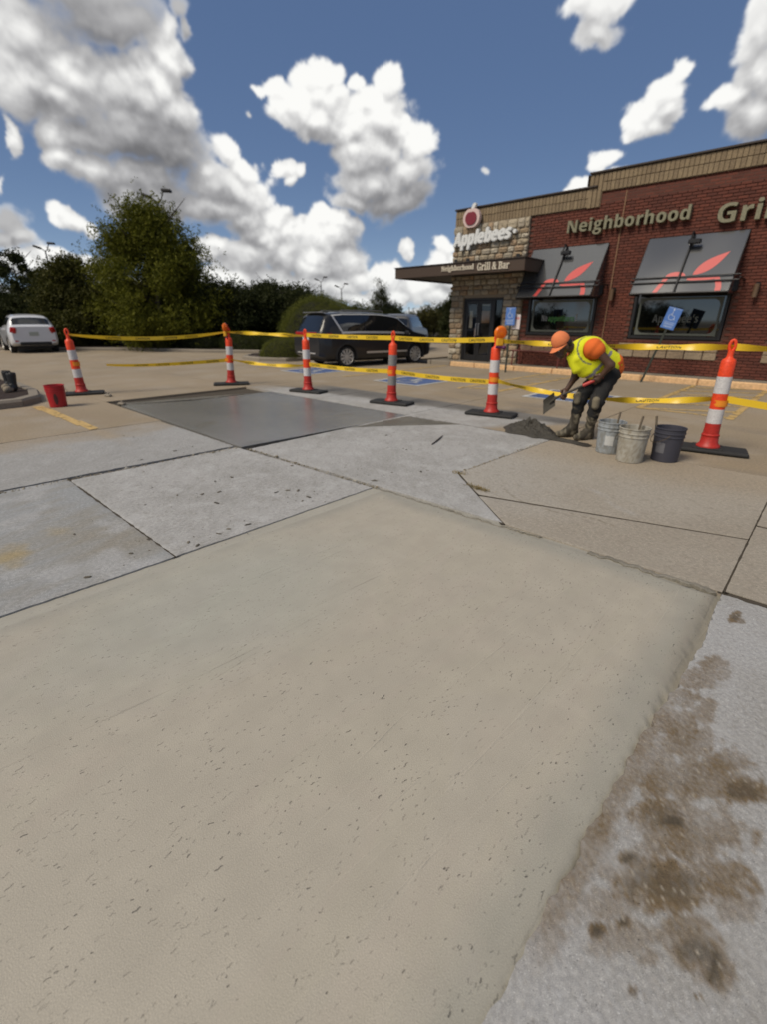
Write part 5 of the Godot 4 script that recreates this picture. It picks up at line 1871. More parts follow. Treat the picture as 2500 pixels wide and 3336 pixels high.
	var d := {"L": 4.0, "r": 0.31, "spokes": 7, "zr": 1.18, "zf": -1.20,
		"bot": [[0, 0.40], [0.06, 0.30], [0.2, 0.22], [0.85, 0.22], [1, 0.30]],
		"belt": [[0, 1.02], [0.3, 1.04], [0.62, 0.97], [0.78, 0.94], [0.92, 0.86], [1, 0.64]],
		"top": [[0, 1.07], [0.02, 1.13], [0.07, 1.42], [0.095, 1.51], [0.22, 1.57], [0.45, 1.57], [0.58, 1.51], [0.74, 1.05], [0.9, 0.94], [1, 0.68]],
		"half": [[0, 0.76], [0.03, 0.85], [0.10, 0.88], [0.9, 0.85], [0.96, 0.74], [1, 0.58]],
		"topw": [[0, 0.70], [0.12, 0.65], [0.6, 0.60], [0.76, 0.74], [0.9, 0.78], [1, 0.54]]}
	var suv := thing("compact_suv", "white compact car parked by the thicket, seen from behind", "car", Vector3(-27.6, 0, -5.55), deg_to_rad(86.0))
	build_car(suv, d, wp)
	for q in [[0.14, 0.27], [0.29, 0.44], [0.455, 0.63]]:
		for sd in [1.0, -1.0]:
			mb = MB.new()
			car_patch(mb, d, q[0], q[1], 6.35, 7.8, 0.006, 8, 5, -0.02, [sd])
			part(suv, "side_window", mb, vg)
	mb = MB.new()
	car_patch(mb, d, 0.026, 0.072, 8.25, 11.0, 0.006, 6, 8)
	part(suv, "rear_window", mb, vg)
	mb = MB.new()
	car_patch(mb, d, 0.595, 0.735, 8.3, 11.0, 0.006, 6, 8)
	part(suv, "windscreen", mb, vg)
	for sx in [-1.0, 1.0]:
		mb = MB.new()
		mb.box(Vector3(sx * 0.70, 0.93, 1.975), Vector3(0.22, 0.24, 0.12), 0.04, Basis(Vector3.UP, sx * 0.45) * Basis(Vector3.BACK, sx * 0.25))
		part(suv, "tail_lamp", mb, redl)
		mb = MB.new()
		mb.box(Vector3(sx * 0.66, 0.50, 1.985), Vector3(0.14, 0.06, 0.06), 0.02)
		part(suv, "reflector", mb, redl)
		mb = MB.new()
		mb.box(Vector3(sx * 0.93, 0.98, -0.68), Vector3(0.18, 0.13, 0.10), 0.03)
		part(suv, "mirror", mb, wp)
	mb = MB.new()
	mb.box(Vector3(0, 0.78, 2.003), Vector3(0.34, 0.16, 0.012), 0.004)
	part(suv, "number_plate", mb, mat("pale number plate", lin(0.34, 0.36, 0.32), 0.5))
	mb = MB.new()
	mb.box(Vector3(0, 0.40, 1.97), Vector3(1.15, 0.14, 0.10), 0.03)
	part(suv, "bumper_insert", mb, mat("black car plastic", Color.BLACK))
	mb = MB.new()
	mb.box(Vector3(0, 0.60, 1.99), Vector3(1.2, 0.03, 0.03), 0.01)
	part(suv, "bumper_step", mb, wp)
	# grey vehicle beyond the corner of the building
	var gp := mat("grey car paint", lin(0.045, 0.045, 0.045), 0.35)
	gp.clearcoat_enabled = true
	var g := c.duplicate(true)
	g.top = [[0, 0.99], [0.02, 1.05], [0.06, 1.50], [0.09, 1.60], [0.2, 1.66], [0.5, 1.66], [0.6, 1.60], [0.74, 1.06], [0.9, 1.0], [1, 0.75]]
	var gv := thing("grey_suv", "grey car half hidden between the van and the stone tower", "car", Vector3(-16.4, 0, -19.0), deg_to_rad(28.0))
	build_car(gv, g, gp)
	mb = MB.new()
	car_patch(mb, g, 0.022, 0.058, 8.3, 11.0, 0.006, 6, 8)
	part(gv, "rear_window", mb, vg)
	for sd in [1.0, -1.0]:
		mb = MB.new()
		car_patch(mb, g, 0.12, 0.60, 6.3, 7.9, 0.006, 14, 5, -0.02, [sd])
		part(gv, "side_window", mb, vg)
	mb = MB.new()
	mb.box(Vector3(0, 0.50, 2.39), Vector3(1.6, 0.14, 0.05), 0.02)
	mb.box(Vector3(0, 0.93, 2.385), Vector3(1.4, 0.07, 0.03), 0.01)
	part(gv, "bumper", mb, chrome)


# ------------------------------------------------------------------ barrier
func ribbon(called: String, label: String, pts: Array, twist: Callable, words: Array, group: String, face_dir: Vector3) -> void:
	var t := thing(called, label, "tape", pts[0], 0, group)
	var ym := mat("yellow caution tape", lin(0.82, 0.55, 0.03), 0.35)
	ym.backlight_enabled = true
	ym.backlight = Color(0.6, 0.5, 0.1)
	var N := 28
	var rows := []
	var cen := []
	var ups := []
	for k in N + 1:
		var u := k / float(N)
		var p := Vector3.ZERO
		# quadratic sag through the three given points
		var a: Vector3 = pts[0]
		var b: Vector3 = pts[1]
		var d: Vector3 = pts[2]
		p = a * (1 - u) * (1 - 2 * u) + b * 4 * u * (1 - u) + d * u * (2 * u - 1) - pts[0]
		var dir := (d - a).normalized()
		var w: float = twist.call(u)
		var up := Vector3.UP.rotated(dir, w)
		cen.append(p)
		ups.append(up)
		rows.append([p - up * 0.037, p - up * 0.012, p + up * 0.012, p + up * 0.037])
	var mb := MB.new()
	mb.grid(rows)
	part(t, "strip", mb, ym)
	var ink := mat("black tape print", lin(0.03, 0.028, 0.01), 0.5)
	for u in words:
		var k := int(u * N)
		var dir: Vector3 = (cen[mini(k + 2, N)] - cen[maxi(k - 2, 0)]).normalized()
		var right := dir
		var up: Vector3 = ups[k]
		var nn := right.cross(up).normalized()
		if nn.dot(face_dir) < 0:
			right = -right
			nn = -nn
		up = nn.cross(right)
		text(t, "lettering", "CAUTION", font(0.3), 0.26, 0.042, 0.0006, ink, Transform3D(Basis(right, up, nn), cen[k] - right * 0.13 - up * 0.021 + nn * 0.0012))


func delineator(at: Vector3, turn: float, lean: Vector2, label: String, grey: bool, h := 1.22) -> Node3D:
	var t := thing("delineator_post", label, "traffic post", at, turn, "delineator posts holding the tape")
	var rub := mat("black rubber base", lin(0.022, 0.022, 0.022), 0.8, 0, "mottle", 3.0)
	var lo := mat("faded red plastic", lin(0.52, 0.026, 0.016), 0.5, 0, "mottle", 3.0)
	var hi := mat("fluorescent orange plastic", lin(0.97, 0.075, 0.015), 0.5, 0, "mottle", 3.0)
	var wh := mat("dirty grey reflective band" if grey else "white reflective band", lin(0.27, 0.26, 0.25) if grey else lin(0.72, 0.70, 0.70), 0.45, 0, "mottle", 4.0)
	var mb := MB.new()
	mb.box(Vector3(0, 0.026, 0), Vector3(0.78, 0.05, 0.34), 0.018)
	mb.box(Vector3(0, 0.055, 0), Vector3(0.30, 0.012, 0.28), 0.005)
	part(t, "base", mb, rub)
	var b := Transform3D(Basis.from_euler(Vector3(lean.y, 0, lean.x)), Vector3(0, 0.05, 0))
	mb = MB.new()
	mb.lathe([Vector2(0.118, 0.0), Vector2(0.122, 0.015), Vector2(0.115, 0.03), Vector2(0.092, 0.055), Vector2(0.086, 0.13), Vector2(0.090, 0.135), Vector2(0.090, 0.15), Vector2(0.080, 0.16), Vector2(0.076, 0.28)], 24, b)
	part(t, "foot", mb, lo)
	mb = MB.new()
	mb.lathe([Vector2(0.0765, 0.28), Vector2(0.0765, 0.44)], 24, b)
	part(t, "reflective_band", mb, wh)
	mb = MB.new()
	mb.lathe([Vector2(0.074, 0.44), Vector2(0.073, 0.61)], 24, b)
	part(t, "sleeve", mb, hi)
	mb = MB.new()
	mb.lathe([Vector2(0.0745, 0.61), Vector2(0.0735, 0.79)], 24, b)
	part(t, "reflective_band", mb, wh)
	mb = MB.new()
	mb.lathe([Vector2(0.072, 0.79), Vector2(0.070, 0.945), Vector2(0.062, 0.965), Vector2(0.036, 0.985), Vector2(0.030, 1.0), Vector2(0.030, 1.06), Vector2(0.0, 1.065)], 24, b, 50)
	part(t, "tip", mb, hi)
	mb = MB.new()
	var loop := []
	for k in 13:
		var a := -PI / 2 + TAU * k / 12
		loop.append(b * Vector3(cos(a) * 0.026, 1.055 + 0.052 + sin(a) * 0.058, 0))
	mb.tube(loop, [0.017], 8, false)
	part(t, "handle", mb, hi)
	return t


func wrap_tape(called: String, label: String, at: Vector3, r: float, y: float, drop: float) -> void:
	var t := thing(called, label, "tape", at, 0, "tape wound round the posts")
	var mb := MB.new()
	mb.lathe([Vector2(r, y), Vector2(r + 0.003, y + 0.02), Vector2(r + 0.001, y + 0.045), Vector2(r + 0.004, y + 0.07)], 18)
	part(t, "strip", mb, mat("orange tinted tape", lin(0.80, 0.27, 0.02), 0.4))


func build_street() -> void:
	var C := [Vector3(-10.876, 0, -2.844), Vector3(-10.143, 0, -5.705), Vector3(-7.947, 0, -6.20), Vector3(-5.726, 0, -6.348), Vector3(-3.848, 0, -6.637), Vector3(-0.871, 0, -6.45)]
	var turn := [1.25, 1.05, 0.25, 0.22, 0.22, 0.20]
	var lean := [Vector2(0.02, 0.0), Vector2(-0.05, 0.03), Vector2.ZERO, Vector2(-0.02, 0), Vector2(0.015, 0), Vector2(0.02, 0.0)]
	var lab := ["leftmost orange and white delineator, next to the red bucket", "delineator with an amber lamp seen edge-on, left of the van", "white-banded delineator in front of the van's rear", "delineator with grey bands in front of the van's side", "delineator carrying the round amber lamp, left of the worker", "nearest delineator, at the right edge past the buckets"]
	for k in 6:
		delineator(C[k], turn[k], lean[k], lab[k], k == 3)
		if k != 2:
			wrap_tape("tape_wrap", ["tape wound low round the leftmost delineator", "tape wound round the delineator left of the van", "", "tape wound round the grey-banded delineator", "tape wound round the delineator left of the worker", "tape wound round the nearest delineator"][k], C[k] + Vector3(0, 0.05, 0), 0.077, 0.47 if k != 0 else 0.50, 0.0)
	var gx := "upper caution tape"
	var gl := "lower caution tape"
	var fd := Vector3(0.68, 0, 0.73)
	var up := func(k: int) -> Vector3: return C[k] + Vector3(0, 1.135, 0)
	var lo := func(k: int) -> Vector3: return C[k] + Vector3(0, 0.565, 0)
	var flat := func(u): return 0.1 * sin(u * 9.0)
	var roll := func(u): return 0.9 * sin(u * 14.0)
	var roll2 := func(u): return 1.0 * sin(u * 7.0 + 1.0)
	ribbon("caution_tape", "upper yellow tape between the two left delineators", [up.call(0) + Vector3(0, -0.02, 0), (up.call(0) + up.call(1)) * 0.5 + Vector3(0, -0.11, 0), up.call(1)], func(u): return 1.1 * (1.0 - sin(PI * u)), [0.28, 0.45, 0.62, 0.78], gx, fd)
	ribbon("caution_tape", "upper yellow tape from the edge-on lamp to the van's rear", [up.call(1), (up.call(1) + up.call(2)) * 0.5 + Vector3(0, -0.02, 0), up.call(2) + Vector3(0, -0.04, 0)], roll2, [0.2, 0.5, 0.8], gx, fd)
	ribbon("caution_tape", "upper yellow tape across the van's rear half", [up.call(2) + Vector3(0, -0.02, 0), (up.call(2) + up.call(3)) * 0.5 + Vector3(0, -0.03, 0), up.call(3) + Vector3(0, -0.02, 0)], flat, [0.16, 0.38, 0.6, 0.82], gx, fd)
	ribbon("caution_tape", "upper yellow tape across the van's nose and tower base", [up.call(3) + Vector3(0, -0.02, 0), (up.call(3) + up.call(4)) * 0.5 + Vector3(0, -0.035, 0), up.call(4) + Vector3(0, 0.0, 0)], flat, [0.15, 0.37, 0.6, 0.83], gx, fd)
	ribbon("caution_tape", "upper yellow tape passing behind the worker's back", [up.call(4) + Vector3(0, -0.02, 0), (up.call(4) + up.call(5)) * 0.5 + Vector3(0, -0.035, 0), up.call(5) + Vector3(0, 0.01, 0)], roll, [0.12, 0.34, 0.56, 0.8], gx, fd)
	ribbon("caution_tape", "upper yellow tape leaving the picture on the right", [up.call(5) + Vector3(0, 0.01, 0), Vector3(0.85, 1.115, -6.3), Vector3(2.6, 1.12, -6.2)], roll, [0.2, 0.4, 0.6], gx, fd)
	ribbon("caution_tape", "lower yellow tape between the two left delineators", [lo.call(0) + Vector3(0.15, -0.02, -0.5), (lo.call(0) + lo.call(1)) * 0.5 + Vector3(0, -0.06, 0), lo.call(1) + Vector3(0, -0.02, 0)], func(u): return 1.0 * (1.0 - u), [0.38, 0.56, 0.74, 0.92], gl, fd)
	ribbon("caution_tape", "lower yellow tape sloping down to the post by the van's rear", [lo.call(1), (lo.call(1) + lo.call(2)) * 0.5 + Vector3(0, -0.07, 0), lo.call(2) + Vector3(0, -0.03, 0)], roll2, [0.3, 0.6], gl, fd)
	ribbon("caution_tape", "lower yellow tape under the van's sill", [lo.call(2), (lo.call(2) + lo.call(3)) * 0.5 + Vector3(0, -0.03, 0), lo.call(3)], flat, [0.12, 0.34, 0.56, 0.8], gl, fd)
	ribbon("caution_tape", "lower yellow tape crossing the middle blue parking symbol", [lo.call(3), (lo.call(3) + lo.call(4)) * 0.5 + Vector3(0, -0.05, 0), lo.call(4) + Vector3(0, -0.05, 0)], flat, [0.2, 0.45, 0.7, 0.88], gl, fd)
	ribbon("caution_tape", "lower yellow tape passing behind the worker's knees", [lo.call(4) + Vector3(0, -0.02, 0), (lo.call(4) + lo.call(5)) * 0.5 + Vector3(0, -0.12, 0), lo.call(5) + Vector3(0, 0.04, 0)], roll, [0.15, 0.5, 0.75], gl, fd)
	ribbon("caution_tape", "lower yellow tape leaving the picture on the right", [lo.call(5) + Vector3(0, 0.04, 0), Vector3(0.85, 0.50, -6.3), Vector3(2.6, 0.46, -6.2)], flat, [0.25, 0.5], gl, fd)
	# amber warning lamps
	for q in [[C[4] + Vector3(0.06, 1.10, 0.04), 0.82, "round amber lamp facing the camera on a delineator"], [C[1] + Vector3(0.03, 1.10, 0.02), 2.2, "amber lamp seen edge-on atop the second delineator"]]:
		var l := thing("warning_lamp", q[2], "warning lamp", q[0], q[1], "amber warning lamps")
		var amber := mat("amber lens", lin(0.85, 0.20, 0.012), 0.2)
		amber.backlight_enabled = true
		amber.backlight = Color(0.7, 0.35, 0.05)
		var mb := MB.new()
		mb.lathe([Vector2(0, -0.045), Vector2(0.045, -0.042), Vector2(0.078, -0.028), Vector2(0.092, -0.008), Vector2(0.096, 0.0), Vector2(0.092, 0.008), Vector2(0.078, 0.028), Vector2(0.045, 0.042), Vector2(0, 0.045)], 28, Transform3D(Basis(Vector3.RIGHT, PI / 2), Vector3(0, 0.13, 0)))
		part(l, "lens", mb, amber)
		mb = MB.new()
		for r in [0.04, 0.066]:
			var ring := []
			for k in 21:
				ring.append(Vector3(cos(TAU * k / 20) * r, 0.13 + sin(TAU * k / 20) * r, 0.052 - r * 0.14))
			mb.tube(ring, [0.003], 5, false)
		part(l, "lens_ring", mb, amber)
		mb = MB.new()
		mb.box(Vector3(0, 0.0, 0), Vector3(0.105, 0.12, 0.07), 0.015)
		part(l, "battery_case", mb, mat("yellow lamp case", lin(0.70, 0.36, 0.02), 0.45))
		mb = MB.new()
		mb.lathe([Vector2(0, -0.03), Vector2(0.026, -0.02), Vector2(0.034, 0.0), Vector2(0.026, 0.02), Vector2(0, 0.03)], 14, Transform3D(Basis.IDENTITY, Vector3(0.062, -0.075, 0.03)), 60)
		mb.tube([Vector3(-0.06, -0.07, 0.03), Vector3(0.06, -0.075, 0.03)], [0.018], 8)
		part(l, "clamp_knob", mb, mat("purple knob", lin(0.085, 0.012, 0.07), 0.5))
	# lamp posts
	for q in [[Vector3(-36.4, 0, -16.6), 9.15, 1.15, "double-headed lamp post rising behind the tall olive tree"], [Vector3(-58.1, 0, -14.9), 7.8, 0.9, "thin double lamp post far off at the left"], [Vector3(-61.3, 0, -51.4), 7.2, 0.9, "thin distant lamp post with one head over the thicket"], [Vector3(-55.6, 0, -50.4), 6.0, 1.0, "distant double lamp post right of the clipped hedge"]]:
		var l := thing("lamp_post", q[3], "lamp post", q[0], 0.8)
		var dk := mat("dark bronze pole", lin(0.03, 0.026, 0.022), 0.5)
		var mb := MB.new()
		mb.tube([Vector3.ZERO, Vector3(0, q[1] - 0.5, 0)], [0.10, 0.06], 10)
		part(l, "pole", mb, dk)
		for s in [-1.0, 1.0]:
			mb = MB.new()
			mb.tube([Vector3(0, q[1] - 0.5, 0), Vector3(s * 0.25, q[1] - 0.35, 0), Vector3(s * 0.42, q[1] - 0.05 + s * 0.12, 0)], [0.04], 6)
			part(l, "arm", mb, dk)
			mb = MB.new()
			mb.box(Vector3(s * 0.68, q[1] + s * 0.16, 0), Vector3(0.62, 0.17, 0.40), 0.04, Basis(Vector3.BACK, s * 0.15 - 0.2))
			part(l, "lamp_head", mb, dk)


# ------------------------------------------------------------------ people
# bones: [a, b, ra, rb]; cuts remove; returns an MB with smooth normals
func blob(bones: Array, cell: float, k := 70.0, cuts := []) -> MB:
	var lo := Vector3.INF
	var hi := -Vector3.INF
	for b in bones:
		var r := maxf(b[2], b[3]) + 0.05
		lo = lo.min(b[0] - Vector3.ONE * r).min(b[1] - Vector3.ONE * r)
		hi = hi.max(b[0] + Vector3.ONE * r).max(b[1] + Vector3.ONE * r)
	var n := Vector3i(((hi - lo) / cell).ceil()) + Vector3i.ONE
	var f := PackedFloat32Array()
	f.resize(n.x * n.y * n.z)
	var sy := n.x
	var sz := n.x * n.y
	for b in bones:
		var r := maxf(b[2], b[3]) + 0.05
		var a0 := Vector3i(((b[0].min(b[1]) - Vector3.ONE * r - lo) / cell).floor()).clamp(Vector3i.ZERO, n - Vector3i.ONE)
		var a1 := Vector3i(((b[0].max(b[1]) + Vector3.ONE * r - lo) / cell).ceil()).clamp(Vector3i.ZERO, n - Vector3i.ONE)
		var ab: Vector3 = b[1] - b[0]
		var l2 := maxf(ab.length_squared(), 1e-9)
		for z in range(a0.z, a1.z + 1):
			for y in range(a0.y, a1.y + 1):
				for x in range(a0.x, a1.x + 1):
					var p: Vector3 = lo + Vector3(x, y, z) * cell
					var t := clampf((p - b[0]).dot(ab) / l2, 0.0, 1.0)
					var d: float = (p - b[0] - ab * t).length() - lerpf(b[2], b[3], t)
					if d < 0.06:
						f[x + y * sy + z * sz] += exp(-k * d)
	for q in f.size():
		f[q] = -log(f[q]) / k if f[q] > 1e-12 else 0.2
	for c in cuts:
		for z in n.z:
			for y in n.y:
				for x in n.x:
					var p: Vector3 = lo + Vector3(x, y, z) * cell
					var q := x + y * sy + z * sz
					f[q] = maxf(f[q], c.call(p))
	var mb := MB.new()
	var id := PackedInt32Array()
	id.resize(f.size())
	id.fill(-1)
	for z in n.z - 1:
		for y in n.y - 1:
			for x in n.x - 1:
				var o := x + y * sy + z * sz
				var s := 0
				for q in [0, 1, sy, sy + 1, sz, sz + 1, sz + sy, sz + sy + 1]:
					if f[o + q] < 0.0:
						s += 1
				if s == 0 or s == 8:
					continue
				var acc := Vector3.ZERO
				var cnt := 0
				for e in [[0, 1], [sy, sy + 1], [sz, sz + 1], [sz + sy, sz + sy + 1], [0, sy], [1, sy + 1], [sz, sz + sy], [sz + 1, sz + sy + 1], [0, sz], [1, sz + 1], [sy, sy + sz], [sy + 1, sy + sz + 1]]:
					var fa := f[o + e[0]]
					var fb := f[o + e[1]]
					if (fa < 0.0) != (fb < 0.0):
						var t := fa / (fa - fb)
						acc += corner(e[0], sy, sz).lerp(corner(e[1], sy, sz), t)
						cnt += 1
				acc /= cnt
				var g := Vector3(f[o + 1] - f[o], f[o + sy] - f[o], f[o + sz] - f[o]) + Vector3(f[o + sz + sy + 1] - f[o + sz + sy], f[o + sz + sy + 1] - f[o + sz + 1], f[o + sz + sy + 1] - f[o + sy + 1])
				id[o] = mb.vert(lo + (Vector3(x, y, z) + acc) * cell, g.normalized())
	for z in range(1, n.z - 1):
		for y in range(1, n.y - 1):
			for x in range(1, n.x - 1):
				var o := x + y * sy + z * sz
				var ins := f[o] < 0.0
				for ax in [[1, sy, sz], [sy, sz, 1], [sz, 1, sy]]:
					if ins != (f[o + ax[0]] < 0.0):
						var a := id[o]
						var b := id[o - ax[1]]
						var c := id[o - ax[1] - ax[2]]
						var d := id[o - ax[2]]
						if a < 0 or b < 0 or c < 0 or d < 0:
							continue
						if ins:
							mb.tri(a, b, c)
							mb.tri(a, c, d)
						else:
							mb.tri(a, c, b)
							mb.tri(a, d, c)
	return mb


func corner(q: int, sy: int, sz: int) -> Vector3:
	var z := 0
	if q >= sz:
		z = 1
		q -= sz
	var y := 0
	if q >= sy:
		y = 1
		q -= sy
	return Vector3(q, y, z)


func join(a: MB, b: MB) -> void:
	var k := a.v.size()
	a.v.append_array(b.v)
	a.n.append_array(b.n)
	a.c.append_array(b.c)
	a.u.append_array(b.u)
	for q in b.i:
		a.i.append(q + k)


func fingers(root: Vector3, out: Vector3, curl: Vector3, side: Vector3, s := 1.0) -> Array:
	# palm and five bent fingers; out = along the hand, curl = towards the palm side, side = towards the thumb
	var b := [[root, root + out * 0.045 * s, 0.030 * s, 0.033 * s], [root + side * 0.02 * s, root + out * 0.05 * s - side * 0.02 * s, 0.026 * s, 0.026 * s]]
	var len := [0.9, 1.05, 1.0, 0.8]
	for k in 4:
		var p := root + out * 0.07 * s + side * (0.030 - k * 0.020) * s
		var l: float = len[k] * s
		var p1 := p + (out * 0.028 + curl * 0.014) * l
		var p2 := p1 + (out * 0.004 + curl * 0.028) * l
		var p3 := p2 + (-out * 0.016 + curl * 0.014) * l
		b.append([p, p1, 0.0105 * s, 0.010 * s])
		b.append([p1, p2, 0.010 * s, 0.0095 * s])
		b.append([p2, p3, 0.0095 * s, 0.0085 * s])
	var t0 := root + side * 0.032 * s + out * 0.01 * s
	var t1 := t0 + (side * 0.02 + out * 0.025 + curl * 0.018) * s
	var t2 := t1 + (-side * 0.010 + out * 0.022 + curl * 0.016) * s
	b.append([t0, t1, 0.0135 * s, 0.012 * s])
	b.append([t1, t2, 0.012 * s, 0.009 * s])
	return b


func build_worker() -> void:
	var w := thing("person", "worker in orange cap and yellow vest bending over with a shovel", "person", Vector3(-2.21, 0.0, -6.11), deg_to_rad(43.0))
	var skin := mat("dark brown skin", lin(0.075, 0.036, 0.022), 0.5)
	var shN := Vector3(-0.09, 1.11, 0.19)
	var elN := Vector3(0.10, 0.92, 0.27)
	var haN := Vector3(0.035, 0.790, 0.215)
	var shF := Vector3(-0.17, 1.04, -0.15)
	var elF := Vector3(-0.145, 0.755, -0.09)
	var haF := Vector3(-0.285, 0.585, 0.02)
	var head := Vector3(-0.445, 1.115, 0.10)
	var hipN := Vector3(0.19, 0.79, 0.09)
	var hipF := Vector3(0.17, 0.80, -0.09)
	var knN := Vector3(0.055, 0.475, 0.17)
	var knF := Vector3(-0.075, 0.505, 0.0)
	var anN := Vector3(0.055, 0.105, 0.09)
	var anF := Vector3(-0.095, 0.125, -0.05)
	# skin: arms, neck, and a trunk inside the clothes that keeps it one figure
	var bones := [[shN, elN, 0.058, 0.044], [elN, haN, 0.043, 0.028], [shF, elF, 0.055, 0.043], [elF, haF, 0.042, 0.027], [Vector3(-0.20, 1.09, 0.04), Vector3(-0.36, 1.10, 0.08), 0.062, 0.055], [shN, shF, 0.06, 0.06], [Vector3(-0.12, 1.07, 0.02), Vector3(0.18, 0.86, 0.0), 0.10, 0.10], [Vector3(0.18, 0.86, 0), hipN, 0.08, 0.08], [Vector3(0.18, 0.86, 0), hipF, 0.08, 0.08], [hipN, knN, 0.07, 0.05], [hipF, knF, 0.07, 0.05], [knN, anN, 0.05, 0.04], [knF, anF, 0.05, 0.04]]
	var body := blob(bones, 0.014)
	# head with face turned down and to the left
	var fw := Vector3(-0.72, -0.60, 0.34).normalized()
	var rt := fw.cross(Vector3(-0.3, 1, 0)).normalized()
	var hu := rt.cross(fw).normalized()
	var P := func(a: float, b: float, c: float) -> Vector3: return head + rt * a + hu * b + fw * c
	var hb := [[P.call(0, 0.03, -0.015), P.call(0, 0.02, -0.03), 0.092, 0.088], [P.call(0, -0.03, 0.02), P.call(0, -0.075, 0.045), 0.068, 0.045], [P.call(0, 0.0, 0.08), P.call(0, -0.028, 0.105), 0.012, 0.017], [P.call(-0.016, -0.03, 0.09), P.call(0.016, -0.03, 0.09), 0.012, 0.012], [P.call(-0.03, 0.018, 0.078), P.call(0.03, 0.018, 0.078), 0.018, 0.018], [P.call(-0.022, -0.062, 0.085), P.call(0.022, -0.062, 0.085), 0.010, 0.010], [P.call(-0.02, -0.073, 0.082), P.call(0.02, -0.073, 0.082), 0.010, 0.010], [P.call(-0.082, 0.0, -0.01), P.call(-0.088, -0.03, 0.0), 0.016, 0.012], [P.call(0.082, 0.0, -0.01), P.call(0.088, -0.03, 0.0), 0.016, 0.012], [P.call(0, -0.10, 0.055), P.call(0, -0.10, 0.06), 0.022, 0.022], [P.call(0, -0.04, -0.06), P.call(0, -0.09, -0.10), 0.055, 0.055]]
	join(body, blob(hb, 0.007, 140.0))
	var grip := (Vector3(0.06, 0.80, 0.20) - Vector3(-0.42, 0.51, 0.03)).normalized()
	join(body, blob(fingers(haF, Vector3(-0.45, -0.80, 0.35).normalized(), Vector3(-0.3, 0.35, 0.9).normalized(), Vector3(-0.7, 0.5, -0.2).normalized(), 1.0), 0.006, 200.0))
	join(body, blob(fingers(haN, Vector3(-0.55, -0.75, -0.3).normalized(), Vector3(-0.2, -0.1, -0.9).normalized(), Vector3(-0.75, 0.6, 0.1).normalized(), 1.0), 0.006, 200.0))
	part(w, "body", body, skin)
	var eyew := mat("eye white", lin(0.6, 0.58, 0.54), 0.3)
	var mb := MB.new()
	for s in [-1.0, 1.0]:
		mb.lathe([Vector2(0, -0.011), Vector2(0.009, -0.006), Vector2(0.011, 0), Vector2(0.009, 0.006), Vector2(0, 0.011)], 10, Transform3D(Basis.IDENTITY, P.call(s * 0.032, 0.0, 0.078)), 80)
	part(w, "eyes", mb, eyew)
	# hair under the cap and at the nape
	mb = blob([[P.call(0, 0.0, -0.07), P.call(0, -0.05, -0.095), 0.068, 0.05], [P.call(-0.05, 0.01, -0.05), P.call(0.05, 0.01, -0.05), 0.052, 0.052]], 0.012)
	part(w, "hair", mb, mat("black hair", lin(0.012, 0.011, 0.011), 0.8))
	# cap
	mb = blob([[P.call(0, 0.055, -0.02), P.call(0, 0.06, -0.03), 0.103, 0.10], [P.call(0, 0.10, -0.01), P.call(0, 0.10, -0.03), 0.072, 0.07]], 0.011, 80.0, [func(p): return -(p - P.call(0, 0.035, 0.0)).dot((hu + fw * -0.1).normalized())])
	var cap := part(w, "cap", mb, mat("faded orange cap cloth", lin(0.97, 0.28, 0.10), 0.8, 0, "grain", 12.0))
	mb = MB.new()
	var rows := []
	for r in 5:
		var row := []
		for k in 13:
			var a := PI * (k / 12.0) - PI / 2
			var q := 0.098 + r * 0.018 * pow(cos(a), 0.6)
			row.append(P.call(sin(a) * 0.098, 0.045 - r * 0.004 - 0.012 * absf(sin(a)), cos(a) * q - 0.01))
		rows.append(row)
	mb.grid(rows)
	part(cap, "brim", mb, mat("faded orange cap cloth", Color.WHITE))
	# orange shirt: shoulder, front and tail
	mb = blob([[shN + Vector3(0.0, -0.01, -0.02), shN + Vector3(0.03, -0.03, 0.0), 0.115, 0.10], [shF, shF + Vector3(0.0, -0.05, 0.0), 0.095, 0.09], [Vector3(-0.13, 1.05, 0.0), Vector3(0.20, 0.90, 0.0), 0.155, 0.135], [Vector3(-0.25, 1.06, 0.05), Vector3(-0.25, 0.93, 0.06), 0.085, 0.06], [Vector3(0.24, 0.92, 0.02), Vector3(0.28, 0.86, 0.02), 0.12, 0.10]], 0.014)
	part(w, "shirt", mb, mat("orange shirt cloth", lin(0.98, 0.19, 0.025), 0.85, 0, "grain", 8.0))
	# vest: looser, hanging open at the front, armholes cut round the shoulders
	var hole := func(p: Vector3) -> float: return 0.135 - (p - (shN + Vector3(0.01, -0.02, 0.02))).length()
	var hole2 := func(p: Vector3) -> float: return 0.115 - (p - shF + Vector3(0, 0.02, 0.05)).length()
	mb = blob([[Vector3(-0.10, 1.045, 0.015), Vector3(0.20, 0.91, 0.0), 0.185, 0.155], [Vector3(-0.20, 1.08, 0.06), Vector3(-0.05, 1.06, 0.05), 0.12, 0.16], [Vector3(-0.24, 0.98, 0.14), Vector3(-0.10, 0.86, 0.10), 0.05, 0.10], [Vector3(-0.33, 0.99, 0.10), Vector3(-0.24, 0.85, 0.12), 0.035, 0.05], [Vector3(0.0, 0.92, 0.06), Vector3(-0.03, 0.82, 0.10), 0.15, 0.085], [Vector3(0.10, 0.90, 0.05), Vector3(0.10, 0.82, 0.09), 0.13, 0.07], [Vector3(-0.16, 0.88, 0.08), Vector3(-0.14, 0.83, 0.09), 0.09, 0.05]], 0.0115, 60.0, [hole, hole2])
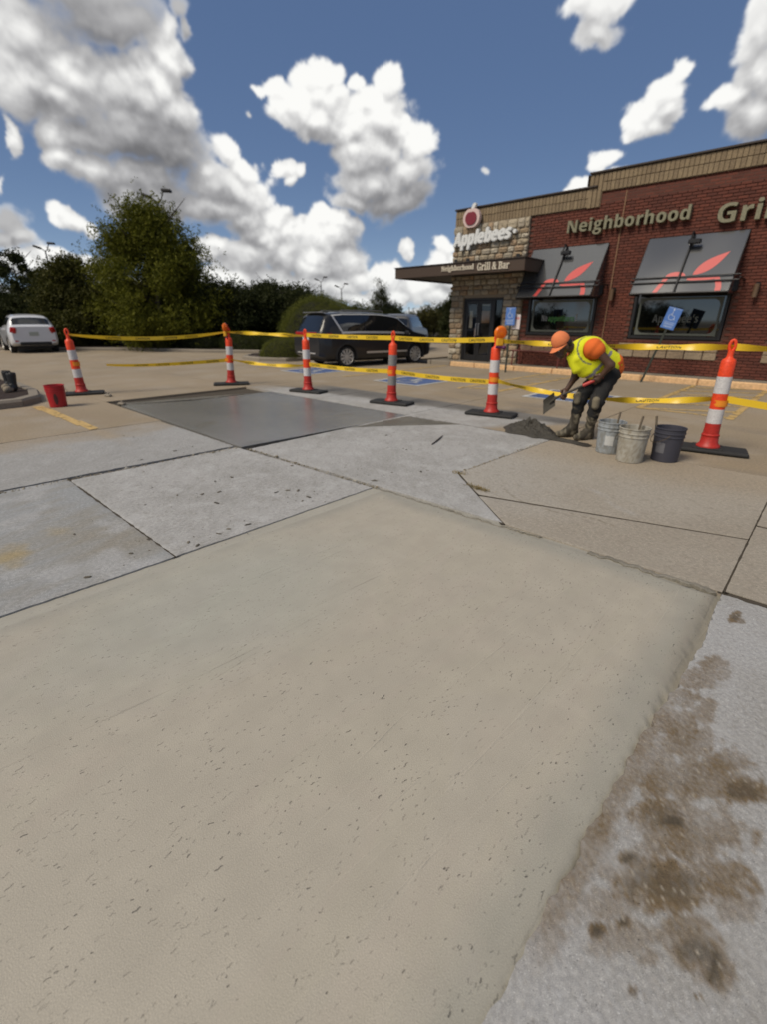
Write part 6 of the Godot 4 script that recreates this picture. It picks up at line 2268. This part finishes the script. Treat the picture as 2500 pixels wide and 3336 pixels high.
	for k in mb.v.size():
		var p := mb.v[k]
		var fold := 0.007 * sin(p.x * 55.0 + p.y * 30.0 + 3.0 * n2(p.x, p.y, 60.0)) * sstep(1.06, 0.86, p.y)
		mb.v[k] = p + mb.n[k] * fold
		var c := Color(0.93, 0.95, 0.015)
		# grey reflective tape: one band round the waist, one over the shoulder, with dark piping
		var band := absf((p - Vector3(0.03, 0.92, 0)).dot(Vector3(0.78, -0.62, 0).normalized()))
		var ring := absf((p - shN).length() - 0.185)
		if band < 0.021 and p.y < 1.07:
			c = Color(0.30, 0.30, 0.31)
		elif ring < 0.008 and p.x < -0.09 and p.z > 0.0:
			c = Color(0.16, 0.17, 0.15)
		mb.c[k] = c
	part(w, "safety_vest", mb, mat("yellow vest mesh cloth", Color.WHITE, 0.8, 0, "grain", 8.0, "", 0, true))
	# trousers
	mb = blob([[Vector3(0.20, 0.86, 0.0), Vector3(0.22, 0.80, 0.0), 0.145, 0.14], [hipN, knN, 0.112, 0.082], [hipF, knF, 0.108, 0.082], [knN, knN.lerp(anN, 0.42), 0.080, 0.072], [knF, knF.lerp(anF, 0.42), 0.080, 0.072]], 0.014)
	for k in mb.v.size():
		var p := mb.v[k]
		mb.v[k] = p + mb.n[k] * 0.006 * sin(p.y * 60.0 + p.x * 35.0)
		mb.c[k] = mixc(Color(0.022, 0.021, 0.022), Color(0.075, 0.062, 0.045), sstep(0.15, 0.5, n2(p.x + 3, p.y + p.z, 70.0)) * sstep(0.75, 0.45, p.y))
	part(w, "trousers", mb, mat("charcoal trousers", Color.WHITE, 0.9, 0, "grain", 10.0, "", 0, true))
	for q in [knN + Vector3(-0.035, 0.0, 0.065), knF + Vector3(-0.06, 0.0, 0.05)]:
		mb = blob([[q + Vector3(0, 0.035, 0), q - Vector3(0.0, 0.035, 0), 0.045, 0.042]], 0.010)
		part(w, "knee_pad", mb, mat("muddy beige knee pad", lin(0.24, 0.205, 0.14), 0.9, 0, "grain", 12.0))
	# mud-caked rubber boots
	for q in [[knN, anN, Vector3(-0.115, 0.04, 0.16)], [knF, anF, Vector3(-0.285, 0.05, -0.02)]]:
		var an: Vector3 = q[1]
		var heel := Vector3(an.x + 0.035, 0.042, an.z - 0.01)
		var toe: Vector3 = q[2]
		toe.y = 0.040
		mb = blob([[q[0].lerp(an, 0.22), an, 0.072, 0.052], [an, heel, 0.055, 0.042], [heel, an.lerp(toe, 0.55) * Vector3(1, 0, 1) + Vector3(0, 0.045, 0), 0.042, 0.045], [an, an.lerp(toe, 0.45) + Vector3(0, 0.0, 0), 0.05, 0.04], [an.lerp(toe, 0.5) * Vector3(1, 0, 1) + Vector3(0, 0.045, 0), toe, 0.047, 0.040]], 0.0115, 80.0, [func(p): return -(p.y - 0.002)])
		for k in mb.v.size():
			var p := mb.v[k]
			mb.v[k] = p + mb.n[k] * 0.004 * sin(p.y * 75.0 + p.x * 20.0) * sstep(0.10, 0.2, p.y)
			mb.c[k] = mixc(Color(0.045, 0.037, 0.024), Color(0.20, 0.175, 0.125), sstep(-0.05, 0.45, n2(p.x * 1.3, p.y + p.z * 1.7, 85.0)))
		part(w, "rubber_boot", mb, mat("muddy boot rubber", Color.WHITE, 0.75, 0, "", 1, "", 0, true))
	# the shovel he holds
	var s := thing("shovel", "cement-caked shovel with a red grip held by the worker", "shovel", Vector3(-2.21, 0.0, -6.11), deg_to_rad(43.0))
	var a := Vector3(-0.43, 0.500, 0.06)
	var e := Vector3(0.045, 0.775, 0.20)
	mb = MB.new()
	mb.tube([a, a.lerp(e, 0.62)], [0.014], 10)
	part(s, "shaft", mb, mat("dark shovel shaft", lin(0.03, 0.025, 0.02), 0.6))
	mb = MB.new()
	mb.tube([a.lerp(e, 0.62), a.lerp(e, 0.64), a.lerp(e, 1.04)], [0.016, 0.021, 0.021], 12)
	part(s, "grip", mb, mat("red shovel grip", lin(0.45, 0.045, 0.04), 0.5))
	mb = MB.new()
	var tl := Vector3(-0.455, 0.585, 0.10)
	var bl := Vector3(-0.555, 0.480, 0.04)
	var tip := Vector3(-0.550, 0.310, 0.09)
	var br := Vector3(-0.432, 0.430, 0.14)
	for off in [0.0, -0.004]:
		rows = []
		for r in 9:
			var row := []
			for k in 9:
				var u := k / 8.0
				var v := r / 8.0
				var p := tl.lerp(bl, u).lerp(br.lerp(tip, u), v)
				p += Vector3(0.25, 0.1, -0.6) * 0.05 * sin(PI * v) * (1.0 - 0.5 * u) + Vector3(0, 0, off)
				row.append(p)
			rows.append(row)
		mb.grid(rows)
	mb.tube([a, a.lerp((tl + br) * 0.5, 1.0), (tl + br + bl + tip) * 0.25], [0.018, 0.02, 0.006], 8)
	part(s, "blade", mb, mat("cement crusted steel", lin(0.065, 0.058, 0.042), 0.75, 0.0, "old", 5.0, "old_h", 0.5))


# ------------------------------------------------------------------ small things
func bucket(called: String, label: String, at: Vector3, tilt: Vector3, m: Material, h: float, filth := true) -> Node3D:
	var t := thing(called, label, "bucket", at, 0.0, "five-gallon buckets")
	t.rotation = tilt
	var s := h / 0.365
	var mb := MB.new()
	var p := [Vector2(0, 0.004), Vector2(0.125, 0.0), Vector2(0.131, 0.006), Vector2(0.1325, 0.04), Vector2(0.134, 0.07), Vector2(0.1355, 0.10), Vector2(0.137, 0.13), Vector2(0.1384, 0.16), Vector2(0.140, 0.19), Vector2(0.1415, 0.225), Vector2(0.143, 0.265), Vector2(0.150, 0.268), Vector2(0.150, 0.276), Vector2(0.144, 0.279), Vector2(0.145, 0.303), Vector2(0.152, 0.306), Vector2(0.152, 0.314), Vector2(0.146, 0.317), Vector2(0.147, 0.350), Vector2(0.154, 0.354), Vector2(0.154, 0.364), Vector2(0.148, 0.366), Vector2(0.143, 0.362), Vector2(0.128, 0.02), Vector2(0, 0.02)]
	for k in p.size():
		p[k] *= s
	mb.lathe(p, 48)
	if filth:
		for k in mb.v.size():
			var q := mb.v[k]
			var f := n2(q.x * 2.2 + at.x * 5.0, q.y * 1.6 + q.z * 2.2, 90.0)
			mb.c[k] = mixc(Color(1, 1, 1), Color(0.50, 0.42, 0.30) if at.x < -1.2 else Color(2.6, 2.3, 1.7), sstep(-0.35, 0.45, f + 0.6 * nb.get_noise_3d(q.x * 60, q.y * 60, q.z * 60)) * 0.6)
	part(t, "shell", mb, m)
	mb = MB.new()
	var loop := []
	for k in 15:
		var a := PI * k / 14
		loop.append(Vector3(cos(a) * 0.155, 0.30 - sin(a) * 0.10, -0.06 - sin(a) * 0.105) * s)
	mb.tube(loop, [0.003], 6)
	part(t, "bail", mb, mat("rusty wire", lin(0.12, 0.09, 0.06), 0.6, 0.5))
	return t


func build_small() -> void:
	var grim := mat("grimy off-white plastic", lin(0.60, 0.57, 0.49), 0.6, 0, "old", 3.0, "", 0, true)
	var bluew := mat("grimy bluish plastic", lin(0.46, 0.50, 0.53), 0.6, 0, "old", 3.0, "", 0, true)
	var navy := mat("grimy dark blue plastic", lin(0.070, 0.070, 0.095), 0.6, 0, "old", 3.0, "", 0, true)
	var bs := [[Vector3(-1.70, 0.0, -5.62), bluew, "bluish white bucket at the back, nearest the worker", 0.355, Vector3(0, 0.4, 0)], [Vector3(-1.40, 0.0, -5.40), grim, "grimy cream bucket in front of the other two", 0.365, Vector3(0, 1.2, 0)], [Vector3(-1.13, 0.0, -5.69), navy, "cement-smeared dark blue bucket on the right of the three", 0.36, Vector3(0.0, 2.2, 0)]]
	for k in 3:
		bucket("bucket", bs[k][2], bs[k][0], bs[k][4], bs[k][1], bs[k][3])
		# cement inside and a tool sticking out
		var at: Vector3 = bs[k][0]
		var c := thing("cement_filling", ["dried cement inside the bluish bucket", "dried cement inside the cream bucket", "dried cement inside the dark blue bucket"][k], "cement", at)
		var mb := MB.new()
		mb.lathe([Vector2(0, 0.022), Vector2(0.124, 0.022), Vector2(0.1315, 0.18), Vector2(0.08, 0.195), Vector2(0, 0.19)], 24)
		part(c, "mass", mb, mat("dried cement", lin(0.20, 0.18, 0.145), 0.9, 0, "old", 3.0))
		var h := thing("trowel", ["trowel handle standing up in the bluish bucket", "trowel handle standing up in the cream bucket", "dark trowel handle leaning in the dark blue bucket"][k], "trowel", at)
		mb = MB.new()
		var o: Vector3 = [Vector3(0.03, 0, -0.02), Vector3(0.0, 0, -0.05), Vector3(-0.11, 0, 0.01)][k]
		var e: Vector3 = [Vector3(0.045, 0.455, -0.05), Vector3(0.035, 0.475, -0.07), Vector3(-0.155, 0.46, 0.02)][k]
		mb.tube([o + Vector3(0, 0.15, 0), o.lerp(e, 0.7) + Vector3(0, 0.03, 0), e], [0.006, 0.011, 0.012], 8)
		part(h, "handle", mb, mat("worn trowel handle", lin(0.14, 0.11, 0.075), 0.8))
		mb = MB.new()
		mb.box(o + Vector3(0, 0.20, 0), Vector3(0.06, 0.10, 0.012), 0.003)
		part(h, "blade", mb, mat("cement crusted steel", Color.WHITE))
	# labels left on two buckets
	for q in [[Vector3(-1.70, 0.0, -5.62), 0.9, "torn white label on the bluish bucket", lin(0.62, 0.63, 0.62)], [Vector3(-1.13, 0.0, -5.69), 0.35, "smeared pale label on the dark blue bucket", lin(0.16, 0.16, 0.18)]]:
		var l := thing("bucket_label", q[2], "label", q[0])
		var rows := []
		for r in 6:
			var row := []
			for k in 10:
				var a: float = -0.35 + k * 0.075 - PI * 0.5 + q[1]
				var y := 0.10 + r * 0.022 + 0.004 * sin(k * 2.1)
				var rad := lerpf(0.130, 0.143, y / 0.265) + 0.0015
				row.append(Vector3(cos(a + PI * 0.5) * rad * -1.0, y, 0) * 0.0 + Vector3(sin(a + PI * 0.5 - 0.6) * rad, y, cos(a + PI * 0.5 - 0.6) * rad))
			rows.append(row)
		var mb := MB.new()
		mb.grid(rows)
		part(l, "sheet", mb, mat(q[2], q[3], 0.6, 0, "mottle", 8.0))
	# red bucket, leaning a little, with a hole torn in its side
	var rb := bucket("red_bucket", "red bucket standing beside the leftmost delineator", Vector3(-9.63, 0.0, -2.12), Vector3(0, 0.6, 0), mat("red bucket plastic", lin(0.36, 0.008, 0.014), 0.4), 0.36, false)
	var mb := MB.new()
	var rows := []
	for r in 9:
		var row := []
		for k in 7:
			var a := 0.62 + (k - 3) * 0.075 * sin(PI * (0.12 + 0.76 * r / 8.0))
			var y := 0.05 + r * 0.022
			var rad := lerpf(0.131, 0.143, y / 0.265) + 0.0015
			row.append(Vector3(sin(a) * rad, y, cos(a) * rad))
		rows.append(row)
	mb.grid(rows)
	part(rb, "dark_smear", mb, mat("dark smear", lin(0.06, 0.012, 0.012), 0.6), "dark smear on the side of the bucket")
	# pair of boots on the island
	for q in [[Vector3(-11.85, 0.11, -1.86), 0.3, "left one of the two black boots with pale toes on the island"], [Vector3(-11.38, 0.11, -1.84), 0.05, "right one of the two black boots with pale toes on the island"]]:
		var t := thing("work_boot", q[2], "boot", q[0], 0.75 + q[1], "boots left on the island")
		mb = blob([[Vector3(0, 0.09, -0.03), Vector3(0, 0.30, -0.05), 0.058, 0.078], [Vector3(0, 0.06, -0.03), Vector3(0, 0.06, 0.10), 0.06, 0.06]], 0.014, 70.0, [func(p): return p.y - (0.33 + 0.045 * absf(sin(atan2(p.x, p.z + 0.05) * 1.0 + 0.3))), func(p): return -(p.y - 0.004), func(p): return 0.055 - Vector2(p.x, p.z + 0.05).length() if p.y > 0.2 else -1.0])
		part(t, "shaft", mb, mat("black rubber boot", lin(0.012, 0.012, 0.012), 0.5))
		mb = blob([[Vector3(0, 0.055, 0.08), Vector3(0, 0.052, 0.17), 0.062, 0.060]], 0.014, 70.0, [func(p): return -(p.y - 0.004)])
		part(t, "toe", mb, mat("pale muddy toe", lin(0.33, 0.275, 0.20), 0.9, 0, "grain", 10.0))
	# heap of wet cement by the worker's feet, and what has been scraped off into the joint
	var heap := thing("cement_heap", "low heap of dark wet cement at the worker's feet", "cement heap", Vector3(-2.83, 0.0, -5.98))
	mb = MB.new()
	rows = []
	for r in 31:
		var row := []
		for k in 80:
			var a := TAU * k / 80
			var q := 1.0 - r / 30.0
			var ed := 1.0 + 0.14 * sin(a * 3.0 + 1.0) + 0.10 * sin(a * 7.0)
			var p := Vector3(cos(a) * 0.44 * q * ed, 0, -sin(a) * 0.30 * q * ed).rotated(Vector3.UP, -0.55)
			p.y = 0.004 + 0.15 * pow(1.0 - q, 0.9) * (0.9 + 0.2 * sin(a * 2)) + (1.0 - pow(q, 4.0)) * (0.05 * absf(nb.get_noise_2d(p.x * 22, p.z * 22)) + 0.018 * nb.get_noise_2d(p.x * 90, p.z * 90))
			row.append(p)
		rows.append(row)
	mb.grid(rows, true)
	part(heap, "mass", mb, mat("wet dark cement", lin(0.075, 0.066, 0.05), 0.6, 0, "old", 4.0, "old_h", 1.2))
	var tr := thing("cement_spill", "dark strip of cement scraped along the joint by the boots", "cement", Vector3(-2.27, 0.0, -5.80))
	mb = MB.new()
	rows = []
	for r in 5:
		var row := []
		for k in 22:
			var u := k / 21.0
			row.append(Vector3(lerpf(-0.30, 0.33, u), 0.004 + 0.03 * sin(PI * r / 4.0) * sin(PI * u) + 0.008 * nb.get_noise_2d(u * 90, r * 30), -(r / 4.0 - 0.5) * (0.13 + 0.05 * sin(u * 9.0)) + 0.06 * u))
		rows.append(row)
	mb.grid(rows)
	part(tr, "mass", mb, mat("wet dark cement", Color.WHITE))
	# loose stick and clods
	var st := thing("stick", "thin dark stick lying on the dusty slab", "stick", Vector3(-3.435, 0.0, -4.68))
	mb = MB.new()
	mb.tube([Vector3(0.08, 0.009, 0.22), Vector3(0.01, 0.013, 0.02), Vector3(-0.09, 0.011, -0.22)], [0.007, 0.009, 0.006], 7)
	part(st, "shaft", mb, mat("dark stick", lin(0.05, 0.042, 0.035), 0.9))
	var clods := [-6.52, -2.06, -6.36, -2.12, -5.21, -1.77, -5.31, -2.18, -5.35, -2.41, -4.68, -2.94, -3.83, -1.26, -3.86, -1.54, -3.73, -1.70, -3.97, -1.95, -3.97, -2.12, -3.68, -1.83, -3.31, -2.17, -3.28, -2.27, -3.21, -2.33, -3.87, -2.75, -3.45, -1.68, -4.21, -1.47, -4.75, -1.61, -2.91, -1.48, -2.91, -1.18, -2.82, -1.20, -2.89, -1.39, -3.15, -1.01, -3.61, -0.69, -3.02, -0.85, -3.01, -2.29, -2.98, -2.20, -2.92, -3.00, -3.27, -3.17, -2.88, -1.62, -2.89, -0.56, -3.49, -4.09, -3.43, -4.07, -2.96, -3.30, -2.91, -2.99, -2.76, -3.60, -2.77, -3.52, -5.19, -5.53, -4.10, -4.45]
	var lump := MB.new()
	lump.box(Vector3.ZERO, Vector3(1, 0.5, 0.7), 0.22)
	var at := []
	for k in range(0, clods.size(), 2):
		var s := rng.randf_range(0.012, 0.034)
		at.append(Transform3D(Basis(Vector3.UP, rng.randf() * TAU) * Basis.from_scale(Vector3(s * rng.randf_range(1.0, 2.2), s * 0.5, s)), Vector3(clods[k], s * 0.1, clods[k + 1])))
		for j in rng.randi_range(1, 5):
			var s2 := rng.randf_range(0.003, 0.010)
			at.append(Transform3D(Basis(Vector3.UP, rng.randf() * TAU).scaled(Vector3(s2 * 1.6, s2, s2)), Vector3(clods[k] + rng.randf_range(-0.2, 0.2), s2 * 0.2, clods[k + 1] + rng.randf_range(-0.2, 0.2))))
	var o := multi(self, "loose_clods", lump.mesh(mat("clod", Color.WHITE, 0.95, 0, "", 1, "", 0, true)), at, Vector3.ONE, func(k): return mixc(Color(0.05, 0.046, 0.038), Color(0.15, 0.13, 0.10), rng.randf()))
	tag(o, "dark crumbs scattered over the dusty slabs", "crumbs")
	# dry weeds in the crack
	var bl := MB.new()
	bl.face([Vector3(-0.0012, 0, 0), Vector3(0.0012, 0, 0), Vector3(0.0008, 0.5, 0.08), Vector3(0, 1.0, 0.32)])
	at = []
	for k in 260:
		var c: Vector2 = [Vector2(-2.05, -3.475), Vector2(-2.16, -3.5), Vector2(-2.47, -3.74)][0 if k < 150 else (1 if k < 200 else 2)]
		var p := c + Vector2(rng.randfn() * 0.045, rng.randfn() * 0.016)
		var s := rng.randf_range(0.02, 0.05)
		at.append(Transform3D(Basis.from_euler(Vector3(rng.randf_range(-0.9, 0.9), rng.randf() * TAU, rng.randf_range(-0.6, 0.6))) * Basis.from_scale(Vector3(1.3, s, s)), Vector3(p.x, -0.005, p.y)))
	o = multi(self, "dry_weeds", bl.mesh(mat("dry weed", Color.WHITE, 0.9, 0, "", 1, "", 0, true)), at, Vector3.ONE, func(k): return mixc(Color(0.28, 0.19, 0.06), Color(0.14, 0.12, 0.035), rng.randf()))
	tag(o, "tuft of dry weeds growing in the diagonal crack", "weeds")
	# fist-sized bits by the left delineator
	for q in [[Vector3(-10.22, 0.0, -3.10), "pale rubble lump right of the leftmost delineator's base", 0.075], [Vector3(-9.03, 0.0, -2.93), "small broken lump at the wet slab's left corner", 0.07]]:
		var t := thing("rubble_lump", q[1], "rubble", q[0], 0.4)
		mb = MB.new()
		mb.box(Vector3(0, q[2] * 0.3, 0), Vector3(q[2] * 2.0, q[2] * 0.6, q[2]), 0.012)
		mb.box(Vector3(0.01, q[2] * 0.8, 0), Vector3(q[2] * 0.5, q[2] * 0.6, q[2] * 0.4), 0.012, Basis(Vector3.BACK, 0.3))
		part(t, "stone", mb, mat("broken concrete", lin(0.40, 0.35, 0.28), 0.95, 0, "old", 4.0))


func _ready() -> void:
	rng.seed = 7
	# camera
	var cam := Camera3D.new()
	cam.name = "camera"
	add_child(cam)
	cam.position = Vector3(0, 1.40, 0)
	cam.rotation_order = EULER_ORDER_YXZ
	cam.rotation = Vector3(deg_to_rad(-22.35), deg_to_rad(43.0), deg_to_rad(0.25))
	cam.fov = 95.2
	cam.near = 0.05
	cam.far = 900.0
	var lens := CameraAttributesPhysical.new()
	lens.frustum_focal_length = 12.0 / tan(deg_to_rad(47.6))
	lens.frustum_near = 0.05
	lens.frustum_far = 900.0
	lens.frustum_focus_distance = 2.0
	lens.exposure_aperture = 1.25
	cam.attributes = lens
	cam.current = true
	# sky and light
	var env := Environment.new()
	var sky := Sky.new()
	var pano := PanoramaSkyMaterial.new()
	pano.panorama = make_sky()
	sky.sky_material = pano
	env.background_mode = Environment.BG_SKY
	env.sky = sky
	env.background_energy_multiplier = 0.66
	env.tonemap_mode = Environment.TONE_MAPPER_LINEAR
	env.tonemap_exposure = 2.05
	env.sdfgi_enabled = true
	env.ssao_enabled = true
	env.ssil_enabled = true
	var we := WorldEnvironment.new()
	we.name = "environment"
	we.environment = env
	add_child(we)
	var sun := DirectionalLight3D.new()
	sun.name = "sun"
	sun.light_color = Color(1.0, 0.955, 0.88)
	sun.light_energy = 0.5
	sun.light_angular_distance = 25.0
	sun.shadow_enabled = true
	add_child(sun)
	sun.look_at_from_position(Vector3(-2.0, 10.0, 9.0), Vector3.ZERO)
	make_textures()
	print("textures ", Time.get_ticks_msec())
	build_ground()
	print("ground ", Time.get_ticks_msec())
	build_restaurant()
	print("restaurant ", Time.get_ticks_msec())
	build_plants()
	print("plants ", Time.get_ticks_msec())
	build_vehicles()
	build_street()
	print("street ", Time.get_ticks_msec())
	build_worker()
	print("worker ", Time.get_ticks_msec())
	build_small()
